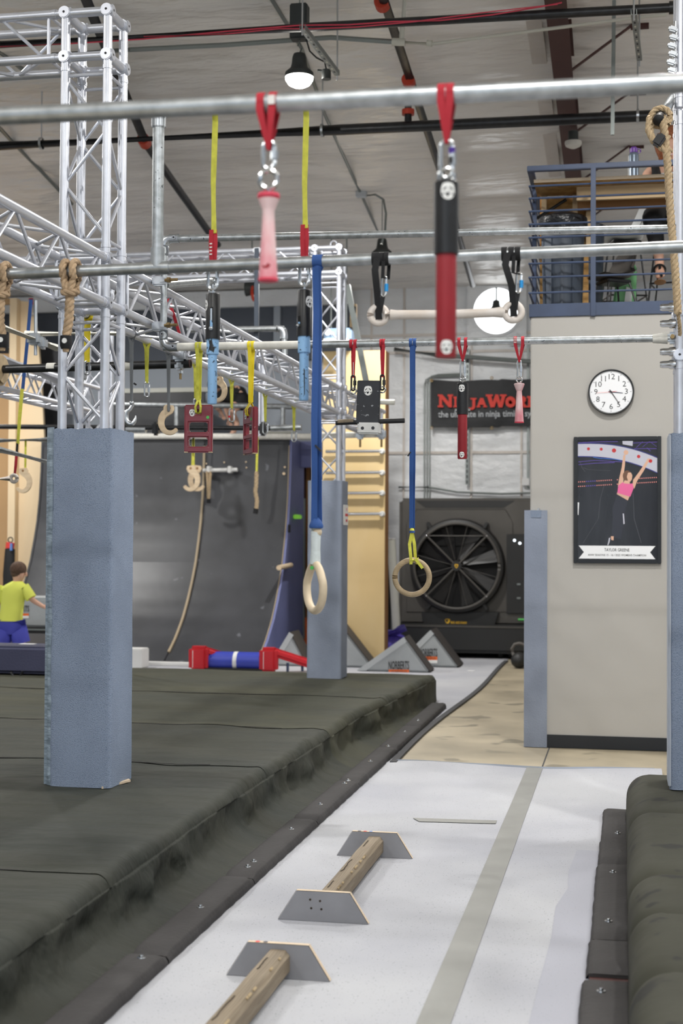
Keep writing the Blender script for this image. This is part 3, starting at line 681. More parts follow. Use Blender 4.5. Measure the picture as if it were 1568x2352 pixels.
truss(t, (TFX, TFY + S / 2, 3.02), (TFX + .05, 16.1, 3.0), VX, VZ)
t = thing('overhead_truss', 'truss leaving the upper left corner of the picture from the left tower top', 'truss', (-4, TLY, 4.28), hg)
truss(t, (TLX - S / 2, TLY, ZT), (-6.2, TLY, ZT), VY, VZ)
t = thing('overhead_truss', 'high truss spanning left from the top of the far tower', 'truss', (-4, TFY, 4.28), hg)
truss(t, (TFX - S / 2, TFY, ZT), (-7.2, TFY, ZT), VY, VZ)
BX = -5.32
t = thing('overhead_truss', 'pale truss behind the left tower above the plywood', 'truss', (BX, 11, Z1), hg)
truss(t, (BX, 8.6, 3.04), (BX, 13.7, 3.04), VX, VZ, pitch=.25)
t = thing('truss_tower', 'pale truss tower standing far behind the left tower', 'truss', (BX, 13.9, .3), tg)
truss(t, (BX, 13.82, .31), (BX, 13.82, 4.28), VX, VY)

# ================================================================== CARPETED POSTS
def sleeve(x0, x1, y0, y1, z0, z1, m, label, rag=.008, side=None, cr=.03):
    t = thing('carpeted_post', label, 'post padding', ((x0 + x1) / 2, (y0 + y1) / 2, z0), 'carpeted post sleeves'); per = []
    for cx, cy, a0 in ((x1 - cr, y0 + cr, -90), (x1 - cr, y1 - cr, 0), (x0 + cr, y1 - cr, 90), (x0 + cr, y0 + cr, 180)):
        per += [(cx + cr * math.cos(R(a0 + 22.5 * k)), cy + cr * math.sin(R(a0 + 22.5 * k))) for k in range(5)]
    sub = []
    for i in range(len(per)):
        a, b = per[i], per[(i + 1) % len(per)]; L_ = math.hypot(b[0] - a[0], b[1] - a[1]); k = max(1, int(L_ / .02)); sub += [(a[0] + (b[0] - a[0]) * j / k, a[1] + (b[1] - a[1]) * j / k) for j in range(k)]
    n = len(sub); rows = 40; vs = []; mb = MB(); cxm, cym = (x0 + x1) / 2, (y0 + y1) / 2
    for r_ in range(rows + 1):
        z = z0 + (z1 - z0) * r_ / rows
        for i, (x, y) in enumerate(sub):
            zz = z + (rag * noise.noise(Vector((i * .7, 0, x0))) if r_ == rows else 0); k = .003 * noise.noise(Vector((x * 7, y * 7, z * 3)))
            vs.append(Vector((x + (x - cxm) * k * 4, y + (y - cym) * k * 4, zz)))
    for i, (x, y) in enumerate(sub): vs.append(Vector((x + (cxm - x) * .14, y + (cym - y) * .14, z1 - .004)))
    fs = [(r_ * n + i, r_ * n + (i + 1) % n, (r_ + 1) * n + (i + 1) % n, (r_ + 1) * n + i) for r_ in range(rows + 1) for i in range(n)]
    put('sleeve', mb.add(vs, fs), m, t, smooth=60)
    return t
z_ = 2.225
t = sleeve(-3.055, -2.70, 7.285, 7.645, MZ + .006, z_, 'carpet_blue', 'thick blue-grey carpeted post around the foot of the left tower')
def strip(u, v):
    z = MZ + .01 + (z_ - MZ) * v; b_ = .012 * noise.noise(Vector((u * 2, z * 7, 2))) + .006 * math.sin(z * 60 + 4 * noise.noise(Vector((0, z * 3, 1)))) * math.sin(math.pi * u)
    x = -3.092 + .05 * u + (0.012 * (1 - v)); y = 7.30 - .018 * math.sin(math.pi * u) - b_ * .6 + .02 * (1 - u)
    return Vector((x, y, z))
put('vinyl_flap', MB().grid(strip, 8, 160), 'vinyl_bluegrey', t, smooth=180, label='puckered blue-grey vinyl edge on the left side')
put('vinyl_back', MB().bb(-3.09, -3.04, 7.312, 7.62, MZ + .012, z_ - .01), 'vinyl_bluegrey', t)
put('base_board', MB().prism([Vector((-2.745, 7.278, MZ + .004)), Vector((-2.672, 7.53, MZ + .004)), Vector((-2.695, 7.56, MZ + .004)), Vector((-2.72, 7.30, MZ + .004))], (0, 0, .012)), 'ply_edge', t, label='pale splintered board at the foot')
t = sleeve(-3.045, -2.70, 13.655, 14.0, MZ + .006, 2.225, 'carpet_blue_far', 'blue-grey carpeted post around the foot of the far tower with a small sign')
sg = put('warning_sign', MB().bb(-2.702, -2.698, 13.74, 13.98, ay(803, 1206, 13.9).z, ay(803, 1160, 13.9).z), 'sign_white', t, label='small white sign with red lettering')
zc = (ay(803, 1206, 13.9).z + ay(803, 1160, 13.9).z) / 2
for k, (wd, nn) in enumerate(((.03, 2), (.15, 8), (.08, 5))):
    for j in range(nn): put('lettering', MB().box((-2.6972, 13.9 + wd * ((j + .5) / nn - .5), zc + .055 - .055 * k), (.0012, wd / nn * .6, .026)), 'sign_red', sg)
t = sleeve(TRX - S / 2 - .055, TRX + S / 2 + .06, 7.925, 8.30, MZ + .006, ay(1545, 994, 7.92).z, 'carpet_blue', 'blue-grey carpeted post at the right edge standing on the right mat')
put('pale_edge', MB().bb(TRX - S / 2 - .062, TRX - S / 2 - .045, 7.928, 8.2, MZ + .02, ay(1545, 996, 7.92).z), 'carpet_back', t, bevel=.006, label='pale cut edge of the carpet')
zt = ay(1230, 1172, WY).z
t = thing('carpeted_corner', 'strip of blue-grey carpet wrapping the corner of the beige office wall', 'corner padding', (-.66, WY, 0))
x0, x1 = ay(1203, 1500, WY - .02).x, ay(1256, 1500, WY - .02).x
put('carpet_front', MB().grid(lambda u, v: Vector((x0 + (x1 - x0) * u, WY - .022 + .004 * noise.noise(Vector((u * 3, v * 9, 0))), .004 + (zt - .004) * v)), 10, 30), 'carpet_blue_far', t, smooth=180)
put('backing', MB().bb(x0 + .002, x1 - .002, WY - .019, WY - .001, .004, zt - .004), 'carpet_back', t)
put('carpet_side', MB().bb(x0, OX, WY - .02, WY + .16, .004, zt), 'carpet_blue_far', t, bevel=.004)
put('patch', MB().bb(ay(1219, 1180, WY).x, ay(1243, 1180, WY).x, WY - .026, WY - .023, ay(1230, 1189, WY).z, zt), 'carpet_blue', t)
put('screw_eye', MB().torus((ay(1237, 1168, WY).x, WY - .02, zt + .006), VY, .008, .003, 10, 6), 'steel', t)

# ================================================================== BARS
BZ = 2.76; PR = .024
YF, YM, YB = 3.6, 5.665, 8.06
bg = 'scaffold bars the holds hang from'
def clamp(t, c, along=VX):
    c = Vector(c); put('clamp', MB().box(c, (.07, .07, .06)).box(c + VZ * .045, (.05, .05, .03)), 'zinc', t, bevel=.01); put('clamp_bolt', MB().cyl(c + Vector((.03, -.04, 0)), c + Vector((.03, -.09, 0)), .009, n=8), 'brass', t); put('clamp_nut', MB().cyl(c + Vector((.03, -.05, 0)), c + Vector((.03, -.066, 0)), .016, n=6), 'brass', t)
def scaffold_bar(label, y, za, zb, x0, x1):
    t = thing('scaffold_bar', label, 'bar', (x0, y, BZ), bg); rod(t, 'pipe', (x0, y, za), (x1, y, zb), PR, 'galv', 24)
    return t
fz0 = ay(0, 267, YF).z; fz1 = ay(1568, 191, YF).z; zt = lambda x, za, zb, x0, x1: za + (zb - za) * (x - x0) / (x1 - x0)
xa, xb = ay(0, 267, YF).x, ay(1568, 191, YF).x
t = scaffold_bar('out of focus grey pipe nearest the camera across the top of the picture', YF, zt(-3.1, fz0, fz1, xa, xb), zt(.75, fz0, fz1, xa, xb), -3.1, .75)
clamp(t, (-2.775, YF, fz0 + .06)); clamp(t, (.6, YF, fz1 + .05))
put('clamped_post', MB().cyl((.6, YF + .02, fz1 + .1), (.6, YF + .02, 3.6), .024), 'galv', t)
FRONT_Z = lambda x: zt(x, fz0, fz1, xa, xb)
# middle frame
mz0, mz1 = ay(0, 630, YM).z, ay(1568, 567, YM).z; xa2, xb2 = ay(0, 630, YM).x, ay(1568, 567, YM).x
MID_Z = lambda x: zt(x, mz0, mz1, xa2, xb2)
UZ = ay(490, 246, YM).z; UPZ = lambda x: UZ + (ay(1200, 211, YM).z - UZ) * (x - ay(490, 246, YM).x) / (ay(1200, 211, YM).x - ay(490, 246, YM).x)
mf = thing('hanging_rig', 'middle pipe frame carrying ropes, the white trapeze and two blue poles', 'pipe frame', (-1, YM, BZ), bg)
rod(mf, 'lower_bar', (-3.1, YM, MID_Z(-3.1)), (.9, YM, MID_Z(.9)), PR, 'galv', 24)
ux = ay(363, 450, YM).x
rod(mf, 'upper_bar', (ux - .02, YM, UPZ(ux)), (.9, YM, UPZ(.9)), PR, 'galv', 24)
rod(mf, 'upright', (ux, YM, MID_Z(ux)), (ux, YM, UPZ(ux)), PR, 'galv_spot', 24)
put('tee', MB().cyl((ux - .055, YM, MID_Z(ux)), (ux + .055, YM, MID_Z(ux)), .0285, n=24).cyl((ux, YM, MID_Z(ux)), (ux, YM, MID_Z(ux) + .085), .0295, n=24), 'galv', mf, bevel=.002)
a = ay(363, 283, YM).z; put('top_fitting', MB().cyl((ux, YM, a - .02), (ux, YM, a + .055), .0305, n=24), 'zinc', mf, bevel=.003)
clamp(mf, (-2.9, YM, MID_Z(-2.9) + .06)); clamp(mf, (.8, YM, MID_Z(.8) + .05))
put('clamped_post', MB().cyl((.82, YM + .03, MID_Z(.8)), (.82, YM + .03, 3.8), .024), 'galv', mf)
# far frame
FR = .0215
fr = thing('hanging_rig', 'farther pipe frame clamped to the truss, carrying red plates, rings and poles', 'pipe frame', (-1, YB, BZ), bg)
lz = ay(400, 797, YB).z; lz1 = ay(1530, 777, YB).z; hz = ay(395, 548, YB).z; hz1 = ay(1530, 525, YB).z
fx0 = ay(376, 700, YB).x; fx1 = ay(1545, 776, YB).x
FARZ = lambda x: zt(x, lz, lz1, fx0, fx1)
rod(fr, 'lower_bar', (fx0, YB, lz), (fx1, YB, lz1), FR, 'galv_spot', 20); rod(fr, 'upper_bar', (fx0, YB, hz), (fx1, YB, hz1), FR, 'galv_spot', 20)
rod(fr, 'upright', (fx0, YB, lz), (fx0, YB, hz), FR * .95, 'galv_spot', 20)
rod(fr, 'tape_wrap', (fx0 + .07, YB, FARZ(fx0 + .07)), (ay(690, 797, YB).x, YB, FARZ(ay(690, 797, YB).x)), FR + .0022, 'tape_white', 20)
for z, s in ((lz, 1), (hz, -1)):
    el = put('elbow', MB().tube([Vector((fx0, YB, z + s * .1)), Vector((fx0, YB, z + s * .04)), Vector((fx0 + .012, YB, z + s * .012)), Vector((fx0 + .04, YB, z)), Vector((fx0 + .09, YB, z))], .0275, 18), 'zinc', fr)
    for q in (Vector((fx0, YB - .028, z + s * .075)), Vector((fx0 + .068, YB - .028, z))): put('set_screw', MB().cyl(q, q - VY * .006, .012, n=12), 'steel', el); put('set_screw_socket', MB().cyl(q - VY * .006, q - VY * .0065, .006, n=6), 'alu_dark', el)
for zc in (ay(372, 647, YB).z, ay(372, 750, YB).z):
    put('clamp', MB().box((fx0 - .03, YB, zc), (.075, .06, .055)).box((fx0 + .012, YB - .03, zc), (.07, .02, .035)), 'zinc', fr, bevel=.009)
    put('clamp_bolt', MB().cyl((fx0 + .02, YB - .045, zc), (fx0 + .10, YB - .05, zc), .009, n=8), 'brass', fr); put('clamp_nut', MB().cyl((fx0 + .035, YB - .046, zc), (fx0 + .055, YB - .047, zc), .017, n=6), 'brass', fr)
for z, tw in ((lz1, True), (hz1, False)):
    c = Vector((fx1 - .005, YB, z)); put('clamp', MB().box(c, (.05, .06, .065)), 'zinc', fr, bevel=.012); put('clamp_bolt', MB().cyl(c - VY * .03, c - VY * .075, .012, n=8), 'brass', fr)
    if tw: put('end_tape', MB().cyl((fx1 - .11, YB, z - .001), (fx1 - .03, YB, z + .001), FR + .003, FR + .012), 'tape_white', fr)
# ================================================================== HANGING HOLDS
def cylmap(x, y, z, rr, ang=0): return lambda u, v: Vector((x + rr * math.sin(u / rr + ang), y - rr * math.cos(u / rr + ang), z + v))
def planemap(o, ux, uy): o = Vector(o); ux = Vector(ux); uy = Vector(uy); return lambda u, v: o + ux * u + uy * v
def fan(mb, fn, pts):
    cu = sum(p[0] for p in pts) / len(pts); cv = sum(p[1] for p in pts) / len(pts); n = len(pts)
    # two rings so that the patch can follow a curved body
    vs = [fn(cu, cv)] + [fn(cu + (u - cu) * .5, cv + (v - cv) * .5) for u, v in pts] + [fn(u, v) for u, v in pts]
    fs = [(0, 1 + i, 1 + (i + 1) % n) for i in range(n)] + [(1 + i, 1 + n + i, 1 + n + (i + 1) % n, 1 + (i + 1) % n) for i in range(n)]
    mb.add(vs, fs)
def emblem(t, fn_at, r):
    """white round mask-like emblem with black slits; fn_at(lift) gives the surface map"""
    f0, f1 = fn_at(.0006), fn_at(.0013)
    ring = [(r * .86 * math.cos(2 * math.pi * k / 20), r * math.sin(2 * math.pi * k / 20)) for k in range(20)]
    ring = [(u * (1.03 if v > .5 * r else 1), v + (.10 * r if .35 * r < abs(u) < .7 * r and v > 0 else 0)) for u, v in ring]
    mb = MB(); fan(mb, f0, ring); st = put('emblem', mb, 'sticker_white', t, smooth=180, label='white round mask emblem')
    mb = MB()
    for s in (-1, 1):      # two arched brows
        arc_ = [(s * r * .62 * math.cos(R(a)), .02 * r + r * .50 * math.sin(R(a))) for a in (8, 24, 40, 56, 72)]; arc2 = [(s * r * .44 * math.cos(R(a)), .02 * r + r * .36 * math.sin(R(a))) for a in (72, 56, 40, 24, 8)]
        fan(mb, f1, arc_ + arc2)
        fan(mb, f1, [(s * .70 * r, -.12 * r), (s * .74 * r, -.34 * r), (s * .56 * r, -.62 * r), (s * .50 * r, -.34 * r)])
    fan(mb, f1, [(-.40 * r, -.14 * r), (-.10 * r, -.24 * r), (.14 * r, -.16 * r), (.30 * r, -.30 * r), (.10 * r, -.44 * r), (-.02 * r, -.74 * r), (-.22 * r, -.50 * r)])
    fan(mb, f1, [(-.06 * r, .10 * r), (.06 * r, .10 * r), (.05 * r, .0), (-.05 * r, .0)])
    put('emblem_print', mb, 'sticker_black', st, smooth=180)
def band(t, x, y, z, rr, w, m, name='strap_loop'): return put(name, MB().pipe((x - w / 2, y, z), (x + w / 2, y, z), rr + .0042, rr + .0004, 24), m, t)
def vee(t, xs, y, z, rr, w, end, m, back=True, zx=None):
    for x in xs:
        band(t, x, y, z, rr, w, m); e = Vector(end); mb = MB()
        for s in ((-1, 1) if back else (-1,)):
            a = Vector((x, y + s * (rr + .002), z)); b = Vector((x, y + s * (rr + .002), z - rr)); mid = b.lerp(e, .5) + Vector((0, s * .004, 0))
            mb.ribbon([a, b, mid, e + Vector((0, s * .004, 0))], [Vector((w, 0, 0)), Vector((w, 0, 0)), Vector((w * .75, .002 * s, 0)), Vector((w * .45, .004, 0))], .0026)
        put('strap', mb, m, t)
def hang(t, pts, w, m, n_=1, name='strap', tw=0):
    """flat webbing along pts; tw twists it about the vertical along the way"""
    pts = [Vector(p) for p in pts]; out = []; wl = []
    for i in range(len(pts) - 1):
        for k in range(5): out.append(pts[i].lerp(pts[i + 1], k / 5))
    out.append(pts[-1])
    for i in range(len(out)): a = tw * math.sin(3.1 * i / len(out) * 2); wl.append(Vector((w * math.cos(a), w * math.sin(a), 0)))
    return put(name, MB().ribbon(out, wl, .003), m, t)
def link(t, a, b, w=.022, r=.0045, m='zinc', ax_=VX, nut=True, name='quick_link'):
    a, b = Vector(a), Vector(b); c = (a + b) / 2; L_ = (a - b).length; d = (a - b).normalized(); h = max(.001, L_ / 2 - w / 2); pts = []
    for k in range(9): th = math.pi * k / 8; pts.append(c + d * (h + w / 2 * math.sin(th)) + ax_ * (w / 2 * math.cos(th)))
    for k in range(9): th = math.pi * k / 8; pts.append(c - d * (h + w / 2 * math.sin(th)) - ax_ * (w / 2 * math.cos(th)))
    o = put(name, MB().tube(pts, r, 8, closed=True), m, t)
    if nut: q = c + ax_ * w / 2; put('link_nut', MB().cyl(q - d * L_ * .16, q + d * L_ * .16, r * 1.7, n=6), m, o)
    return o
def eye(t, c, Rr=.016, r=.0045, axis=VY, m='steel'): return put('eye_bolt', MB().torus(c, axis, Rr, r, 20, 8).cyl(Vector(c) - VZ * Rr, Vector(c) - VZ * (Rr + .02), r, n=8), m, t)
sg_ = 'hanging grips on straps'

# --- two holds on the nearest bar
px, y = 617, YF; x = ay(px, 400, y).x; P = lambda py: ay(px, py, y).z
t = thing('cone_grip', 'large blurred pink cone grip hanging nearest the camera', 'grip', (x, y, P(645)), sg_)
zb = FRONT_Z(x)
vee(t, [x - .019, x + .013], y, zb, PR, .02, (x, y, P(345)), 'strap_red')
put('stitching', MB().bb(x + .004, x + .022, y - PR - .0062, y - PR - .0048, zb - .012, zb + .012), 'stitch_white', t)
link(t, (x, y, P(325)), (x, y, P(388)), .03, .006, 'zinc', VX, name='carabiner'); eye(t, (x, y, P(412)), .024, .007)
k = lambda a, b: (a / 883, P(b) - P(645))
put('grip_body', MB().lathe([(0, P(446) - P(645)), (.027, P(446) - P(645)), (.0295, P(452) - P(645)), (.019, P(478) - P(645)), (.0155, P(484) - P(645)), (.017, P(520) - P(645)), (.0215, P(590) - P(645)), (.0245, .012), (.0255, .006), (.025, 0), (0, 0)], (x, y, P(645)), 32), 'pink', t)
put('rim', MB().lathe([(.0245, .008), (.0262, .005), (.0258, -.001), (0, -.001)], (x, y, P(645)), 32), 'pink_rim', t); put('rim', MB().lathe([(0, P(445) - P(645)), (.0285, P(445) - P(645)), (.0302, P(452) - P(645)), (.026, P(460) - P(645))], (x, y, P(645)), 32), 'pink_rim', t)
f = cylmap(x, y, P(618), .0235); mb = MB(); fan(mb, f, [(-.010, -.004), (-.012, .008), (-.003, .004), (.005, .012), (.013, .006), (.007, .0), (.008, -.008), (.002, -.004), (-.003, -.012), (-.004, -.002)]); put('red_mark', mb, 'pole_red', t)
def two_tone(px, y, top, mid_, bot, r1, r2, m1, m2, label, strap_end, eye_c, xs, rr, zb, name='pole_grip', mark2=True, ang=0, strapm='strap_red', carab=('zinc', None), er=.016, sr=.02):
    x = ay(px, top, y).x; P = lambda py: ay(px, py, y).z
    t = thing(name, label, 'grip', (x, y, P(bot)), sg_)
    vee(t, [x + d for d in xs], y, zb, rr, sr, (x, y, P(strap_end)), strapm)
    c = link(t, (x, y, P(strap_end) + .008), (x, y, P(eye_c) - er * .2), er * 1.5, er * .28, carab[0], VX, name='carabiner')
    eye(t, (x, y, P(eye_c)), er, er * .28)
    put('upper_sleeve', MB().lathe([(0, P(top)), (r1 * .9, P(top)), (r1, P(top) - .004), (r1, P(mid_)), (r1 * .9, P(mid_) - .001), (0, P(mid_))], (x, y, 0), 32), m1, t)
    put('lower_pole', MB().lathe([(0, P(mid_) + .02), (r2, P(mid_) + .02), (r2, P(bot) + .004), (r2 * .92, P(bot)), (0, P(bot))], (x, y, 0), 32), m2, t)
    return t, x, P
t, x, P = two_tone(1025, YF, 418, 585, 822, .0318, .0262, 'pole_black', 'pole_red', 'large blurred black and red pole grip hanging nearest the camera', 330, 405, [-.012, .010], PR, FRONT_Z(ay(1025, 400, YF).x), er=.02)
emblem(t, lambda l: cylmap(x, YF, P(445), .0318 + l, .25), .022); emblem(t, lambda l: cylmap(x, YF, P(800), .0262 + l, .2), .018)
put('purple_sleeve', MB().cyl((x + .014, YF, P(340)), (x + .014, YF, P(354)), .009), 'anod_purple', t); put('dark_sleeve', MB().cyl((x + .014, YF, P(362)), (x + .014, YF, P(378)), .009), 'black', t)

# --- two blue and black sliding poles on the hidden upper bar of the middle frame
def blue_pole(px, top, j1, j2, bot, slot, label, strap_top, red0, red1, dirt):
    y = YM + .052; x = ay(px, top, y).x; P = lambda py: ay(px, py, y).z; up = Vector((ay(px, 260, YM).x, YM, UPZ(x)))
    t = thing('sliding_pole', label, 'grip', (x, y, P(bot)), sg_)
    band(t, up.x, YM, up.z, PR, .03, 'strap_yellow'); w = .024
    hang(t, [(up.x, YM + PR + .003, up.z), (up.x, YM + .034, up.z - .05), (x - .002, y, P(420)), (x + .002, y, P(red0 + 8))], w, 'strap_yellow', tw=.5, name='yellow_strap')
    hang(t, [(x - .008, y - .003, P(red0)), (x - .01, y - .003, P(red0 + 30)), (x - .006, y, P(red1 + 8))], .018, 'strap_red', name='red_strap'); hang(t, [(x + .006, y + .003, P(red0)), (x + .008, y + .003, P(red0 + 30)), (x + .005, y, P(red1 + 8))], .018, 'strap_red', name='red_strap', tw=.3)
    if dirt: 
        for k in range(4): put('stitching', MB().bb(x - .014, x - .004, y - .0075, y - .0062, P(red0 + 34 + 8 * k), P(red0 + 31 + 8 * k)), 'stitch_white', t)
    link(t, (x - .002, y, P(red1)), (x - .002, y, P(top - 10)), .038, .0075, 'zinc', VX, nut=False, name='shackle'); put('shackle_pin', MB().cyl((x, y, P(top - 18)), (x, y, P(top)), .006), 'steel', t)
    r1 = .031
    put('black_sleeve', MB().lathe([(0, P(top)), (r1 * .9, P(top)), (r1, P(top) - .005), (r1, P(j1)), (0, P(j1))], (x, y, 0), 28), 'pole_black', t)
    put('blue_collar', MB().lathe([(0, P(j1) + .01), (.0258, P(j1) + .01), (.0258, P(j2) + .003), (.0235, P(j2)), (0, P(j2))], (x, y, 0), 28), 'pole_blue', t)
    put('blue_pole', MB().lathe([(0, P(j2) + .01), (.0192, P(j2) + .01), (.0198, P(bot) + .004), (.017, P(bot)), (0, P(bot))], (x, y, 0), 28), 'pole_blue', t)
    f = cylmap(x, y, 0, r1 + .0008, R(slot[2])); mb = MB(); fan(mb, f, [(-.007, P(slot[0])), (.007, P(slot[0])), (.007, P(slot[1])), (-.007, P(slot[1]))]); put('slot', mb, 'fan_void', t, smooth=180)
    f = cylmap(x, y, 0, r1 + .0014, R(slot[2])); h0 = slot[0] + .62 * (slot[1] - slot[0]); mb = MB(); fan(mb, f, [(-.005, P(h0)), (.005, P(h0)), (.005, P(slot[1])), (-.005, P(slot[1]))]); put('slot_fill', mb, 'pole_blue', t, smooth=180)
    if slot[2] > -10:
        mb = MB(); fan(mb, f, [(-.004, P(slot[0] + 3)), (.003, P(slot[0] + 3)), (.003, P(h0)), (-.004, P(h0))]); put('slot_gleam', mb, 'zinc', t, smooth=180)
    b0 = f(0, P(slot[1])); d = (b0 - Vector((x, y, b0.z))).normalized(); put('bolt', MB().cyl(b0, b0 + d * .008, .0085, n=6).ball(b0 + d * .008, .007, 10, 6), 'steel', t)
    emblem(t, lambda l: cylmap(x, y, P(top + 28), r1 + l, R(-62 if slot[2] > -10 else 60)), .024)
    if dirt:
        f = cylmap(x, y, 0, .0258 + .0006, 0); mb = MB(); fan(mb, f, [(-.012, P(j1)), (.004, P(j1)), (.008, P(j1 + 12)), (.018, P(j1 + 20)), (.012, P(j2 - 3)), (-.002, P(j2 - 8)), (-.014, P(j2 - 4)), (-.006, P(j1 + 14))]); put('black_smear', mb, 'pole_black', t, smooth=180)
    else:
        f = cylmap(x, y, 0, .0192 + .0008, .25); mb = MB(); fan(mb, f, [(-.002, P(j2 + 36)), (.003, P(j2 + 40)), (.0035, P(bot - 14)), (0, P(bot - 10)), (-.001, P(bot - 40))]); put('black_smear', mb, 'pole_black', t, smooth=180)
blue_pole(489, 675, 780, 815, 928, (708, 757, 5), 'sliding pole, black over speckled blue, left one with black smears', 265, 528, 612, True)
blue_pole(699, 667, 773, 811, 920, (728, 750, -30), 'sliding pole, black over speckled blue, right one behind the blue strap', 255, 516, 604, False)

# --- blue strap with taped oval ring on the middle bar
x = ay(730, 600, YM).x; z = MID_Z(x); P = lambda py: ay(725, py, YM).z
t = thing('gym_ring', 'pale wooden ring with white taped neck on a long blue strap', 'ring', (ay(723, 1353, YM).x, YM, P(1410)), 'wooden gym rings')
band(t, x, YM, z, PR, .04, 'strap_blue')
put('strap_choke', MB().lathe([(.012, -.075), (.016, -.04), (.022, -.028), (.02, -.02)], (x, YM, z), 16), 'strap_blue', t)
xb = ay(727, 1205, YM).x
for s, tw in ((-1, .35), (1, .6)): hang(t, [(x + s * .003, YM + s * .006 - .03, z - .03), (x + s * .004, YM + s * .006, P(720)), (x - .004 + s * .006, YM + s * .006, P(960)), (xb + s * .008, YM + s * .01, P(1100)), (xb + s * .008, YM + s * .012, P(1206))], .027, 'strap_blue', tw=tw)
put('strap_knot', MB().lathe([(.012, .03), (.024, .012), (.03, -.004), (.028, -.012), (.02, -.014)], (xb - .002, YM, P(1206)), 18), 'strap_blue', t)
for k, (sx, l_) in enumerate(((.018, .05), )): put('strap_tail', MB().box((x + .008, YM - .012, P(1030)), (.007, .012, .035), Matrix.Rotation(R(-45), 3, 'Y')), 'black', t)
put('taped_neck', MB().tube([(xb - .002, YM, P(1214)), (xb - .003, YM, P(1222)), (xb - .004, YM, P(1260)), (xb - .005, YM, P(1296))], [.02, .0205, .0195, .0225], 18), 'white_tape', t)
put('neck_cap', MB().ball((xb + .003, YM, P(1222)), (.019, .019, .022)), 'wood_ring_pale', t)
cx, cz = ay(723, 1352, YM).x, P(1352); u = Vector((math.cos(R(56)), -math.sin(R(56)), 0)); pts = []
for k in range(40):
    a = 2 * math.pi * k / 40; rr = .089; px_ = rr * math.sin(a); pz_ = rr * math.cos(a)
    if pz_ > .03: pz_ *= 1 + .12 * (pz_ / rr) ** 2; px_ *= 1 - .12 * (pz_ / rr)
    pts.append(Vector((cx, YM, cz)) + u * px_ + VZ * pz_)
put('ring', MB().tube(pts, .0165, 14, closed=True), 'wood_ring_pale', t)
put('green_dot', MB().cyl((cx - .006, YM - .028, P(1304)), (cx - .007, YM - .031, P(1304)), .008, n=14), 'sticker_green', t)

# --- white trapeze bar on the middle bar
a, b = ay(869, 724, YM), ay(1178, 717, YM)
t = thing('trapeze_bar', 'white trapeze bar hanging by two black straps from the middle pipe', 'trapeze', (a + b) / 2, sg_)
put('bar', MB().tube([a + VX * .03, a + VX * .05, a + VX * .075, (a + b) / 2 - VZ * .004, b - VX * .075, b - VX * .05, b - VX * .03], [.022, .022, .0185, .0185, .0185, .022, .022], 18), 'white_bar', t)
for c in (a, b): put('end_loop', MB().torus(c, (.2, -1, .0), .033, .0145, 28, 12), 'white_bar', t)
for c, px, s in ((a, 875, -1), (b, 1173, 1)):
    x = ay(px, 585, YM).x; z = MID_Z(x)
    for d in ((-.025, .0, .022) if s < 0 else (-.026, .002, .027)): band(t, x + d, YM, z, PR, .022 if d else .03, 'black_fabric')
    hang(t, [(x - .012 * 1, YM - PR - .003, z), (x - .02, YM - .03, z - .05), (c.x - .004, YM - .02, c.z + .1), (c.x + .004, YM - .014, c.z - .02)], .028, 'black_fabric', tw=.35)
    hang(t, [(x + .014, YM - PR, z), (x + .01, YM - .02, z - .08), (c.x + .02, YM - .01, c.z + .15)], .014, 'black_fabric', name='thin_strap'); hang(t, [(x + .03, YM + PR, z), (x + .026, YM + .02, z - .08), (c.x + .026, YM, c.z + .15)], .014, 'black_fabric', name='thin_strap')
    link(t, (c.x + .024, YM - .006, c.z + .155), (c.x + .02, YM - .006, c.z + .075), .02, .0042, 'steel', VX, nut=False, name='carabiner'); put('blue_sleeve', MB().cyl((c.x + .032, YM - .006, c.z + .095), (c.x + .033, YM - .006, c.z + .125), .0085), 'anod_blue', t)
    hang(t, [(c.x + .02, YM - .006, c.z + .08), (c.x + .012, YM - .012, c.z + .03), (c.x + .006, YM - .016, c.z - .01)], .018, 'black_fabric', name='lower_strap', tw=.4)

# --- ropes knotted over the middle bar
def bar_rope(px, bot, label, lean=-.02):
    x = ay(px, 620, YM).x; z = MID_Z(x); zb = ay(px, bot, YM).z; rr = .0205
    t = thing('hanging_rope', label, 'rope', (x, YM, zb), 'short thick ropes on the middle pipe'); mb = MB()
    for d in (-.022, .022):
        lp = arc((x + d, YM, z), PR + rr * .8, R(-60), R(240), 14, VY, VZ); rope_mb(lp, rr * .8, mb=mb)
        rope_mb([lp[0], (x + d * .6, YM, z - .1)], rr * .8, mb=mb); rope_mb([lp[-1], (x + d * .5, YM - .03, z - .07), (x, YM - .02, z - .10)], rr * .8, mb=mb)
    put('loop', mb, 'rope_pale', t); put('knot', rope_mb(arc((x, YM - .006, z - .088), .028, 0, 2 * math.pi, 18, VX, VY + VZ * .25), rr * .75), 'rope_pale', t)
    put('rope', rope_mb([(x, YM - .008, z - .08), (x - .004, YM - .006, z - .2), (x + lean, YM, zb + .03)], rr, pitch=.075), 'rope_pale', t)
    e = Vector((x + lean, YM, zb)); put('end_wrap', MB().lathe([(0, .048), (.024, .048), (.0255, .03), (.025, .006), (.02, -.008), (0, -.008)], e, 18), 'black_fabric', t)
    put('frayed_tip', MB().lathe([(.015, -.006), (.012, -.02), (0, -.022)], e, 12), 'rope_pale', t)
    put('sticker', MB().cyl(e + Vector((.004, -.026, .024)), e + Vector((.004, -.0275, .024)), .011, n=16), 'sticker_white', t)
bar_rope(163, 797, 'thick tan rope knotted over the middle pipe in front of the left tower'); bar_rope(4, 795, 'thick tan rope on the middle pipe cut by the left edge of the picture', lean=.006)

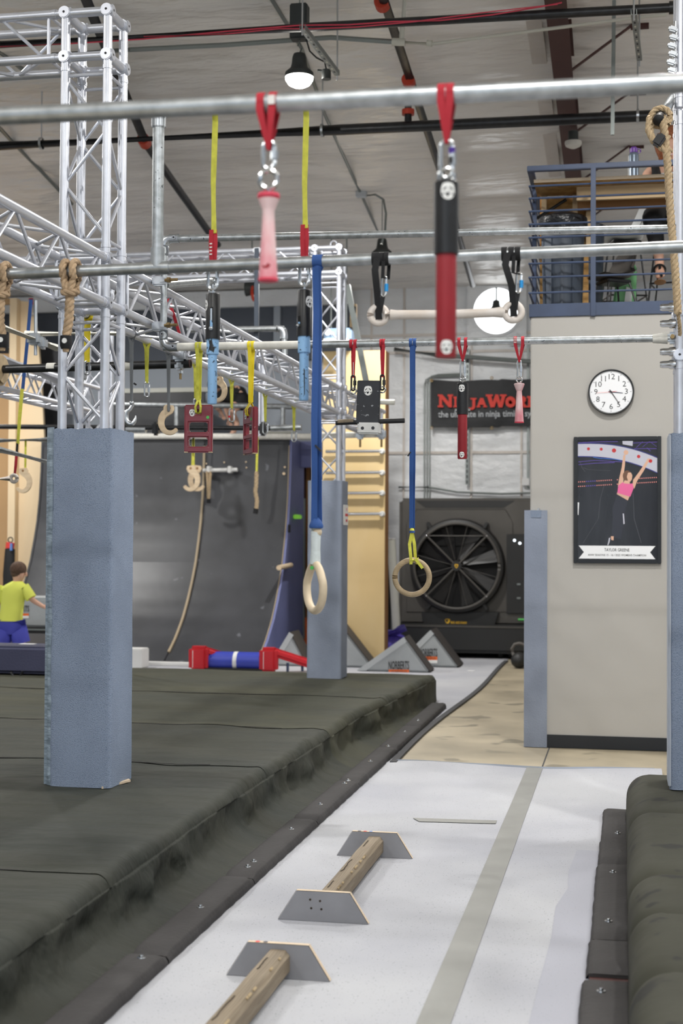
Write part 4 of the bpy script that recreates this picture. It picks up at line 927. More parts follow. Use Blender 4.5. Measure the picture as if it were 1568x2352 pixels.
# --- red plates on the far bar
def plate(px, py0, py1, w_px, ang, label, fz, ym):
    y = YB - .005; x = ay(px, (py0 + py1) / 2, y).x; z0, z1 = ay(px, py1, y).z, ay(px, py0, y).z; w = .168; h = z1 - z0; th = .034
    t = thing('plate_grip', label, 'grip', (x, y, z0), 'red window plates')
    u = Vector((math.cos(R(ang)), math.sin(R(ang)), 0)); n_ = Vector((math.sin(R(ang)), -math.cos(R(ang)), 0)); o = Vector((x, y, z0))
    xs = [-w / 2, -w * .33, -.012, .012, w * .33, w / 2]; zs = [0, h * .13, h * .32, h * .43, h * .635, h * .80, h * .885, h]
    hole = lambda i, j: (1 <= i <= 3 and j in (1, 3)) or (i == 2 and j == 5)
    mb = MB(); cell = {(i, j) for i in range(5) for j in range(7) if not hole(i, j)}
    for i, j in cell:
        q = [(xs[i], zs[j]), (xs[i + 1], zs[j]), (xs[i + 1], zs[j + 1]), (xs[i], zs[j + 1])]
        for s in (-1, 1): mb.flat([o + u * a + VZ * b + n_ * s * th / 2 for a, b in q])
        for k, (di, dj) in enumerate(((0, -1), (1, 0), (0, 1), (-1, 0))):
            if (i + di, j + dj) not in cell:
                a, b = q[k], q[(k + 1) % 4]; mb.flat([o + u * a[0] + VZ * a[1] - n_ * th / 2, o + u * b[0] + VZ * b[1] - n_ * th / 2, o + u * b[0] + VZ * b[1] + n_ * th / 2, o + u * a[0] + VZ * a[1] + n_ * th / 2])
    pb = put('plate', mb, 'plate_red', t, bevel=.007, seg=3)
    for s in (-1, 1): put('worn_corner', MB().box(o + u * s * (w / 2 - .012) + VZ * .003, (.024, th * .9, .006), Matrix.Rotation(R(ang), 3, 'Z')), 'wood_pale', pb, bevel=.002)
    emblem(t, lambda l: planemap(o + u * (-.036) + VZ * h * .83 + n_ * (th / 2 + l), u, VZ), .021)
    d = o + u * .056 + VZ * h * .735 + n_ * (th / 2); put('green_dot', MB().cyl(d, d + n_ * .001, .0095, n=16), 'sticker_green', t)
    bx = ay(fz, 797, YB).x; bz = FARZ(bx)
    for s in (-.011, .011): band(t, bx + s, YB, bz, FR + .002, .016, ym)
    hz_ = z0 + h * .84; ht = o + VZ * h * .84
    for s in (-1, 1): hang(t, [(bx + s * .006, YB + s * (FR + .002), bz - .01), (bx + s * .005, YB + s * .012, bz - .08), (x + s * .003, y + s * .006, z1 + .03)], .021, ym, tw=.35)
    for s in (-1, 1): put('strap_hitch', MB().ribbon([Vector((x + s * .004, y, z1 + .035)), ht + n_ * (th / 2 + .012) + u * s * .016 + VZ * .03, ht + n_ * (th / 2 + .006) + u * s * .013 + VZ * .0, ht + u * s * .006 - VZ * .01], u * .013, .003), ym, t)
    put('strap_back', MB().ribbon([Vector((x, y, z1 + .035)), ht - n_ * (th / 2 + .006) + VZ * .03, ht - VZ * .01], u * .024, .003), ym, t)
plate(456, 930, 1040, 67, 8, 'dark red plate grip with two windows seen face on', 457, 'strap_yellow')
plate(575, 936, 1044, 38, -54, 'dark red plate grip with two windows turned edgewise', 577, 'strap_yellow_pure')

# --- black board grip with cross rod on the far bar
y = YB - .005; o = ay(848, 998, y); P = lambda py: ay(848, py, y).z
t = thing('board_grip', 'scuffed black board grip with a cross rod and white foot block', 'grip', o, sg_)
rt = Matrix.Rotation(R(1.6), 3, 'Y'); h = P(876) - P(975); c = Vector((ay(846, 925, y).x, y, (P(876) + P(972)) / 2))
put('board', MB().box(c, (.134, .034, h), rt), 'board_black', t, bevel=.004)
c2 = Vector((ay(849, 985, y).x, y - .02, P(985))); fb = put('foot_block', MB().box(c2, (.128, .07, P(972) - P(998)), rt), 'block_white', t, bevel=.008)
for s in (-.033, .028): put('bolt_hole', MB().cyl(c2 + Vector((s, -.036, 0)), c2 + Vector((s, -.037, 0)), .007, n=12), 'alu_dark', fb); put('washer', MB().pipe(c2 + Vector((s, -.0352, 0)), c2 + Vector((s, -.0362, 0)), .0095, .007, 14), 'alu_dark', fb)
put('cross_rod', MB().cyl(ay(771, 971, y + .01), ay(929, 966, y + .01), .0145, n=18), 'pole_black', t, bevel=.002)
put('worn_rod', MB().cyl(ay(776, 969.5, y + .009), ay(812, 967.5, y + .009), .0147, n=18), 'beam_wood', t)
emblem(t, lambda l: planemap(Vector((c.x, y - .017 - l, P(898))), VX, VZ), .028)
for px, ry in ((811, 898), (878, 895)):
    x = ay(px, 800, y).x; z = FARZ(x); r_ = ay(px, ry, y)
    for s in ((-.012, .012) if px == 811 else (-.006, .006)): band(t, x + s, YB, z, FR, .018, 'strap_red')
    for s in (-1, 1): hang(t, [(x + s * .008, YB - s * FR, z - .01), (x + s * .006, YB - s * .012, z - .07), (x + (.002 if px == 878 else 0), y, P(867))], .018, 'strap_red', tw=.3)
    if px == 811: put('stitching', MB().bb(x + .002, x + .005, y - .016, y - .014, P(862), P(832)), 'stitch_white', t)
    link(t, (x, y, P(862)), (x, y, P(896)), .02, .0055, 'black', VX, name='black_carabiner')
    s = 1 if px < 840 else -1; put('side_eye', MB().torus(r_, VY, .0175, .0045, 20, 8).cyl(r_ + VX * s * .017, r_ + VX * s * .035, .005, n=8), 'steel', t)

# --- round wooden ring on long blue strap
x = ay(948, 793, YB).x; z = FARZ(x); c = ay(946, 1326, YB); P = lambda py: ay(946, py, YB).z
t = thing('gym_ring', 'round brown wooden ring with a yellow sling on a long blue strap', 'ring', c - VZ * .11, 'wooden gym rings')
for s in (-.011, .011): band(t, x + s, YB, z, FR, .018, 'strap_blue')
put('strap_choke', MB().lathe([(.012, -.055), (.018, -.03), (.02, -.018)], (x, YB, z), 14), 'strap_blue', t)
xb = ay(946, 1212, YB).x
for s, tw in ((-1, .3), (1, .5)): hang(t, [(x + s * .003, YB + s * .006 - .015, z - .025), (x + s * .003, YB + s * .006, P(930)), (x + s * .005, YB + s * .006, P(1080)), (xb + s * .004, YB + s * .004, P(1213))], .024, 'strap_blue', tw=tw)
put('strap_tail', MB().box((x - .018, YB - .005, P(1043)), (.008, .006, .03), Matrix.Rotation(R(35), 3, 'Y')), 'black', t)
put('sling_knot', MB().ball((xb, YB, P(1220)), (.014, .014, .02), 10, 8), 'strap_yellow', t); put('knot_wrap', MB().cyl((xb, YB, P(1224)), (xb, YB, P(1219)), .0165), 'strap_blue', t)
top = Vector((c.x, YB, c.z + .1))
for s in (-1, 1): hang(t, [(xb, YB + s * .006, P(1223)), (xb + s * .013, YB + s * .008, P(1250)), (top.x + .006 + s * .010, YB + s * .018, top.z + .005), (top.x + .012 + s * .016, YB + s * .02, top.z - .026)], .018, 'strap_yellow', name='yellow_sling', tw=.35)
put('sling_wrap', MB().tube([top + Vector((.015, 0, -.004)) - VX * .02, top + Vector((.015, 0, -.006)) + VX * .02], .022, 14), 'strap_yellow', t)
put('sling_tail', MB().box(top + Vector((.042, -.02, -.02)), (.016, .004, .07), Matrix.Rotation(R(-38), 3, 'Y')), 'strap_yellow', t)
put('ring', MB().torus(c, (.06, -1, 0), .0985, .0155, 56, 16), 'wood_ring', t)

# --- red and black pole, and pink cone, on the far bar
xx = ay(1062, 790, YB).x
t, x, P = two_tone(1062, YB, 880, 952, 1054, .0325, .0272, 'pole_black', 'pole_red', 'black and red pole grip in front of the black banner', 830, 871, [-.02, .018], FR, FARZ(xx), er=.0165, sr=.017)
emblem(t, lambda l: cylmap(x, YB, P(893), .0325 + l, -.05), .021); emblem(t, lambda l: cylmap(x, YB, P(1045), .0272 + l, 0), .017)
for s in (-1, 1): put('side_bolt', MB().cyl((x + s * .03, YB, P(941)), (x + s * .044, YB, P(941)), .008, n=6), 'steel', t)
px, y = 1192, YB; x = ay(px, 900, y).x; P = lambda py: ay(px, py, y).z; zb = FARZ(x)
t = thing('cone_grip', 'small pink cone grip in front of the banner edge', 'grip', (x, y, P(971)), sg_)
vee(t, [x - .022, x + .02], y, zb, FR, .017, (x, y, P(832)), 'strap_red')
for k in range(4): put('stitching', MB().bb(x - .029, x - .015, y - FR - .006, y - FR - .0048, zb + .012 - .009 * k, zb + .016 - .009 * k), 'stitch_white', t)
link(t, (x, y, P(828)), (x, y, P(868)), .02, .0045); eye(t, (x, y, P(872)), .0165, .004)
B = P(971); put('grip_body', MB().lathe([(0, P(881) - B), (.0275, P(881) - B), (.030, P(883) - B), (.018, P(896) - B), (.0145, P(898) - B), (.0165, P(910) - B), (.022, P(948) - B), (.0255, .006), (.025, 0), (0, 0)], (x, y, B), 32), 'pink', t)
put('rim', MB().lathe([(.0262, .005), (.0268, .002), (.026, -.001), (0, -.001)], (x, y, B), 28), 'pink_rim', t)

# --- small things hanging from the long overhead truss
def stroke(pts, wd, o, u, v, th, n_):
    pts = [Vector((a, b, 0)) for a, b in pts]; Lf, Rt = [], []
    for i, p in enumerate(pts):
        d = (pts[min(i + 1, len(pts) - 1)] - pts[max(i - 1, 0)]).normalized(); q = Vector((-d.y, d.x, 0)) * wd[i] / 2; Lf.append(p + q); Rt.append(p - q)
    poly = [o + u * p.x + v * p.y - n_ * th / 2 for p in Lf + Rt[::-1]]
    return MB().prism(poly, n_ * th)
def chook(t, top, h, flip=1, ang=0, th=.022, m='wood_pale'):
    s = h; pts, wd = [], []
    for k in range(22):
        f = k / 21; a = R(78) + f * R(245); pts.append((.30 * s * math.cos(a) * flip + .05 * s * flip, -.60 * s + .36 * s * math.sin(a))); wd.append(s * (.30 - .17 * f ** .8))
    pts = [(.04 * s * flip, -.02 * s), (.03 * s * flip, -.1 * s), (-.02 * s * flip, -.2 * s)] + [q for q in pts[3:]]; wd = [s * .26, s * .36, s * .36] + wd[3:]; wd[-1] *= .8
    u = Vector((math.cos(R(ang)), math.sin(R(ang)), 0)); n_ = Vector((math.sin(R(ang)), -math.cos(R(ang)), 0))
    h_ = put('hook', stroke(pts, wd, Vector(top), u, VZ, th, n_), m, t, bevel=.003)
    q = Vector(top) + u * (.03 * s * flip) - VZ * .13 * s + n_ * (th / 2); put('strap_hole', MB().cyl(q, q + n_ * .0008, .05 * s, n=14), 'ply_side', h_)
    return h_
TB = -3.02
tg2 = 'straps on the long overhead truss'
def truss_strap(px, py, pb, m, name, label, w=.02, cat='strap', grp=tg2):
    p = ax(px, py, TB); t = thing(name, label, cat, ay(px, pb, p.y), grp); c = Vector((TB, p.y, 2.915))
    put('strap_loop', MB().pipe(c - VY * w * .6, c + VY * w * .6, CR + .005, CR + .001, 20), m, t)
    e = ay(px, pb, p.y)
    for s in (-1, 1): hang(t, [(TB + s * CR * .7, p.y, 2.895), (TB + s * .006, p.y, 2.86), (e.x + s * .003, p.y - .004 * s, e.z)], w * .9, m, tw=.25)
    return t, e, p.y
t, e, y = truss_strap(302, 772, 925, 'strap_grey', 'steel_hook', 'bright steel crane hook on a grey strap under the truss', .016, 'hook')
hp = [e + Vector((.0, 0, .005)), e + Vector((.004, 0, -.02))] + [e + Vector((-.005 + .033 * math.cos(R(a)), 0, -.088 + .046 * math.sin(R(a)))) for a in range(100, 385, 15)]
put('hook', MB().tube(hp, [.009, .012] + [.012 + .009 * math.sin(math.pi * min(1, i / 15)) for i in range(len(hp) - 6)] + [.012, .009, .006, .003], 12), 'zinc', t); put('swivel', MB().ball(e + Vector((.002, 0, -.002)), .015, 12, 8), 'zinc', t); put('strap_tail', MB().box(ay(310, 882, y), (.02, .006, .012), Matrix.Rotation(R(30), 3, 'Y')), 'black', t)
t, e, y = truss_strap(337, 784, 880, 'strap_yellow', 'yellow_sling', 'yellow sling with a steel link beside the steel crane hook'); link(t, e + VZ * .006, e - VZ * .09, .03, .0055)
t, e, y = truss_strap(387, 815, 936, 'strap_grey', 'wooden_hook', 'pale wooden C hook on a grey strap under the pipe elbow', .018, 'hook'); chook(t, e + VZ * .02, .2, 1, 12)
put('strap_stub', MB().box(e + Vector((.006, -.016, -.005)), (.02, .01, .05)), 'strap_grey', t, bevel=.004)
t, e, y = truss_strap(449, 832, 918, 'strap_yellow', 'yellow_sling', 'yellow sling hanging just behind the face-on red plate'); link(t, e + VZ * .006, e - VZ * .08, .028, .0055)
t, e, y = truss_strap(532, 866, 940, 'strap_yellow', 'yellow_sling', 'yellow sling with a carabiner banded red between the two red plates'); lk = link(t, e + VZ * .006, e - VZ * .10, .04, .0065, 'steel', VX, False, 'carabiner'); put('red_sleeve', MB().cyl(e + Vector((-.02, 0, -.05)), e + Vector((-.02, 0, -.066)), .0095), 'strap_red', lk)
t, e, y = truss_strap(609, 900, 970, 'strap_yellow', 'yellow_sling', 'yellow sling with an oval link right of the edgewise red plate'); link(t, e + VZ * .006, e - VZ * .10, .042, .006)
t, e, y = truss_strap(675, 928, 990, 'strap_yellow', 'yellow_sling', 'farthest yellow sling with an oval link left of the blue strap'); link(t, e + VZ * .006, e - VZ * .10, .042, .006)
t, e, y = truss_strap(200, 736, 832, 'strap_yellow_pure', 'yellow_sling', 'wide yellow sling seen through the left tower', .034); link(t, e + VZ * .006, e - VZ * .07, .03, .006)
p = ax(500, 868, TB); t = thing('wooden_hook', 'pale wooden hook half hidden behind the left blue pole', 'hook', ay(500, 905, p.y), tg2); chook(t, ay(503, 864, p.y), .19, -1, -10); rod(t, 'cord', ay(503, 866, p.y), Vector((ay(503, 866, p.y).x, p.y, 2.92)), .004, 'rope', 6)
# black steel pipe clamped under the truss
p = ax(408, 836, TB); y = p.y
t = thing('clamped_pipe', 'black steel pipe clamped under the truss, running out to the left edge', 'pipe', p, 'dark cross pipes under the trusses'); zz = p.z
rod(t, 'pipe', (p.x + .09, y, zz), (p.x - 3.2, y, zz - .03), .03, 'black_pipe', 20); put('open_end', MB().pipe((p.x + .088, y, zz), (p.x + .094, y, zz), .03, .022), 'beam_brown', t); put('bore', MB().cyl((p.x + .0905, y, zz), (p.x + .0912, y, zz), .0225), 'fan_void', t)
put('clamp', MB().box((p.x + .02, y, zz + .05), (.09, .09, .07)).box((p.x + .02, y - .01, zz - .02), (.06, .09, .05)), 'zinc', t, bevel=.014); put('clamp_bolt', MB().cyl((p.x + .03, y - .03, zz - .04), (p.x + .03, y - .03, zz - .11), .009, n=8), 'brass', t); put('clamp_nut', MB().cyl((p.x + .03, y - .03, zz - .05), (p.x + .03, y - .03, zz - .07), .018, n=6), 'zinc', t)
for px in (292, 118): c = ay(px, 842, y); rod(t, 'tape_band', (c.x - .03, y, zz - .006), (c.x + .03, y, zz - .006), .0312, 'tape_white', 18)
c = ay(2, 852, y); put('wooden_disc', MB().cyl((c.x - .14, y, zz - .015), (c.x + .02, y, zz - .015), .115, n=28), 'wood_ring', t, bevel=.02, label='round wooden disc at the left end')
c = ay(193, 850, y); put('hanger_plate', MB().box((c.x, y - .02, zz - .02), (.04, .06, .16)), 'zinc', t, bevel=.006)
pz = az(300, 985, 2.68); y2 = ay(330, 986, 14.3)
t = thing('clamped_pipe', 'long dark pipe with grey sleeves behind the red plates', 'pipe', y2, 'dark cross pipes under the trusses')
rod(t, 'pipe', ay(-20, 980, 14.3), ay(660, 984, 14.3), .026, 'black_pipe', 14); rod(t, 'sleeve', ay(622, 984, 14.3), ay(692, 982, 14.3), .034, 'galv', 14); rod(t, 'sleeve', ay(290, 987, 14.3), ay(335, 987, 14.3), .036, 'galv', 14)
for px in (358, 604): put('clamp', MB().box(ay(px, 985, 14.3), (.07, .09, .14)), 'black_pipe', t, bevel=.02)
t = thing('drop_post', 'dark square post hanging from the high truss behind the blue poles', 'post', ay(590, 1000, 13.62)); q = ay(590, 575, 13.62); q2 = ay(590, 1000, 13.62)
put('post', MB().bb(q.x - .022, q.x + .022, 13.6, 13.645, q2.z, q.z + .02), 'bin', t, bevel=.004); put('clamp', MB().box((q.x, 13.66, q.z), (.09, .1, .06)), 'zinc', t, bevel=.012)
p1, p2, p3 = ay(490, 757, 13.575), ay(652, 755, 13.575), ay(654, 815, 13.575)
t = thing('bent_pipe', 'grey pipe with an elbow turning down behind the right blue pole', 'pipe', p3)
rod(t, 'pipe', ay(430, 758, 13.575), p2, .03, 'galv', 16); rod(t, 'drop', p2, p3, .028, 'galv', 16); put('elbow', MB().tube(bez(p2 - VX * .07, p2 + Vector((.01, 0, .005)), p2 - VZ * .1), .038, 16), 'zinc', t)
p1, p2 = Vector((fx0, YB + .03, ay(385, 652, YB).z)), ay(487, 646, 9.0)
t = thing('short_pipe', 'short grey pipe with a socket end behind the left sliding pole', 'pipe', p1); rod(t, 'pipe', p1, p2, .022, 'galv_spot', 14); put('socket', MB().cyl(p2 - VX * .04, p2 + VX * .03, .028), 'zinc', t); put('drop', MB().cyl(p2, p2 - VZ * .12, .022), 'zinc', t)
# slanting pale pipes, strap chain and far-left bits behind the tower
lg = 'pale pipes behind the left tower'
put('slanting_pipe', MB().tube([ax(-20, 742, -4.4), ax(130, 799, -4.4)], .028, 14), 'tape_white', label='pale slanting pipe above the black pipe at the left edge', cat='pipe', group=lg)
q = ax(82, 780, -4.4)
t = thing('pipe_clamp', 'cluster of zinc clamps on a threaded rod left of the tower', 'clamp', q); put('clamp_body', MB().box(q + Vector((0, -.02, 0)), (.1, .1, .09)).box(q + Vector((.06, .0, -.03)), (.06, .08, .09)), 'zinc', t, bevel=.018); rod(t, 'threaded_rod', q + VZ * .02, ay(82, 690, q.y), .013, 'zinc', 10); put('rod_tail', MB().cyl(q - VZ * .02, q - VZ * .12, .013), 'zinc', t)
put('slanting_pipe', MB().tube([ay(58, 767, 10.4), ay(330, 766, 10.4)], .026, 14), 'tape_white', label='pale level pipe clamped behind the left tower', cat='pipe', group=lg)
put('slanting_pipe', MB().tube([ax(-20, 1028, -4.7), ax(150, 1072, -4.7)], .03, 14), 'galv_spot', label='chipped grey pipe running behind the carpeted post near its top', cat='pipe', group=lg)
put('slanting_pipe', MB().tube([ay(-20, 1012, 13), ay(120, 1010, 13)], .03, 14), 'galv', label='bluish level pipe just behind the chipped grey pipe', cat='pipe', group=lg)
put('slanting_pipe', MB().tube([ax(2, 824, -5.0), ax(130, 872, -5.0)], .04, 14), 'alu', label='pale slanting pipe just under the black pipe at the left edge', cat='pipe', group=lg)
y = 11.0; t = thing('trapeze_bar', 'white trapeze bar at the left edge on a blue and yellow strap chain', 'trapeze', ay(20, 1100, y), sg_)
hang(t, [ay(71, 688, y), ay(64, 770, y), ay(52, 895, y)], .03, 'strap_blue', name='blue_strap'); hang(t, [ay(51, 893, y), ay(45, 960, y), ay(41, 1020, y)], .03, 'strap_yellow', name='yellow_strap', tw=.3); hang(t, [ay(40, 1018, y), ay(38, 1045, y)], .02, 'black', name='black_link'); hang(t, [ay(38, 1043, y), ay(36, 1070, y), ay(33, 1096, y)], .024, 'strap_red', name='red_strap', tw=.3)
put('bar', MB().tube([ay(-40, 1102, y), ay(25, 1099, y)], .024, 14), 'white_bar', t); put('end_loop', MB().torus(ay(32, 1099, y), VY, .028, .016, 20, 10), 'white_bar', t)
t = thing('red_sling', 'short red sling with a wire carabiner in the far left background', 'strap', ay(72, 725, 19.93)); hang(t, [ay(71, 685, 19.97), ay(72, 702, 19.93)], .07, 'strap_red'); link(t, ay(72, 700, 19.93), ay(72, 725, 19.93), .06, .009, 'zinc', VX, False, 'carabiner')
y = 13; t = thing('wooden_hook', 'pale wooden hook on a thin yellow strap in front of the plywood wall', 'hook', ay(57, 1128, y), 'wooden hooks in the background'); hang(t, [ay(59, 1008, y), ay(58, 1078, y)], .022, 'strap_yellow'); chook(t, ay(55, 1074, y), .24, -1, 0)
t = thing('red_sling', 'bright red strap crossing behind the long truss', 'strap', ay(412, 765, 9.2)); hang(t, [ay(384, 682, 9.2), ay(396, 715, 9.2), ay(412, 766, 9.2)], .022, 'strap_red')
# --- climbing rope at the right
pts = [(1521, 268), (1528, 320), (1533, 380), (1536, 440), (1540, 500), (1545, 560), (1550, 620), (1554, 680), (1556, 720)]
y = 7.72; t = thing('climbing_rope', 'long tan climbing rope knotted on a black capped pipe at the right edge', 'rope', ay(1556, 720, y)); rr = .0215
put('rope', rope_mb([ay(px_, py_, y) for px_, py_ in pts], rr, pitch=.085), 'rope', t)
put('rope', rope_mb([ay(1556, 715, y), ay(1560, 745, y + .05), ay(1561, 770, y + .1)], rr * .5), 'rope', t)
c = ay(1513, 275, y); e = ay(1551, 215, 8.2); ax_ = (c - e).normalized()
put('capped_pipe', MB().cyl(c - ax_ * .02, e, .026), 'galv', t); put('black_cap', MB().lathe([(.03, -.06), (.033, -.02), (.031, .012), (.02, .02), (0, .021)], c, 18, ax_), 'black', t)
put('knot_loop', rope_mb(arc(c - ax_ * .05, .05, 0, 2 * math.pi, 22, VX, VZ), rr * .8), 'rope', t); put('knot_loop', rope_mb(arc(c + Vector((.006, .02, -.05)), .062, R(20), R(330), 22, VX * .8, VZ), rr * .8), 'rope', t); put('knot_loop', rope_mb([c + Vector((-.05, 0, .02)), c + Vector((-.058, -.02, -.06)), c + Vector((-.03, -.02, -.12)), c + Vector((.03, -.01, -.17)), c + Vector((.06, .03, -.16))], rr * .8), 'rope', t)
put('black_tape', MB().box(c + Vector((.0, -.03, -.12)), (.05, .05, .07), Matrix.Rotation(R(35), 3, 'Y')), 'black', t, bevel=.01)
# ================================================================== ON THE OFFICE WALL
cc = Vector((ay(1403, 901, WY).x, WY, ay(1403, 901, WY).z)); cr_ = .179
t = thing('wall_clock', 'round white wall clock with black rim on the beige wall', 'clock', cc - VZ * cr_)
put('case', MB().cyl(cc, cc - VY * .03, cr_ - .006, n=48), 'clock_rim', t)
put('rim', MB().lathe([(cr_ - .014, .03), (cr_ - .012, .042), (cr_ - .004, .044), (cr_, .036), (cr_, 0)], cc, 56, -VY), 'clock_rim', t)
put('face', MB().cyl(cc - VY * .03, cc - VY * .031, cr_ - .012, n=48), 'clock_face', t)
fy = WY - .0315
for k in range(1, 13):
    a = R(90 - 30 * k); d = Vector((math.cos(a), 0, math.sin(a)))
    text(t, 'numeral', str(k), .062, Vector((cc.x, fy, cc.z)) + d * .118, VX, VZ, 'sticker_black')
    put('tick', MB().box(Vector((cc.x, fy, cc.z)) + d * .152, (.003, .0006, .01), Matrix.Rotation(a - R(90), 3, -VY)), 'dot_dark', t)
def hand(ang, l, back, w, m, dy):
    a = R(90 - ang); d = Vector((math.cos(a), 0, math.sin(a))); n_ = Vector((-d.z, 0, d.x)); o = Vector((cc.x, WY - dy, cc.z))
    return put('hand', MB().prism([o - d * back - n_ * w / 2, o + d * l - n_ * w * .25, o + d * l + n_ * w * .25, o - d * back + n_ * w / 2], (0, -.0008, 0)), m, t)
hand(97, .092, .02, .008, 'navy', .034); hand(146, .112, .02, .007, 'sticker_black', .036); hand(266, .115, .045, .0025, 'dot_red', .038)
put('hub', MB().cyl((cc.x, WY - .034, cc.z), (cc.x, WY - .041, cc.z), .007, n=14), 'sticker_black', t)
# --- framed poster
pm = lambda cx, cy, d=.0: ay(1200 + cx / 4.26, 980 + cy / 4.26, WY - .024 - d)
A, B = ay(1317.4, 1003.5, WY - .03), ay(1518.3, 1295, WY - .03); x0, x1, z1, z0 = A.x, B.x, A.z, B.z; fw = .031
t = thing('framed_poster', 'black framed poster of a climber in a pink top on the beige wall', 'poster', ((x0 + x1) / 2, WY, z0))
for nm, b in (('frame_side', (x0, x0 + fw, z0, z1)), ('frame_side', (x1 - fw, x1, z0, z1)), ('frame_rail', (x0 + fw, x1 - fw, z0, z0 + fw)), ('frame_rail', (x0 + fw, x1 - fw, z1 - fw, z1))): put(nm, MB().bb(b[0], b[1], WY - .032, WY, b[2], b[3]), 'frame_black', t, bevel=.003)
pr = put('print', MB().bb(x0 + .02, x1 - .02, WY - .02, WY - .01, z0 + .02, z1 - .02), 'p_black', t)
def ink(name, pts, m, d): return put(name, MB().flat([pm(a, b, d) for a, b in pts]), m, pr)
def inkline(pts, w, m, d):
    q = [pm(a, b, d) for a, b in pts]; return put('printed_line', MB().ribbon(q, VZ * w, .0003), m, pr)
arcp = lambda o: [(540 + 780 * k / 12, 170 + o + 140 * (k / 12) ** 2.3 - 8 * math.sin(math.pi * k / 12)) for k in range(13)]
ink('printed_wall', arcp(0) + [(a, b + 118 + 22 * (a - 540) / 780) for a, b in arcp(0)][::-1], 'p_white', .0004)
inkline([(a, b - 6) for a, b in arcp(0)], .006, 'p_navy', .0006); inkline([(a, b + 122 + 22 * (a - 540) / 780) for a, b in arcp(0)], .007, 'p_navy', .0006)
for l in (((545, 158), (750, 148), (930, 146)), ((1080, 160), (1315, 150)), ((1090, 215), (1310, 215)), ((545, 345), (700, 330), (980, 345)), ((545, 372), (700, 358), (900, 350))): inkline(l, .0035, 'p_purple', .0005)
for l in (((1110, 205), (1175, 145)), ((1170, 200), (1240, 145)), ((1240, 145), (1310, 195)), ((1215, 205), (1250, 240))): put('printed_line', MB().ribbon([pm(*l[0], .0005), pm(*l[1], .0005)], VX * .004, .0003), 'p_purple', pr)
inkline(((690, 300), (760, 312), (900, 318), (960, 330)), .004, 'p_blue', .0007); ink('printed_patch', ((975, 140), (1078, 140), (1074, 190), (978, 172)), 'p_white', .0005)
for a, b, r_ in ((643, 217, 15), (768, 220, 15), (893, 233, 21), (1134, 292, 17)): ink('printed_hold', [(a + r_ * math.cos(k * .524), b + r_ * math.sin(k * .524)) for k in range(12)], 'p_red', .0009)
for y_ in (541, 585):
    for s in range(40):
        a = 542 + s * 20
        if 880 < a < 905 or 930 < a < 1110: continue
        yy = y_ - (a - 540) * .058; ink('printed_light', ((a, yy - 5), (a + 9, yy - 5), (a + 9, yy + 5), (a, yy + 5)), 'p_purple' if 610 < a < 710 else 'p_light', .0006)
for l in (((590, 400), (640, 420), (720, 425), (860, 430)), ((800, 560), (760, 700), (740, 900), (590, 1140)), ((1080, 650), (1090, 900), (1160, 1140)), ((560, 340), (580, 400), (610, 440))):
    put('printed_fold', MB().ribbon([pm(a, b, .0005) for a, b in l], VX * .004 + VZ * .002, .0002), 'p_grey', pr)
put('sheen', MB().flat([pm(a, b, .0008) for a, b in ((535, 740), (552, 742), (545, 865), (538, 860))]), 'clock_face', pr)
ink('printed_leggings', ((925, 662), (1030, 718), (1000, 830), (985, 960), (960, 1100), (900, 1090), (868, 1085), (880, 900), (876, 800)), 'p_leg', .0008)
ink('printed_stripe', ((978, 850), (990, 850), (998, 950), (985, 955)), 'p_white', .001); ink('printed_shoe', ((842, 1090), (858, 1085), (850, 1130), (836, 1160), (828, 1160), (838, 1120)), 'p_white', .001); ink('printed_foot', ((862, 1072), (890, 1072), (888, 1112), (866, 1108)), 'p_skin', .0009)
ink('printed_waist', ((925, 640), (1050, 672), (1028, 722), (920, 660)), 'p_skin', .0009)
ink('printed_top', ((935, 575), (975, 545), (1000, 545), (1045, 560), (1075, 555), (1085, 600), (1070, 640), (1052, 685), (990, 668), (925, 648)), 'p_pink', .0011)
ink('printed_arm', ((930, 590), (945, 500), (968, 400), (985, 275), (1005, 275), (1000, 380), (985, 480), (985, 545), (940, 578)), 'p_skin', .001)
ink('printed_arm', ((1075, 560), (1080, 520), (1140, 440), (1210, 335), (1228, 350), (1185, 430), (1120, 530), (1090, 610)), 'p_skin', .001)
for a, b, r_ in ((1010, 252, 24), (1232, 330, 20)): ink('printed_hand', [(a + r_ * math.cos(k * .524), b + r_ * math.sin(k * .524)) for k in range(12)], 'p_skin', .0011)
ink('printed_hold', [(1250 + 18 * math.cos(k * .524), 336 + 18 * math.sin(k * .524)) for k in range(12)], 'p_red', .0012)
ink('printed_hair', [(1022 + 44 * math.cos(k * .45), 482 + 54 * math.sin(k * .45)) for k in range(14)], 'p_hair', .0012); ink('printed_face', ((1030, 450), (1058, 448), (1072, 475), (1068, 515), (1050, 540), (1030, 530), (1018, 490)), 'p_skin', .0014); ink('printed_neck', ((995, 525), (1045, 530), (1048, 560), (985, 555)), 'p_skin', .0013)
ink('printed_ribbon', ((547, 1163), (1298, 1168), (1246, 1230), (1297, 1297), (547, 1290), (598, 1226)), 'clock_face', .001)
nx = VX
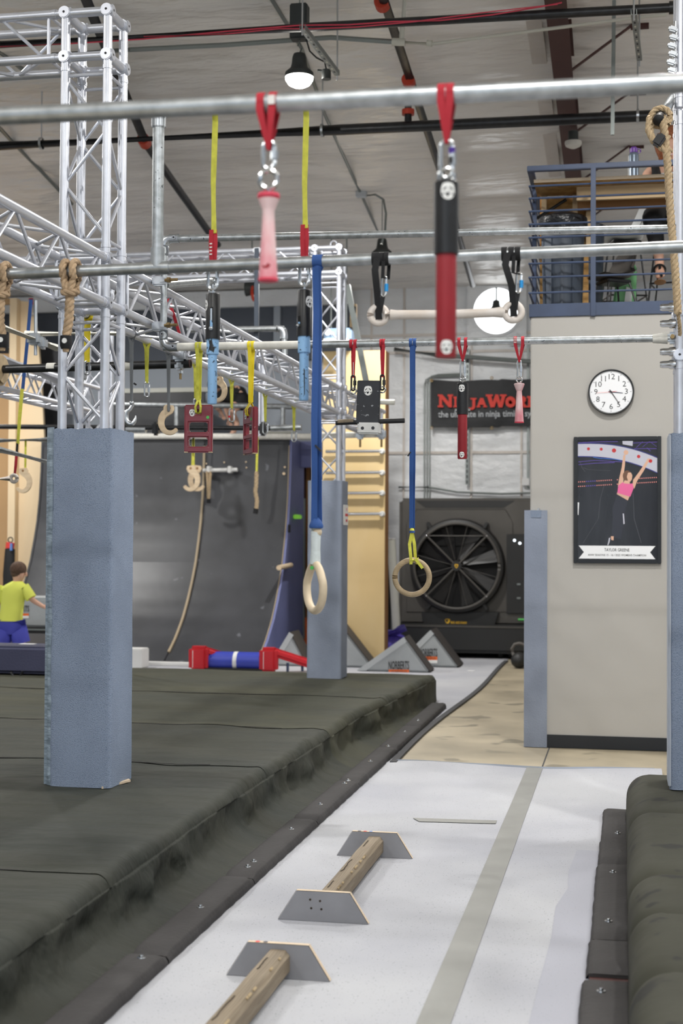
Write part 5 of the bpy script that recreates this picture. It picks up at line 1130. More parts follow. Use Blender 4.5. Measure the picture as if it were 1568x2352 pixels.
def fit(parent, name, body, a, b, h, m, d_=.0, y_=None, **kw):   # a, b: end points of the line in space, h: letter height
    a, b = Vector(a), Vector(b); o = text(parent, name, body, 1, (a + b) / 2, VX, VZ, m, **kw); me = o.data
    xs = [v.co.x for v in me.vertices]; zs = [v.co.z for v in me.vertices]; cx, cz = (min(xs) + max(xs)) / 2, (min(zs) + max(zs)) / 2
    kx = (b - a).length / (max(xs) - min(xs)); kz = h / (max(zs) - min(zs)); dr = (b - a).normalized(); mid = (a + b) / 2 - ORG[parent.name]
    for v in me.vertices: v.co = mid + dr * ((v.co.x - cx) * kx) + VZ * ((v.co.z - cz) * kz)
    return o
fit(pr, 'lettering', 'TAYLOR GREENE', pm(798, 1204, .0016), pm(1044, 1208, .0016), .0245, 'sticker_black', offset=.012)
fit(pr, 'lettering', 'ANW SEASONS 15 - 16 / 2025 WOMENS CHAMPION', pm(638, 1254, .0016), pm(1206, 1260, .0016), .0165, 'sticker_black', offset=.008)

# ================================================================== BALCONY
rl = thing('balcony_railing', 'dark blue steel railing with many thin bars on the balcony edge', 'railing', (OX, WY, 3.43)); RX = ay(1210, 388, WY).x; ztop = ay(1212, 388, WY).z
put('top_rail', MB().bb(RX, 3.2, WY - .01, WY + .045, ztop - .02, ztop + .022), 'rail_blue', rl, bevel=.004); put('side_top_rail', MB().bb(RX, RX + .05, WY + .045, 14.5, ztop - .02, ztop + .022), 'rail_blue', rl, bevel=.004)
for px in (1362, 1640): x = ay(px, 500, WY).x; put('post', MB().bb(x - .02, x + .02, WY - .03, WY + .012, ay(1362, 727, WY).z, ztop - .02), 'rail_blue', rl, bevel=.003)
for y in (11.98, 13.2, 14.45): put('post', MB().bb(RX + .005, RX + .045, y - .02, y + .02, 3.44, ztop - .02), 'rail_blue', rl, bevel=.003)
for k, py in enumerate((421.6, 450, 480, 510, 541, 571, 601, 633, 669)):
    z = ay(1345, py, WY).z; rod(rl, 'bar', (RX + .012, WY + .012, z), (3.2, WY + .012, z), .0085, 'rail_blue', 8); rod(rl, 'side_bar', (RX + .02, WY + .012, z), (RX + .02, 14.45, z), .0085, 'rail_blue', 8)
put('kick_plate', MB().bb(OX - .002, 3.2, WY - .016, WY - .002, 3.43 - .005, ay(1345, 696, WY).z), 'rail_blue', rl, bevel=.002)
put('side_kick_plate', MB().bb(OX - .012, OX - .002, WY - .016, 14.5, 3.425, ay(1345, 696, WY).z), 'rail_blue', rl)
# counter
z = ay(1300, 418, 11.6).z; ct_ = thing('plywood_counter', 'raw particle board counter with lumber legs along the balcony railing', 'counter', (.2, 12, 3.44)); lx = ay(1226, 425, 11.6).x
put('top_board', MB().bb(lx, 1.9, 11.58, 12.05, z, z + .022), 'osb', ct_); put('front_edge', MB().bb(lx, 1.9, 11.572, 11.58, z - .002, z + .024), 'ply_edge', ct_)
x = ay(1326, 437, 12.0).x; put('apron_board', MB().bb(x, 1.9, 11.76, 11.80, z - .115, z - .004), 'lumber', ct_); put('apron_board', MB().bb(x, 1.9, 11.96, 12.0, z - .15, z - .02), 'ply_side', ct_)
ex = ay(1352, 470, 12.2).x; put('end_panel', MB().bb(lx + .02, ex, 12.09, 12.11, 3.45, z - .002), 'osb', ct_)
for px, zl in ((1250, 4.1), (1321, 4.1), (1352, 4.1)): x = ay(px, 480, 12.1).x; put('leg', MB().bb(x - .022, x + .022, 12.02, 12.088, zl, z - .002), 'lumber', ct_, bevel=.003)
rod(ct_, 'diagonal_brace', ay(1232, 502, 12.02), ay(1300, 458, 12.02), .014, 'black', 8)
# bins
def trash(px, y, r_, top, label, mm='bin'):
    c = Vector((ay(px, 600, y).x, y, 3.445)); h = ay(px, top, y).z - 3.445
    t = thing('trash_bin', label, 'trash bin', c, 'bins on the balcony'); put('drum', MB().lathe([(0, 0), (r_ * .82, 0), (r_ * .85, .03), (r_ * .97, h - .05), (r_ * 1.04, h - .045), (r_ * 1.04, h - .01), (r_ * .98, h), (r_ * .9, h - .02), (r_ * .9, h - .1), (0, h - .1)], c, 32), mm, t)
    for k in range(4): a = R(-150 + 30 * k); put('rib', MB().box(c + Vector((r_ * .92 * math.cos(a), r_ * .92 * math.sin(a), h * .45)), (.02, .02, h * .7), Matrix.Rotation(a, 3, 'Z')), mm, t, bevel=.006)
    return t, c, h
t, c, h = trash(1292, 11.82, .185, 503, 'slate grey trash bin with black liner behind the railing')
put('liner', MB().lathe([(.196, h - .11), (.204, h - .06), (.20, h - .004), (.185, h + .012), (.16, h + .02), (.09, h + .045), (.03, h + .05), (0, h + .05)], c, 30), 'bin_liner', t); put('liner_bottom', MB().lathe([(.15, 0), (.17, .02), (.165, .07), (.16, .075)], c, 26), 'bin_liner', t)
trash(1345, 12.32, .16, 520, 'paler grey bin just right of the slate bin')
# chairs
def shell_chair(px, y, seat_py, label, bar=True, m='chair_shell', rz=0, s=1.0):
    sp = ay(px, seat_py, y); h = sp.z - 3.445; o = Vector((sp.x, y, 3.445)); t = thing('shell_chair', label, 'chair', o, 'shell chairs on the balcony'); M_ = Matrix.Rotation(rz, 3, 'Z')
    def fn(u, v):
        a = (u - .5) * 2; w_ = .22 * s
        if v < .5: q = v / .5; p = Vector((a * w_ * (1 - .15 * (1 - q)), -.20 * s + .36 * s * q, .02 + .05 * a * a * q - .03 * math.sin(math.pi * q)))
        else: q = (v - .5) / .5; p = Vector((a * w_ * (1 - .35 * q ** 2), .16 * s + .07 * s * math.sin(q * 1.4) - .09 * a * a * (1 - q * .6), .02 + .05 * a * a * (1 - q) + .34 * s * q))
        return o + VZ * h + M_ @ p
    sh = MB().grid(fn, 14, 18); n0 = len(sh.v); sh.add([v - VZ * .008 + M_ @ Vector((0, .006, 0)) for v in sh.v[:n0]], [f[::-1] for f in list(sh.f)])
    put('shell', sh, m, t, smooth=180); put('seat_base', MB().box(o + VZ * (h - .035), (.26 * s, .26 * s, .03), M_), 'black', t, bevel=.008)
    for sx in (-1, 1):
        for sy in (-1, 1): rod(t, 'leg', o + VZ * (h - .03) + M_ @ Vector((sx * .11 * s, sy * .11 * s, 0)), o + M_ @ Vector((sx * .21 * s, sy * .2 * s, 0)), .009, 'black', 8)
    zz = h * .42
    for sx in (-1, 1): rod(t, 'foot_rail', o + M_ @ Vector((sx * .17 * s, -.165 * s, zz)), o + M_ @ Vector((sx * .17 * s, .165 * s, zz)), .008, 'black', 8); rod(t, 'foot_rail', o + M_ @ Vector((-.17 * s, sx * .165 * s, zz)), o + M_ @ Vector((.17 * s, sx * .165 * s, zz)), .008, 'black', 8)
    return t
shell_chair(1432, 13.0, 552, 'tall pale shell chair with black wire legs left of the seated person', rz=R(-75))
shell_chair(1408, 12.05, 640, 'low grey shell chair tucked under the tall one', m='chair_dark', rz=R(-60), s=.85)
shell_chair(1545, 12.62, 505, 'tall shell chair the person in black sits on', rz=R(170))
p = ay(1430, 650, 12.5); t = thing('tote_bag', 'green and white tote bag on the balcony floor', 'bag', Vector((p.x, p.y, 3.445))); h = ay(1420, 618, 12.5).z - 3.445
put('bag_body', MB().prism([Vector((p.x - .13, p.y, 3.45)), Vector((p.x + .10, p.y, 3.45)), Vector((p.x + .12, p.y, 3.445 + h)), Vector((p.x - .04, p.y, 3.445 + h))], (0, .12, 0)), 'tote_green', t, bevel=.02); put('white_panel', MB().prism([Vector((p.x - .02, p.y - .006, 3.46)), Vector((p.x + .06, p.y - .006, 3.46)), Vector((p.x + .08, p.y - .006, 3.43 + h * .7)), Vector((p.x + .03, p.y - .006, 3.43 + h * .75))], (0, .006, 0)), 'chair_shell', t); put('handle', MB().tube(arc((p.x + .04, p.y + .05, 3.44 + h), .07, 0, math.pi, 12, VX, VZ), .009, 8), 'tote_green', t)
bp = ay(1455, 412, 11.75); bp = Vector((bp.x, 11.75, z + .022)); hb = ay(1455, 338, 11.75).z - bp.z
t = thing('water_bottle', 'slate water bottle with purple lid on the counter', 'bottle', bp); put('bottle_body', MB().lathe([(0, 0), (.036, 0), (.041, .006), (.041, hb * .74), (.038, hb * .8), (.03, hb * .83), (0, hb * .83)], bp, 24), 'bottle', t); put('lid', MB().lathe([(.029, hb * .82), (.033, hb * .84), (.033, hb * .95), (.02, hb), (0, hb)], bp, 20), 'bottle_lid', t); put('carry_loop', MB().torus(bp + Vector((.036, 0, hb * .88)), VY, .018, .005, 16, 6), 'bottle_lid', t); put('label_strip', MB().box(bp + Vector((-.042, -.006, hb * .4)), (.006, .02, hb * .68)), 'chair_shell', t, bevel=.002)

# ================================================================== PEOPLE
def skin(name, V, E, m, parent, sub=2):
    keys = list(V); ix = {k: i for i, k in enumerate(keys)}; org = ORG[parent.name]
    me = bpy.data.meshes.new(name); me.from_pydata([Vector(V[k][0]) - org for k in keys], [(ix[a], ix[b]) for a, b in E], [])
    o = bpy.data.objects.new(name, me); C.objects.link(o); o.parent = parent; ORG[o.name] = org
    md = o.modifiers.new('skin', 'SKIN'); md.use_smooth_shade = True
    for i, k in enumerate(keys): r_ = V[k][1]; me.skin_vertices[0].data[i].radius = r_ if hasattr(r_, '__len__') else (r_, r_)
    me.skin_vertices[0].data[0].use_root = True
    s = o.modifiers.new('sub', 'SUBSURF'); s.levels = sub; s.render_levels = sub
    me.materials.append(MATS[m]); return o
def add_hand(V, E, wrist, p, d, side, s=1.0):
    """palm and five fingers of unequal length from wrist p along d, thumb to side"""
    d = Vector(d).normalized(); side = Vector(side).normalized(); nrm = d.cross(side)
    V[wrist + 'palm'] = (p + d * .045 * s, (.019 * s, .012 * s)); E.append((wrist, wrist + 'palm'))
    for k, l in enumerate((.062, .072, .066, .05)):
        b = p + d * .075 * s + side * (.024 - .016 * k) * s; V[f'{wrist}k{k}'] = (b, .0078 * s); V[f'{wrist}j{k}'] = (b + d * l * .55 * s - nrm * .006 * s, .007 * s); V[f'{wrist}t{k}'] = (b + d * l * .85 * s - nrm * .022 * s, .0058 * s)
        E += [(wrist + 'palm', f'{wrist}k{k}'), (f'{wrist}k{k}', f'{wrist}j{k}'), (f'{wrist}j{k}', f'{wrist}t{k}')]
    b = p + d * .03 * s + side * .028 * s; V[wrist + 'u0'] = (b, .009 * s); V[wrist + 'u1'] = (b + (d + side * .7).normalized() * .035 * s, .008 * s); V[wrist + 'u2'] = (b + (d * 1.3 + side * .4).normalized() * .058 * s, .0062 * s)
    E += [(wrist + 'palm', wrist + 'u0'), (wrist + 'u0', wrist + 'u1'), (wrist + 'u1', wrist + 'u2')]
# --- child in yellow shirt
Y0 = 15.2; q = lambda px, py, dy=0: ay(px, py, Y0) + VY * dy
ft = Vector((q(25, 1420).x, Y0, .007)); bz = .007
t = thing('person', 'child in a yellow shirt and blue shorts reaching right, seen from behind', 'person', ft)
V = {'pel': (q(24, 1428), .085), 'sp': (q(27, 1400), .085), 'ch': (q(33, 1362), .092), 'nk': (q(40, 1338), .046), 'hd0': (q(42, 1329), (.062, .066)), 'hd1': (q(43, 1316), (.082, .088)), 'hd2': (q(43, 1304), (.076, .080)),
     'sr': (q(58, 1353), .04), 'er': (q(74, 1378), .034), 'wr': (q(93, 1393, .06), .024), 'sl': (q(9, 1355), .04), 'el': (q(-4, 1385), .034), 'wl': (q(-12, 1408, -.04), .024),
     'hr': (q(38, 1434), .064), 'kr': (q(48, 1478, .02), .052), 'ar': (Vector((q(54, 1500).x, Y0 - .16, .12)), .032), 'tr': (Vector((q(56, 1500).x, Y0 - .05, .045)), .032), 'hl': (q(12, 1434), .064), 'kl': (q(8, 1478, -.05), .052), 'al': (Vector((q(4, 1500).x, Y0 + .02, .09)), .032), 'tl': (Vector((q(4, 1500).x, Y0 + .14, .04)), .03)}
E = [('pel', 'sp'), ('sp', 'ch'), ('ch', 'nk'), ('nk', 'hd0'), ('hd0', 'hd1'), ('hd1', 'hd2'), ('ch', 'sr'), ('sr', 'er'), ('er', 'wr'), ('ch', 'sl'), ('sl', 'el'), ('el', 'wl'), ('pel', 'hr'), ('hr', 'kr'), ('kr', 'ar'), ('ar', 'tr'), ('pel', 'hl'), ('hl', 'kl'), ('kl', 'al'), ('al', 'tl')]
add_hand(V, E, 'wr', V['wr'][0], (1, .25, -.45), VZ, .8); add_hand(V, E, 'wl', V['wl'][0], (-.3, -.3, -1), VX, .8)
skin('body', V, E, 'skin', t)
def loft(mb, rings, n=22):
    vs = [c + Vector((rx * math.cos(2 * math.pi * k / n), ry * math.sin(2 * math.pi * k / n), 0)) for c, rx, ry in rings for k in range(n)]
    fs = [(i * n + k, i * n + (k + 1) % n, (i + 1) * n + (k + 1) % n, (i + 1) * n + k) for i in range(len(rings) - 1) for k in range(n)]
    return mb.add(vs, fs + [tuple(range(n)), tuple((len(rings) - 1) * n + k for k in range(n))])
mb = loft(MB(), [(q(25, 1426), .140, .115), (q(25, 1416), .136, .112), (q(27, 1400), .134, .11), (q(29, 1382), .136, .112), (q(32, 1364), .146, .114), (q(34, 1354), .158, .11), (q(35, 1347), .146, .10), (q(37, 1341), .105, .085), (q(40, 1335), .058, .058)])
for a_, b_ in (('sr', 'er'), ('sl', 'el')): A_, B_ = V[a_][0], V[b_][0]; mb.tube([A_.lerp(q(33, 1358), .4), A_, A_.lerp(B_, .45), A_.lerp(B_, .85)], [.074, .072, .064, .064], 14)
put('shirt', mb, 'shirt_yellow', t, smooth=80)
mb = loft(MB(), [(q(25, 1414), .112, .095), (q(25, 1428), .132, .108), (q(25, 1440), .136, .11), (q(25, 1456), .12, .10)])
for h_, k_ in (('hr', 'kr'), ('hl', 'kl')): A_, B_ = V[h_][0], V[k_][0]; mb.tube([A_ + VZ * .04, A_.lerp(B_, .4), A_.lerp(B_, .98)], [.10, .104, .10], 16)
put('shorts', mb, 'shorts_blue', t, smooth=80)
h0 = q(42, 1308); put('hair', MB().ball(h0 + VZ * .006, (.094, .099, .088), 20, 14), 'hair_brown', t); put('hair_nape', MB().ball(h0 + Vector((-.008, -.028, -.045)), (.070, .05, .05), 16, 10), 'hair_brown', t)
for s in (-1, 1): put('ear', MB().ball(q(43, 1319) + Vector((s * .083 + .005, .01, 0)), (.012, .02, .028), 10, 8), 'skin', t)
put('nose', MB().ball(q(43, 1320) + Vector((.062, .07, 0)), (.016, .016, .014), 8, 6), 'skin', t)
for s in (-1, 1): put('shoe', MB().ball(V['tr' if s > 0 else 'tl'][0] + Vector((0, .03, -.005)), (.045, .1, .042), 14, 8), 'fan_dark', t)
# --- person in black bending over on the platform
Y0 = 20.3; q = lambda px, py, dy=0: ay(px, py, Y0) + VY * dy; PZ = 3.105
t = thing('person', 'person in a black shirt bending over on the ramp platform', 'person', Vector((q(550, 980).x, Y0, PZ)))
V = {'pel': (q(566, 912), .125), 'sp': (q(545, 905), .12), 'ch': (q(522, 908, -.05), .13), 'nk': (q(508, 905, -.1), .055), 'hd0': (q(504, 902, -.12), .07), 'hd1': (q(500, 896, -.15), .095), 'hd2': (q(499, 889, -.16), .085), 'sr': (q(512, 916, -.2), .06), 'er': (q(504, 934, -.28), .045), 'wr': (q(520, 950, -.3), .032), 'sl': (q(520, 912, .14), .06), 'el': (q(512, 936, .16), .045), 'wl': (q(522, 962, .1), .032),
     'hr': (q(560, 922, -.1), .10), 'kr': (q(538, 948, -.22), .07), 'ar': (q(552, 976, -.16), .045), 'tr': (Vector((q(540, 990).x, Y0 - .28, PZ + .035)), .035), 'hl': (q(566, 922, .1), .10), 'kl': (q(572, 952, .05), .07), 'al': (q(580, 978, .14), .045), 'tl': (Vector((q(566, 990).x, Y0 + .04, PZ + .035)), .035)}
E = [('pel', 'sp'), ('sp', 'ch'), ('ch', 'nk'), ('nk', 'hd0'), ('hd0', 'hd1'), ('hd1', 'hd2'), ('ch', 'sr'), ('sr', 'er'), ('er', 'wr'), ('ch', 'sl'), ('sl', 'el'), ('el', 'wl'), ('pel', 'hr'), ('hr', 'kr'), ('kr', 'ar'), ('ar', 'tr'), ('pel', 'hl'), ('hl', 'kl'), ('kl', 'al'), ('al', 'tl')]
add_hand(V, E, 'wr', V['wr'][0], (.5, .1, -1), -VX); add_hand(V, E, 'wl', V['wl'][0], (.3, 0, -1), -VX); skin('body', V, E, 'skin', t)
S_ = {k: (V[k][0], r_) for k, r_ in (('pel', .14), ('sp', .15), ('ch', .16), ('nk', .07), ('sr', .085), ('sl', .085))}; S_['er'] = (V['sr'][0].lerp(V['er'][0], .6), .068); S_['el'] = (V['sl'][0].lerp(V['el'][0], .6), .068)
skin('shirt', S_, [('pel', 'sp'), ('sp', 'ch'), ('ch', 'nk'), ('ch', 'sr'), ('sr', 'er'), ('ch', 'sl'), ('sl', 'el')], 'black_fabric', t)
S_ = {'pel': (V['pel'][0], .142), 'hr': (V['hr'][0], .12), 'hl': (V['hl'][0], .12), 'kr': (V['hr'][0].lerp(V['kr'][0], .7), .095), 'kl': (V['hl'][0].lerp(V['kl'][0], .7), .095)}; skin('shorts', S_, [('pel', 'hr'), ('hr', 'kr'), ('pel', 'hl'), ('hl', 'kl')], 'black_fabric', t)
put('hair', MB().ball(V['hd2'][0] + VZ * .015, (.105, .1, .095), 16, 10), 'hair_brown', t)
for k in ('tr', 'tl'): put('shoe', MB().ball(V[k][0] + Vector((.04, .02, .015)), (.13, .06, .055), 14, 8), 'black', t)
# --- seated person in black
Y0 = 12.55; q = lambda px, py, dy=0: ay(px, py, Y0 + dy)
t = thing('person', 'red haired person in a black top sitting at the balcony counter, hand at mouth', 'person', Vector((q(1540, 690).x, Y0, 3.45)))
V = {'pel': (q(1545, 492), .14), 'sp': (q(1545, 455), .115), 'ch': (q(1543, 408), .13), 'nk': (q(1541, 378), .05), 'hd0': (q(1540, 362, -.03), (.066, .075)), 'hd1': (q(1540, 342, -.03), (.084, .095)), 'hd2': (q(1540, 320, -.01), (.084, .1)), 'sl': (q(1488, 394), .058), 'el': (q(1478, 436, -.1), .04), 'wl': (q(1506, 428, -.32), .03), 'sr': (q(1592, 394), .058), 'er': (q(1600, 440, -.14), .042), 'wr': (q(1562, 384, -.28), .028),
     'hl': (q(1516, 492, -.05), .10), 'kl': (q(1497, 497, -.42), .078), 'al': (q(1514, 598, -.36), .042), 'fl': (q(1514, 618, -.40), .040), 'tl': (q(1516, 636, -.55), (.045, .024)), 'hr': (q(1576, 492, -.05), .10), 'kr': (q(1592, 500, -.42), .078), 'ar': (q(1580, 600, -.3), .042), 'tr': (q(1576, 632, -.48), .03)}
E = [('pel', 'sp'), ('sp', 'ch'), ('ch', 'nk'), ('nk', 'hd0'), ('hd0', 'hd1'), ('hd1', 'hd2'), ('ch', 'sl'), ('sl', 'el'), ('el', 'wl'), ('ch', 'sr'), ('sr', 'er'), ('er', 'wr'), ('pel', 'hl'), ('hl', 'kl'), ('kl', 'al'), ('al', 'fl'), ('fl', 'tl'), ('pel', 'hr'), ('hr', 'kr'), ('kr', 'ar'), ('ar', 'tr')]
add_hand(V, E, 'wr', V['wr'][0], (-.35, .1, 1), -VX, .95); add_hand(V, E, 'wl', V['wl'][0], (.8, -.2, .1), VZ, .95); skin('body', V, E, 'skin', t)
S_ = {'pel': (V['pel'][0], .16), 'sp': (V['sp'][0], .135), 'ch': (q(1543, 414), .143), 'a': (q(1506, 383, -.01), .045), 'b': (q(1578, 383, -.01), .045)}; skin('top', S_, [('pel', 'sp'), ('sp', 'ch'), ('ch', 'a'), ('ch', 'b')], 'black_fabric', t)
for s in (-1, 1): put('top_strap', MB().tube([q(1541 + s * 38, 381, .03), q(1541 + s * 38, 378, -.03), q(1541 + s * 35, 392, -.11), q(1541 + s * 32, 418, -.15)], [.03, .034, .036, .05], 12), 'black_fabric', t)
S_ = {k: (V[k][0], r_) for k, r_ in (('pel', .155), ('hl', .125), ('kl', .10), ('hr', .125), ('kr', .10))}; S_['al'] = (V['kl'][0].lerp(V['al'][0], .9), .055); S_['ar'] = (V['kr'][0].lerp(V['ar'][0], .9), .055); skin('leggings', S_, [('pel', 'hl'), ('hl', 'kl'), ('kl', 'al'), ('pel', 'hr'), ('hr', 'kr'), ('kr', 'ar')], 'black_fabric', t)
hc = q(1540, 322, .02); put('hair', MB().ball(hc + VZ * .02 + VY * .02, (.105, .11, .115), 18, 12), 'hair_red', t); put('hair_lock', MB().tube([hc + Vector((-.09, -.03, .04)), hc + Vector((-.112, -.05, -.03)), hc + Vector((-.1, -.06, -.1)), hc + Vector((-.085, -.05, -.16)), hc + Vector((-.09, -.03, -.22))], [.03, .036, .032, .022, .006], 10), 'hair_red', t); put('hair_lock', MB().tube([hc + Vector((.09, -.03, .04)), hc + Vector((.112, -.05, -.03)), hc + Vector((.1, -.06, -.1)), hc + Vector((.085, -.05, -.16))], [.03, .036, .032, .01], 10), 'hair_red', t)
fc_ = q(1540, 340, -.12)
for s in (-1, 1): put('eye', MB().ball(fc_ + Vector((s * .032, -.006, .012)), (.013, .006, .006), 10, 6), 'hair_brown', t)
put('nose', MB().prism([fc_ + Vector((-.011, -.004, -.03)), fc_ + Vector((.011, -.004, -.03)), fc_ + Vector((0, -.006, .016))], (0, -.016, -.004)), 'skin', t, bevel=.004); put('mouth', MB().ball(fc_ + Vector((0, .0, -.055)), (.022, .006, .006), 10, 6), 'pink', t)
put('sandal', MB().ball(V['tl'][0] + Vector((0, .09, -.028)), (.05, .125, .012), 14, 8), 'ply_side', t); put('sandal_strap', MB().torus(V['fl'][0] + Vector((0, -.02, -.01)), (0, 1, .7), .047, .009, 20, 8), 'black', t); put('sandal_strap', MB().tube([V['fl'][0] + Vector((0, -.06, .01)), V['tl'][0] + Vector((0, .03, .03)), V['tl'][0] + Vector((.01, -.02, .005))], .011, 8), 'black', t)
# ================================================================== BACKGROUND: WARPED WALL
prof = [(17.9, 0), (18.12, .12), (18.46, .32), (18.78, .57), (19.0, .81), (19.19, 1.06), (19.36, 1.33), (19.49, 1.63), (19.59, 1.9), (19.67, 2.25), (19.72, 2.65), (19.75, 3.1)]
def pz(z):
    for (ya, za), (yb, zb) in zip(prof, prof[1:]):
        if za <= z <= zb: return ya + (yb - ya) * (z - za) / (zb - za)
    return prof[-1][0]
rw = thing('warped_wall', 'tall curved charcoal running wall with plywood seams at the back', 'ramp', (-6.5, 18.8, 0))
XS = [-8.40, -7.16, -5.926, -4.67]; JO = [[0, 1.2, 3.1], [0, 1.33, 3.1], [0, .76, 2.9, 3.1]]
for i in range(3):
    off = .03 if i == 1 else 0
    for za, zb in zip(JO[i], JO[i][1:]):
        n = max(4, int((zb - za) / .06)); zs = [za + (zb - za) * k / n for k in range(n + 1)]
        f = lambda u, v, x0=XS[i], x1=XS[i + 1], zs=zs, off=off, n=n: Vector((x0 + .004 + (x1 - x0 - .008) * u, pz(zs[round(v * n)]) - off, zs[round(v * n)]))
        sh = MB().grid(f, 1, n); m0 = len(sh.v); fs0 = list(sh.f); sh.add([v + Vector((0, .02, -.012)) for v in sh.v[:m0]], [g[::-1] for g in fs0])
        put('sheet', sh, 'ramp', rw, smooth=180)
zs = [3.0 * k / 40 for k in range(41)]
put('edge_strip', MB().ribbon([Vector((XS[2] + .004, pz(z) - .022, z)) for z in zs[2:]], VX * .03, .03), 'ramp_edge', rw, label='pale raw plywood edge of the seam')
put('edge_strip', MB().ribbon([Vector((XS[3] - .002, pz(z) - .004, z)) for z in zs], VX * .012, .012), 'ramp_edge', rw)
sp = [Vector((XS[3] + .006, y, z)) for y, z in prof] + [Vector((XS[3] + .006, 20.55, 3.1)), Vector((XS[3] + .006, 20.55, 0))]
sd = put('side_panel', MB().prism(sp, (.03, 0, 0)), 'ramp_side', rw, label='blue-violet side panel')
sp2 = [Vector((XS[0] - .006, y, z)) for y, z in prof] + [Vector((XS[0] - .006, 20.55, 3.1)), Vector((XS[0] - .006, 20.55, 0))]; put('side_panel', MB().prism(sp2, (-.03, 0, 0)), 'ramp', rw)
put('platform_deck', MB().bb(XS[0], XS[3], 19.74, 21.05, 3.02, 3.1), 'ramp', rw); put('deck_header', MB().bb(XS[3] + .04, XS[3] + .6, 20.3, 20.4, 2.72, 3.1), 'ramp_side', rw)
rim = ay(500, 1003, 19.7).z; rod(rw, 'rim_pipe', ay(270, 1002, 19.68), ay(716, 1003, 19.68), .045, 'tape_white', 14)
rod(rw, 'guard_pipe', ay(262, 928, 19.82), ay(676, 934, 19.82), .04, 'galv', 14); rod(rw, 'guard_pipe', ay(560, 990, 19.8), ay(676, 991, 19.8), .045, 'pvc', 12)
for px in (405, 430, 650): rod(rw, 'guard_post', Vector((ay(px, 930, 19.82).x, 19.82, 3.1)), ay(px, 930, 19.82), .035, 'galv', 12)
gp = put('guard_panel', MB().bb(ay(262, 940, 20.7).x, ay(470, 940, 20.7).x, 20.68, 20.74, 3.1, ay(300, 903, 20.7).z), 'ramp', rw); put('guard_cap', MB().bb(ay(262, 940, 20.7).x, ay(480, 940, 20.7).x, 20.66, 20.76, ay(300, 903, 20.7).z, ay(300, 893, 20.7).z), 'pvc', rw)
q = ay(506, 1079, 19.62); put('hold_shelf', MB().cyl(ay(467, 1081, 19.6), ay(545, 1079, 19.6), .03), 'block_white', rw)
for px in (481, 529): c = ay(px, 1079, 19.6); put('shelf_bracket', MB().box(c, (.05, .16, .10)), 'block_white', rw, bevel=.01)
for px, py, r_ in ((652, 1088, .03), (654, 1073, .02), (474, 1065, .015), (515, 1062, .015), (565, 1061, .015), (566, 1074, .015)):
    a = ay(px, py, 19.7); put('bolt_plug', MB().cyl(a, a - VY * .01, r_ * .7, n=12), 'wood_pale', rw)
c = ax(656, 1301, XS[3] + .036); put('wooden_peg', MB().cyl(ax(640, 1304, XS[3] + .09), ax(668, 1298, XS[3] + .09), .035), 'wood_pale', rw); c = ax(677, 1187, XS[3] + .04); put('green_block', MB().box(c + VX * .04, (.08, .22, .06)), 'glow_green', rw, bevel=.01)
c = ax(664, 1214, XS[3] + .037); put('number_plate', MB().box(c, (.004, .16, .11)), 'sticker_black', rw); put('metal_strip', MB().bb(XS[3] + .02, XS[3] + .06, 20.52, 20.56, .2, ax(692, 1145, XS[3]).z), 'conduit', rw)
struct('door_1', MB().bb(XS[3] + .05, ay(735, 1200, 20.9).x, 20.9, 21.0, 0, ay(700, 1050, 20.9).z), 'doorway_dark'); d1 = bpy.data.objects['door_1']
put('door_jamb', MB().bb(ay(703, 1200, 20.8).x, ay(709, 1200, 20.8).x, 20.78, 20.88, 0, ay(700, 1050, 20.8).z), 'ply_side', d1); put('door_jamb', MB().bb(ay(698, 1200, 20.8).x, ay(701, 1200, 20.8).x, 20.78, 20.88, 0, ay(700, 1050, 20.8).z), 'beam_brown', d1)
c = ay(696, 1440, 20.6); t = thing('traffic_cone', 'bit of an orange cone showing behind the ramp side', 'cone', Vector((c.x, 20.7, .006))); put('cone_body', MB().lathe([(.14, 0), (.14, .02), (.1, .03), (.03, .5), (.02, .5), (0, .5)], (c.x, 20.7, .006), 18), 'orange_label', t); put('cone_base', MB().box((c.x, 20.7, .018), (.3, .3, .022)), 'orange_label', t, bevel=.006)
# things hanging in front of the wall
y = 19.3; wg = 'wooden hooks in the background'
for dx, fl, lab in ((438, 1, 'left one of two pale wooden hooks hanging side by side at the curved wall'), (450, -1, 'right one of two pale wooden hooks hanging side by side at the curved wall')):
    t = thing('wooden_hook', lab, 'hook', ay(dx, 1130, y), wg); hang(t, [ay(444, 1004, y), ay(443 + (dx - 444) * .3, 1076, y)], .028, 'strap_yellow'); chook(t, ay(dx + 2, 1068, y - (.1 if fl > 0 else 0)), .36, fl * -1, 0, .03)
t = thing('hanging_rope', 'knotted tan rope on a yellow strap hanging at the curved wall', 'rope', ay(588, 1180, y), 'ropes at the curved wall'); hang(t, [ay(591, 1004, y), ay(589, 1086, y)], .03, 'strap_yellow'); put('rope', rope_mb([ay(589, 1084, y), ay(588, 1115, y), ay(586, 1128, y), ay(590, 1150, y), ay(588, 1172, y)], .03, pitch=.16), 'rope', t); put('end_wrap', MB().cyl(ay(588, 1168, y), ay(586, 1180, y), .034), 'black_fabric', t)
t = thing('hanging_rope', 'short tan rope looped over the white shelf of the curved wall', 'rope', ay(479, 1155, y + .2), 'ropes at the curved wall'); put('rope', rope_mb([ay(475, 1084, y + .2), ay(477, 1110, y + .2), ay(478, 1148, y + .2)], .022, pitch=.12), 'rope', t); put('rope', rope_mb([ay(483, 1084, y + .2), ay(481, 1110, y + .2), ay(479, 1146, y + .22)], .022, pitch=.12), 'rope', t); put('end_wrap', MB().cyl(ay(479, 1146, y + .2), ay(479, 1156, y + .2), .03), 'black_fabric', t)
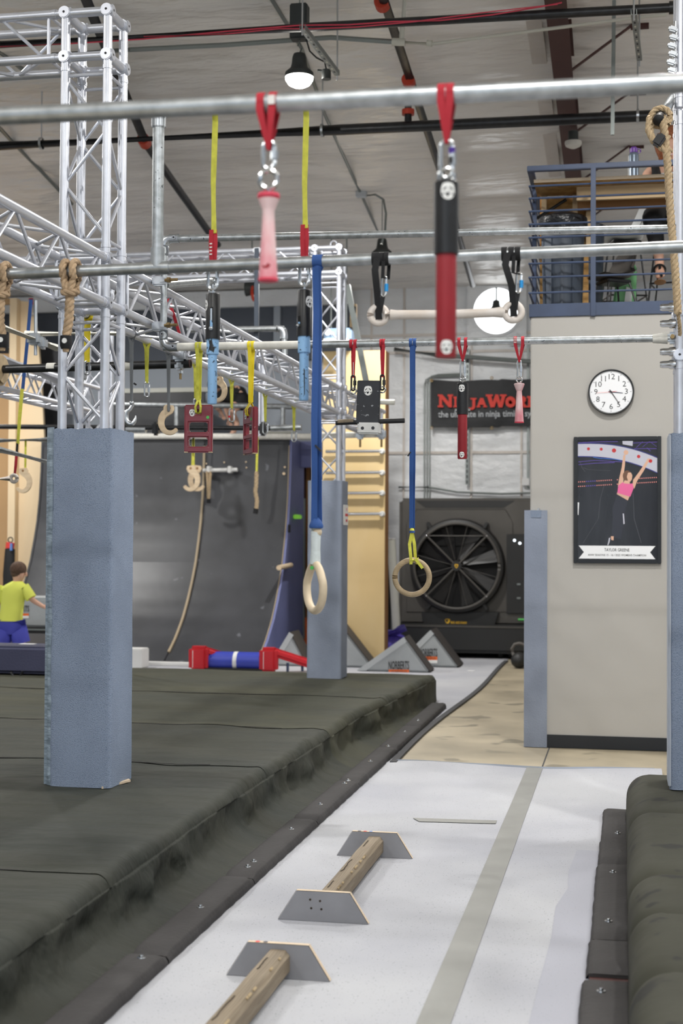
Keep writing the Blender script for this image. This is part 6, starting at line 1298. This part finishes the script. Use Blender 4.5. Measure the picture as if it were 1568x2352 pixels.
# ------------------------------------------------------------------ plywood walls
pw = thing('plywood_wall', 'tall cream plywood wall at the left edge behind the boy', 'wall panel', (-8.9, 19.9, 0)); Yp = 20.0
pts = [(42, 690), (72, 694), (84, 760), (93, 850), (101, 1000), (101, 1500), (36, 1500), (34, 690)]
put('panel', MB().prism([ay(a, b, Yp) if b < 1400 else Vector((ay(a, 1000, Yp).x, Yp, .01)) for a, b in pts], (0, .06, 0)), 'ply_cream', pw)
put('corner_post', MB().bb(ay(22, 1000, 19.9).x, ay(38, 1000, 19.9).x, 19.86, 19.98, .01, ay(30, 686, 19.9).z), 'ply_cream', pw); put('panel', MB().bb(-12.8, ay(24, 1000, 19.95).x, 19.95, 20.0, .01, ay(10, 812, 19.95).z), 'ply_brown', pw); put('header_board', MB().bb(-12.8, ay(38, 700, 19.9).x, 19.88, 19.94, ay(10, 700, 19.9).z, ay(10, 686, 19.9).z), 'ply_brown', pw); put('dark_gap', MB().bb(-12.8, ay(22, 800, 19.97).x, 19.94, 19.97, ay(10, 812, 19.95).z, ay(10, 800, 19.95).z), 'black', pw)
struct('wall_dark_left', MB().bb(ay(88, 900, 20.6).x, ay(134, 900, 20.6).x, 20.6, 20.66, .01, ay(110, 798, 20.6).z), 'ramp')
rwall = thing('rung_wall', 'honey plywood wall with steel rungs behind the far tower', 'wall panel', (-3, 18.6, 0)); Yr = 18.6
xa_, xb_ = ay(741, 1000, Yr).x, ay(884, 1000, Yr).x; zt_ = ay(800, 806, Yr).z
put('panel', MB().bb(xa_, xb_, Yr, Yr + .04, .01, zt_), 'ply', rwall); put('edge_board', MB().bb(xb_ - .06, xb_ + .002, Yr + .04, Yr + .3, .01, zt_), 'ply_side', rwall)
for py in (1037, 1086, 1133, 1181):
    a, b = ay(748, py, Yr - .06), ay(876, py - 1, Yr - .06); rg = rod(rwall, 'rung', a, b, .022, 'steel', 14)
    put('rung_mount', MB().cyl(b + VY * .06, b - VY * .02, .03).cyl(b + VY * .058, b + VY * .05, .038), 'block_white', rwall)
t = thing('slanted_strut', 'grey strut slanting up beside the far tower with a wooden top', 'strut', ay(853, 942, 16.0)); a, b = ay(798, 655, 16.0), ay(853, 942, 16.0); put('strut', MB().box((a + b) / 2, (.07, .06, (a - b).length), (a - b).to_track_quat('Z', 'Y').to_matrix()), 'conduit', t); put('wood_block', MB().bb(ay(803, 710, 16.03).x, ay(818, 710, 16.03).x, 16.03, 16.09, ay(810, 750, 16.03).z, ay(810, 698, 16.03).z), 'lumber', t); put('black_plate', MB().prism([ay(805, 704, 16.0), ay(817, 704, 16.0), ay(816, 725, 16.0), ay(812, 742, 16.0)], (0, .03, 0)), 'black', t); put('lit_strip', MB().prism([ay(814, 730, 15.98), ay(818, 742, 15.98), ay(816, 750, 15.98), ay(811, 748, 15.98)], (0, .02, 0)), 'sticker_white', t)
t = thing('unit_heater', 'pale blue glossy unit hung behind the top of the far tower', 'heater', ay(775, 783, 18.2)); put('case', MB().bb(ay(742, 770, 18.2).x, ay(806, 770, 18.2).x, 18.2, 18.6, ay(775, 783, 18.2).z, ay(775, 753, 18.2).z), 'heater', t, bevel=.03); put('front_lip', MB().box(ay(772, 782, 18.15), (.34, .1, .04)), 'smoke_white', t, bevel=.01); put('painted_glint', MB().cyl(ay(752, 764, 18.19), ay(752, 764, 18.16), .035), 'clock_face', t); put('painted_glint', MB().cyl(ay(763, 766, 18.19), ay(763, 766, 18.16), .02), 'clock_face', t); rod(t, 'hanger', ay(760, 755, 18.4), Vector((ay(760, 755, 18.4).x, 18.4, ceil_z(18.4) - .03)), .01, 'conduit', 6); rod(t, 'hanger', ay(795, 755, 18.4), Vector((ay(795, 755, 18.4).x, 18.4, ceil_z(18.4) - .03)), .01, 'conduit', 6)  # small white discs paint the lamp reflections onto the glossy case
c = ay(578, 662, 18.5); t = thing('cable_reel', 'small dark green reel with orange edge hung from the ceiling', 'reel', c); put('drum', MB().cyl(c - VX * .08, c + VX * .08, .11, .08), 'housing', t); put('rim', MB().torus(c + Vector((.03, 0, -.06)), VX, .1, .02, 18, 8), 'red_coupling', t); rod(t, 'hanger', c, Vector((c.x, c.y, ceil_z(c.y) - .03)), .01, 'conduit', 6)
# the tower posts far back
for k, (px, lab) in enumerate(((594, 'left'), (606, 'right'))): a = ay(px, 870, 19.2); put('thin_post', MB().cyl(Vector((a.x, 19.2, 3.1)), ay(px, 790, 19.2), .035), 'alu', label=lab + ' one of two thin pale posts on the ramp platform', cat='post', group='thin posts on the platform')
# truss-end clamps
a, b = ay(846, 923, 16.0), ay(906, 924, 16.0); t = thing('end_pipe', 'short white pipe stub sticking out behind the black board grip', 'pipe', a, 'pipe ends behind the far tower'); rod(t, 'pipe', ay(800, 923, 16.0), b, .03, 'pvc', 14)
t = thing('end_pipe', 'white cross pipe with two clamps below the truss stub', 'pipe', ay(820, 1001, 16.0), 'pipe ends behind the far tower'); rod(t, 'pipe', ay(715, 1001, 16.0), ay(872, 998, 16.0), .035, 'tape_white', 14)
for px in (827, 876): c = ay(px, 997, 15.97); put('clamp', MB().box(c, (.1, .1, .12)), 'zinc', t, bevel=.02); put('clamp_bolt', MB().cyl(c, c - VZ * .15, .013, n=8), 'brass', t); rod(t, 'riser', c, ay(px, 945, 15.97), .02, 'alu', 10)

# ================================================================== FAR WALL DETAILS
Yw = 21.28; c = ay(1141, 716, Yw); r_ = ay(1141 + 53, 716, Yw).x - c.x
win = struct('window_1', MB().pipe(c + VY * 0 - VY * .03, c - VY * .08, r_ + .04, r_, 48), 'white_vinyl')
put('vent_frame', MB().bb(c.x - r_ - .1, c.x + r_ + .1, Yw - .05, Yw - .01, c.z - r_ - .05, c.z + r_ + .05), 'white_vinyl', win); put('vent_opening', MB().cyl(c - VY * .051, c - VY * .055, r_, n=48), 'sky_glow', win)
put('vent_motor', MB().lathe([(0, .12), (.05, .1), (.06, .03), (.1, -.05), (.1, -.11), (0, -.11)], c + Vector((0, -.15, .04)), 14), 'housing', win); rod(win, 'vent_strut', c + Vector((0, -.12, .1)), c + Vector((0, -.12, r_)), .014, 'conduit', 8)
put('vent_duct', MB().bb(ay(1167, 775, Yw).x, ay(1192, 775, Yw).x, Yw - .12, Yw - .01, ay(1180, 795, Yw).z, ay(1180, 768, Yw).z), 'white_vinyl', win, bevel=.02)
for py in (772, 812, 1043): z = ay(1000, py, 21.29).z; struct('trim_5', MB().bb(ay(812, 900, 21.28).x, -.74, 21.27, 21.3, z, z + .04), 'ceiling_seam')
for px in (850, 925, 1080, 1195): x = ay(px, 900, 21.28).x; struct('trim_6', MB().bb(x, x + .03, 21.275, 21.3, 2.3, 5.5), 'ceiling_seam')
cgz = 'conduits on the far wall'; Yc = 21.22
for k, (px, lab) in enumerate(((974, 'left'), (980, 'middle'), (986, 'right'))):
    put('wall_conduit', MB().tube([ay(px, 1145, Yc), ay(px, 885 - k * 4, Yc), ay(px + 4, 872 - k * 4, Yc), ay(px + 20, 866 - k * 3, Yc), ay(1060, 864 - k * 3, Yc)], .010, 7), 'conduit', label=lab + ' one of three conduits bending beside the black banner', cat='conduit', group=cgz)
put('wall_conduit', MB().tube([ay(915, 1119, Yc), ay(985, 1119, Yc), ay(1050, 1130, Yc), ay(1150, 1134, Yc), ay(1225, 1132, Yc)], .016, 7), 'conduit', label='sagging cable along the wall above the big fan', cat='conduit', group=cgz); put('wall_conduit', MB().tube([ay(1212, 780, Yc), ay(1212, 1100, Yc)], .016, 7), 'conduit', label='vertical conduit beside the office wall corner', cat='conduit', group=cgz)
put('wall_conduit', MB().tube([ay(905, 802, 21.0), ay(1000, 815, 21.0), ay(1240, 832, 21.0)], .035, 9), 'conduit', label='thick grey pipe slanting across the wall above the banner', cat='conduit', group=cgz)
t = thing('junction_box', 'small white junction box low on the far wall', 'box', ay(1207, 1108, Yc)); c = ay(1207, 1107, Yc); put('box', MB().box(c, (.11, .06, .11)), 'sign_white', t, bevel=.01); rod(t, 'spout', c + Vector((.03, 0, -.05)), c + Vector((.04, 0, -.1)), .015, 'conduit', 8)
t = thing('wall_strut', 'vertical perforated strut channel behind the red and black pole', 'strut', ay(1073, 1115, Yc)); x = ay(1073, 960, 21.2).x; za, zb = ay(1073, 1113, 21.2).z, ay(1073, 800, 21.2).z; put('channel', MB().bb(x - .025, x + .025, 21.18, 21.21, za, zb), 'conduit', t)
for k in range(26): z = za + (zb - za) * (k + .5) / 26; put('slot', MB().bb(x - .01, x + .01, 21.177, 21.18, z - .025, z + .025), 'alu_dark', t)
# banner
bn = thing('timing_banner', 'black banner with red lettering hanging on the far wall', 'banner', ay(1100, 985, 21.15)); Yb = 21.12
def bfn(u, v):
    px = 989 + (1300 - 989) * u; p = ay(px, 872 + 110 * v - (3 if u > .5 else 0), Yb); s = math.sin(u * 9 + v * 2) * .02 + .03 * noise.noise(Vector((u * 5, v * 3, 1))); sag = .02 * math.sin(u * math.pi * 2.4) ** 2 * (1 - v); return Vector((p.x, Yb + s * .6, p.z - sag))
put('sheet', MB().grid(bfn, 40, 16), 'banner_black', bn, smooth=180)
for px, py in ((991, 983), (1129, 983), (991, 874), (1129, 868)): c = ay(px, py, Yb - .03); put('grommet', MB().torus(c, VY, .018, .006, 12, 6), 'brass', bn)
SLAB = {'N': (1.15, [((.0, .0), (.36, .0), (.36, .14), (.28, .14), (.28, .62), (.72, .0), (.92, .0), (.92, .86), (1.0, .86), (1.0, 1), (.64, 1), (.64, .86), (.72, .86), (.72, .42), (.30, 1), (.0, 1), (.0, .86), (.09, .86), (.09, .14), (.0, .14))]),
        'I': (.5, [((.0, .0), (1, .0), (1, .16), (.75, .16), (.75, .84), (1, .84), (1, 1), (0, 1), (0, .84), (.25, .84), (.25, .16), (0, .16))]),
        'J': (.72, [((.3, 1), (1, 1), (1, .84), (.85, .84), (.85, .05), (.72, -.2), (.45, -.28), (.1, -.24), (.1, -.02), (.4, -.04), (.52, .1), (.52, .84), (.3, .84))]),
        'A': (1.0, [((0, 0), (.36, 0), (.36, .15), (.29, .15), (.33, .27), (.66, .27), (.7, .15), (.63, .15), (.63, 0), (1, 0), (1, .15), (.93, .15), (.64, 1), (.34, 1), (.07, .15), (0, .15)), ]),
        'W': (1.6, [((0, 1), (.34, 1), (.34, .86), (.27, .86), (.34, .42), (.46, 1), (.6, 1), (.70, .42), (.77, .86), (.68, .86), (.68, 1), (1, 1), (1, .86), (.94, .86), (.80, 0), (.62, 0), (.52, .5), (.42, 0), (.23, 0), (.07, .86), (0, .86))]),
        'O': (1.0, [[(.5 + .5 * math.cos(2 * math.pi * k / 20), .5 + .52 * math.sin(2 * math.pi * k / 20)) for k in range(21)] + [(.5 + .19 * math.cos(-2 * math.pi * k / 20), .5 + .22 * math.sin(-2 * math.pi * k / 20)) for k in range(21)]]),
        'R': (1.05, [((0, 0), (.4, 0), (.4, .15), (.33, .15), (.33, .36), (.45, .36), (.65, 0), (1, 0), (1, .15), (.9, .15), (.74, .42), (.9, .6), (.88, .85), (.7, 1), (0, 1), (0, .85), (.1, .85), (.1, .15), (0, .15))]),
        'K': (1.05, [((0, 0), (.4, 0), (.4, .15), (.33, .15), (.33, .38), (.6, 0), (1, 0), (1, .15), (.9, .15), (.62, .53), (.86, .85), (1, .85), (1, 1), (.6, 1), (.6, .85), (.33, .6), (.33, .85), (.4, .85), (.4, 1), (0, 1), (0, .85), (.1, .85), (.1, .15), (0, .15))]),
        'S': (.8, [((0, 0), (.16, 0), (.2, .06), (.5, -.02), (.8, .04), (.98, .25), (.9, .48), (.3, .68), (.3, .78), (.5, .83), (.76, .68), (.92, .68), (.92, 1), (.78, 1), (.74, .95), (.5, 1.02), (.15, .95), (.02, .74), (.12, .52), (.7, .32), (.7, .2), (.5, .15), (.18, .34), (0, .34))])}
def slab(parent, ch, px0, px1, py0, py1, yy, m):
    mb = MB()
    for poly in SLAB[ch][1]: mb.flat([ay(px0 + (px1 - px0) * a, py1 + (py0 - py1) * b, yy) for a, b in poly])
    return put('letter', mb, m, parent)
for ch, a, b, top in (('N', 1005, 1040, 906), ('I', 1041, 1050, 911), ('N', 1051, 1073, 911), ('J', 1074, 1094, 914), ('A', 1094, 1118, 914), ('W', 1115, 1163, 906), ('O', 1160, 1184, 911), ('R', 1185, 1210, 910), ('K', 1210, 1235, 910), ('S', 1236, 1252, 910)): slab(bn, ch, a, b, top, 935.5, Yb - .05, 'banner_red')
def fit_words(parent, name, body, a, b, h, m, offset):
    ws = body.split(); tmp = [text(parent, name, q, 1, (0, 0, 0), VX, VZ, m, offset=offset) for q in ws]; ext = []
    for o in tmp: xs = [v.co.x for v in o.data.vertices]; ext.append((min(xs), max(xs)))
    zs = [v.co.z for o in tmp for v in o.data.vertices]; gap = .32; tot = sum(e[1] - e[0] for e in ext) + gap * (len(ws) - 1); dr = (b - a); c = Vector(a) - ORG[parent.name]; cur = 0; kz = h / (max(zs) - min(zs)); cz = (max(zs) + min(zs)) / 2
    for o, e in zip(tmp, ext):
        for v in o.data.vertices: v.co = c + dr * ((cur + v.co.x - e[0]) / tot) + VZ * ((v.co.z - cz) * kz)
        cur += e[1] - e[0] + gap
fit_words(bn, 'tagline_word', 'the ultimate in ninja timing systems', ay(1006, 954, Yb - .05), ay(1262, 951, Yb - .05), .125, 'banner_text', .012)

# ================================================================== BIG FAN
Yf = 20.12; fp = lambda cx, cy, d=0: ay(860 + cx / 4.126, 1120 + cy / 4.126, Yf - d)
fn_ = thing('floor_fan', 'huge charcoal evaporative fan with round guard at the back wall', 'fan', fp(787, 1610))
a, b = fp(225, 1300), fp(1560, 98); put('housing', MB().bb(a.x, b.x, Yf, Yf + .95, a.z, b.z), 'fan_grey', fn_, bevel=.05, seg=3)
put('top_recess', MB().prism([fp(385, 122, .004), fp(1330, 122, .004), fp(1222, 192, .004), fp(482, 192, .004)], (0, .01, 0)), 'fan_dark', fn_)
put('face_panel', MB().prism([fp(400, 205, .012), fp(1240, 205, .012), fp(1310, 330, .012), fp(1310, 1180, .012), fp(300, 1180, .012), fp(300, 330, .012)], (0, .012, 0)), 'fan_grey', fn_, bevel=.006)
put('control_panel', MB().prism([fp(1250, 440, .03), fp(1560, 440, .03), fp(1560, 1190, .03), fp(1250, 1190, .03)], (0, .03, 0)), 'fan_dark', fn_)
cf = fp(787, 742); rf = fp(1190, 742).x - cf.x
put('shroud', MB().lathe([(rf * .97, -.02), (rf * .99, .12), (rf * 1.03, .16), (rf * 1.08, .15), (rf * 1.12, .05), (rf * 1.13, -.02)], cf, 64, -VY), 'fan_dark', fn_)
put('guard_ring', MB().torus(cf - VY * .15, VY, rf * 1.0, .022, 64, 10), 'fan_grey', fn_)
put('opening', MB().cyl(cf - VY * .028, cf - VY * .02, rf * .99, n=64), 'fan_void', fn_)
for k in range(8):
    a0 = R(22.5 + 45 * k); d = Vector((math.cos(a0), 0, math.sin(a0))); s = Vector((-d.z, 0, d.x))
    pts = [cf - VY * .05 + d * rf * .16 + s * .03, cf - VY * .085 + d * rf * .16 - s * .03, cf - VY * .085 + d * rf * .92 - s * .16, cf - VY * .04 + d * rf * .95 + s * .02]
    put('blade', MB().prism(pts, (0, .012, 0)), 'fan_blade', fn_)
for k, ang in enumerate((45, 135, 225, 315)):
    d = Vector((math.cos(R(ang)), 0, math.sin(R(ang)))); rod(fn_, 'guard_strut', cf - VY * .14 + d * .05, cf - VY * .15 + d * rf, .014, 'fan_grey', 8); put('guard_bolt', MB().ball(cf - VY * .16 + d * rf * 1.0, .016, 8, 6), 'steel', fn_)
for ang in (15, 75, 105, 165, 195, 255, 285, 345): d = Vector((math.cos(R(ang)), 0, math.sin(R(ang)))); rod(fn_, 'guard_wire', cf - VY * .14 + d * .05, cf - VY * .15 + d * rf, .004, 'fan_grey', 6)
d = R(45); rod(fn_, 'guard_bar', cf - VY * .15 + Vector((-rf * math.cos(d), 0, rf * math.sin(d))), cf - VY * .15 + Vector((rf * math.cos(d), 0, rf * math.sin(d))), .008, 'fan_grey', 6)
put('hub', MB().cyl(cf - VY * .06, cf - VY * .16, .085, .07, 24), 'fan_dark', fn_, bevel=.01)
sh_ = lambda c, s, d: [Vector((c.x + a * s, c.y - d, c.z + b * s)) for a, b in ((-.5, .35), (-.3, .5), (.3, .5), (.5, .35), (.42, -.05), (0, -.6), (-.42, -.05))]
eb = put('shield_emblem', MB().flat(sh_(cf - VY * .162, .055, 0)), 'yellow_print', fn_); put('shield_print', MB().flat(sh_(cf - VY * .1625, .028, .0008)), 'fan_dark', eb)
for ang in (125, 55, 235, 305): d = Vector((math.cos(R(ang)), 0, math.sin(R(ang)))); put('mount_bracket', MB().box(cf + d * rf * 1.16 - VY * .05, (.1, .12, .05), Matrix.Rotation(-R(ang), 3, 'Y')), 'fan_dark', fn_, bevel=.01)
put('lower_apron', MB().prism([fp(440, 1180, .06), fp(1180, 1180, .06), fp(1130, 1320, .06), fp(470, 1320, .06)], (0, .06, 0)), 'fan_dark', fn_, bevel=.01)
c = fp(691, 1268, .062); eb = put('shield_emblem', MB().flat(sh_(c, .075, .002)), 'yellow_print', fn_); put('shield_print', MB().flat(sh_(c + Vector((-.01, 0, .008)), .04, .003)), 'fan_dark', eb)
fit(fn_, 'lettering', 'BIG ASS FANS', fp(722, 1278, .066), fp(872, 1282, .066), .036, 'yellow_print', offset=.02)
a, b = fp(185, 1545), fp(1600, 1300); put('base_tank', MB().bb(a.x, b.x, Yf - .22, Yf + 1.0, a.z, b.z), 'fan_dark', fn_, bevel=.05, seg=3)
put('tank_lip', MB().bb(a.x + .05, b.x, Yf - .232, Yf - .2, b.z - .05, b.z - .015), 'fan_grey', fn_, bevel=.01)
for px in (230, 1190, 1290): c = fp(px, 1560, .05); put('caster', MB().cyl((c.x - .03, Yf + .02, .105), (c.x + .03, Yf + .02, .105), .1, n=20), 'fan_dark', fn_); put('caster_fork', MB().box((c.x, Yf + .02, .2), (.09, .08, .12)), 'steel', fn_)
for px, py, m_ in ((1325, 500, 'led'), (1376, 527, 'led')): c = fp(px, py, .034); put('indicator_light', MB().cyl(c, c - VY * .006, .018), m_, fn_)
for py in (915, 1047): c = fp(1365, py, .036); put('latch', MB().box(c, (.05, .02, .025)), 'conduit', fn_)
c = fp(1400, 1252, .1); put('hose_fitting', MB().cyl(c - VX * .06, c + VX * .1, .016), 'sticker_green', fn_)

# ================================================================== FLOOR THINGS AT THE BACK
wgp = 'grey triangular foam wedges'
def wedge(pl, pa, pr_, Y_, depth, label, logo=None):
    """triangular prism: left foot, apex, right foot as pixels on the plane Y_"""
    L_, A_, R_ = ay(*pl, Y_), ay(*pa, Y_), ay(*pr_, Y_); L_.z = R_.z = .012
    t = thing('foam_wedge', label, 'foam wedge', (L_ + R_) / 2, wgp); d = Vector((0, depth, 0))
    put('body', MB().prism([L_, R_, A_], d), 'wedge_grey', t, bevel=.02)
    n_ = Vector((-(A_ - R_).z, 0, (A_ - R_).x)).normalized(); n_ = n_ if n_.x > 0 else -n_
    put('dark_face', MB().prism([R_ + n_ * .004, R_ + n_ * .014, A_ + n_ * .014, A_ + n_ * .004], d * 1.0), 'wedge_dark', t, bevel=.006)
    n2 = Vector((-(A_ - L_).z, 0, (A_ - L_).x)).normalized(); n2 = n2 if n2.x < 0 else -n2; o = Vector((0, -.006, 0))
    put('hem', MB().prism([L_ + o, A_ + o, A_ - n2 * .07 + o, L_ - n2 * .07 + (A_ - L_).normalized() * .1 + o], (0, .006, 0)), 'wedge_light', t)
    if logo:
        a, b, py, oy = logo; q0, q1 = ay(a, py, Y_ - .014), ay(b, py, Y_ - .014); fit(t, 'logo', 'NORBERTS', q0, q1, .105, 'sticker_black', offset=.012)
        u0, u1, w0, w1 = ay(a, oy, Y_ - .01), ay(b, oy, Y_ - .01), ay(a, oy + 5, Y_ - .01), ay(b, oy + 5, Y_ - .01); k_ = VZ * .045
        lb_ = put('label_orange', MB().flat([u0, u1, u1 - k_, u0 - k_]), 'orange_label', t); put('label_white', MB().flat([u0 - k_, u1 - k_, u1 - k_ * 1.9, u0 - k_ * 1.9]), 'white_label', t)
        fit(lb_, 'label_text', 'WARNING', u0.lerp(u1, .12) - k_ * .5 - VY * .003, u0.lerp(u1, .9) - k_ * .5 - VY * .003, .022, 'sticker_black')
wedge((818, 1546), (927, 1463), (986, 1550), 17.6, .40, 'grey foam wedge with black logo, the nearer of the two right of the far post', (892, 939, 1528, 1538))
wedge((905, 1543), (988, 1447), (1052, 1543), 18.4, .55, 'grey foam wedge with black logo, the farther one before the big fan', (962, 1004, 1499, 1508))
wedge((618, 1528), (664, 1452), (704, 1530), 18.1, .5, 'grey foam wedge behind the red and blue roller')
wedge((714, 1530), (772, 1425), (856, 1528), 18.1, .4, 'grey foam wedge mostly hidden behind the far carpeted post')
c = ay(874, 1490, 19.45); t = thing('inflated_cushion', 'shiny purple inflated cushion slumped by the big fan', 'cushion', Vector((c.x, 19.4, .01))); put('cushion', MB().lathe([(0, 0), (.3, .01), (.42, .14), (.38, .3), (.2, .40), (0, .42)], (c.x, 19.4, .012), 24), 'vinyl_purple', t, smooth=80); put('flap', MB().grid(lambda u, v: Vector((c.x - .1 + .5 * u, 19.0 + .25 * v, .30 + .22 * u - .1 * v + .04 * noise.noise(Vector((u * 4, v * 4, 0))))), 12, 8), 'vinyl_purple', t, smooth=180)
a, b = ay(898, 1238, 19.7), Vector((ay(912, 1420, 19.9).x, 20.0, .02)); t = thing('cardboard_tube', 'long white tube leaning between the rung wall and the fan', 'tube', b); put('tube', MB().cyl(b, a, .06, n=20), 'pvc', t); put('cap', MB().cyl(a, a + VZ * .01, .062, n=20), 'sign_white', t)
for k, (px, h_, m_, lab) in enumerate(((893, 1290, 'doorway_dark', 'dark plank'), (901, 1330, 'conduit', 'grey plank'))): a = ay(px, h_, 20.2); put('leaning_plank', MB().bb(a.x - .03, a.x + .03, 20.2, 20.24, .01, a.z), m_, label=lab + ' standing in the gap beside the leaning white tube', cat='plank', group='planks beside the fan')
c = ay(1192, 1520, 18.6); c = Vector((c.x, 18.6, .0)); t = thing('kettlebell', 'dark kettlebell with worn brown handle by the office corner', 'kettlebell', c); put('bell', MB().ball(c + VZ * .105, (.11, .11, .105), 20, 12), 'fan_dark', t); put('handle', MB().tube([c + Vector(v) for v in ((-.075, 0, .17), (-.095, 0, .25), (-.06, 0, .31), (0, 0, .325), (.06, 0, .31), (.095, 0, .25), (.075, 0, .17))], .02, 10), 'chair_dark', t)
# red and blue roller
Yq = 17.1; t = thing('roller_frame', 'red padded frame holding a blue roller in front of the curved wall', 'roller', Vector((ay(560, 1530, Yq).x, Yq, .01))); xl, xr = ay(458, 1500, Yq).x, ay(618, 1500, Yq).x; zt_ = ay(480, 1484, Yq).z
dg = Vector((.80, .60, 0))
for x, w_ in ((xl, .24), (xr, .22)):
    o = Vector((x, Yq, 0)); rz_ = Matrix.Rotation(math.atan2(.6, .8), 3, 'Z')
    put('padded_leg', MB().bb(x - w_ / 2, x + w_ / 2, Yq - .1, Yq + .08, .012, zt_), 'pad_red', t, bevel=.04, seg=4)
    put('padded_top', MB().box(o + dg * .32 + VZ * (zt_ - .145), (.62, .16, .11), rz_ @ Matrix.Rotation(R(18), 3, 'Y')), 'pad_red', t, bevel=.035, seg=3)
    put('padded_leg', MB().box(o + dg * .60 + VZ * .11, (.10, .16, .2), rz_), 'pad_red', t, bevel=.03, seg=3)
    put('white_piping', MB().bb(x - w_ / 2 + .06, x - w_ / 2 + .066, Yq - .103, Yq - .098, .06, zt_ - .05), 'white_label', t)
    for k_ in (.25, .45): rod(t, 'cross_tube', o + dg * k_ + VZ * .012, o + dg * k_ + VZ * (zt_ - .2), .018, 'rail_blue', 8)
put('roller', MB().cyl((xl + .1, Yq + .1, .13), (xr - .1, Yq + .1, .13), .12, n=32), 'roller_blue', t, bevel=.01); put('roller_tape', MB().cyl(((xl + xr) / 2 - .02, Yq + .1, .13), ((xl + xr) / 2 + .03, Yq + .1, .13), .1215, n=32), 'white_label', t)
put('dark_foot', MB().box(((xl + xr) / 2, Yq + .1, .03), (xr - xl, .3, .05)), 'fan_dark', t, bevel=.01)
c = ay(313, 1520, 17.4); put('foam_block', MB().box((c.x, 17.4, .13), (.24, .3, .25)), 'foam_white', bevel=.012, label='small white foam block between the left post and the curved wall', cat='block')
a = ay(300, 1529, 17.7); put('floor_sill', MB().bb(-8.4, XS[3], 17.72, 17.88, .007, .05), 'foam_white', bevel=.006, label='white sill strip along the foot of the curved wall', cat='sill')
c = az(1082, 1541, .006); put('paper_scrap', MB().cyl(c, c + VZ * .004, .05, n=14), 'sign_white', label='white paper scrap on the carpet right of the wedges', cat='paper')
# navy mat, grey block and trampoline at the left
a, b = ay(-60, 1565, 13.2), ay(140, 1545, 13.2); zt2 = ay(50, 1484, 13.2).z
t = thing('folded_mat', 'navy folded gym mat in front of the child', 'mat', Vector((-6, 13.6, MZ)))
put('mat_body', MB().bb(-7.4, ay(180, 1500, 13.2).x, 13.15, 13.62, MZ + .03, zt2), 'navy', t, bevel=.03, seg=3); put('seam', MB().bb(-7.4, ay(180, 1500, 13.2).x, 13.3, 13.315, zt2 - .002, zt2 + .002), 'black', t); put('tag', MB().box((ay(66, 1474, 13.5).x, 13.48, zt2 + .002), (.16, .08, .003)), 'white_label', t); put('carry_handle', MB().tube(arc((ay(35, 1553, 13.1).x, 13.13, MZ + .06), .06, math.pi, 2 * math.pi, 10, VX, VZ), .012, 8), 'black', t)
Yg = 16.6; t = thing('foam_block', 'grey foam block with black logo behind the child', 'block', Vector((ay(90, 1440, Yg).x, Yg, .3))); x0, x1 = ay(-30, 1400, Yg).x, ay(150, 1400, Yg).x; za, zb = ay(90, 1441, Yg).z, ay(90, 1373, Yg).z
put('block_body', MB().bb(x0, x1, Yg, Yg + .7, za, zb), 'wedge_grey', t, bevel=.025); fit(t, 'logo', 'NORBERTS', ay(20, 1398, Yg - .01), ay(67, 1398, Yg - .01), .075, 'sticker_black', offset=.012)
k0, k1 = ay(20, 1409, Yg - .01), ay(66, 1409, Yg - .01); put('label_orange', MB().flat([k0, k1, k1 - VZ * .03, k0 - VZ * .03]), 'orange_label', t); put('label_white', MB().flat([k0 - VZ * .03, k1 - VZ * .03, k1 - VZ * .06, k0 - VZ * .06]), 'white_label', t)
t = thing('trampoline', 'low black trampoline frame under the grey foam block', 'trampoline', Vector(((x0 + x1) / 2, Yg + .3, .007))); put('frame_pad', MB().bb(x0 - .2, x1 + .1, Yg - .1, Yg + .9, za - .07, za - .006), 'fan_dark', t, bevel=.02); put('frame_trim', MB().bb(x0 - .2, x1 + .1, Yg - .112, Yg - .1, za - .03, za - .012), 'conduit', t)
for x in (x0 - .1, x1): 
    for y in (Yg, Yg + .8): rod(t, 'leg', (x, y, .007), (x, y, za - .05), .025, 'fan_dark', 10)
put('jump_bed', MB().bb(x0 - .15, x1 + .05, Yg - .05, Yg + .85, .1, .11), 'black', t)
c = ay(22, 1300, 18.5); t = thing('foam_roller_bag', 'slim black bag with red and blue top leaning on the plywood wall', 'bag', Vector((ay(18, 1400, 18.5).x, 18.5, .01))); put('bag', MB().tube([Vector((ay(18, 1400, 18.5).x, 18.5, .02)), ay(20, 1320, 18.6), ay(23, 1262, 18.7)], [.09, .08, .07], 14), 'black_fabric', t); put('red_top', MB().cyl(ay(22, 1262, 18.7), ay(24, 1246, 18.7), .06), 'dot_red', t); put('blue_side', MB().box(ay(26, 1256, 18.63), (.03, .03, .1)), 'dot_blue', t); put('cord', MB().torus(ay(24, 1240, 18.7), VY, .035, .008, 14, 6), 'black', t)
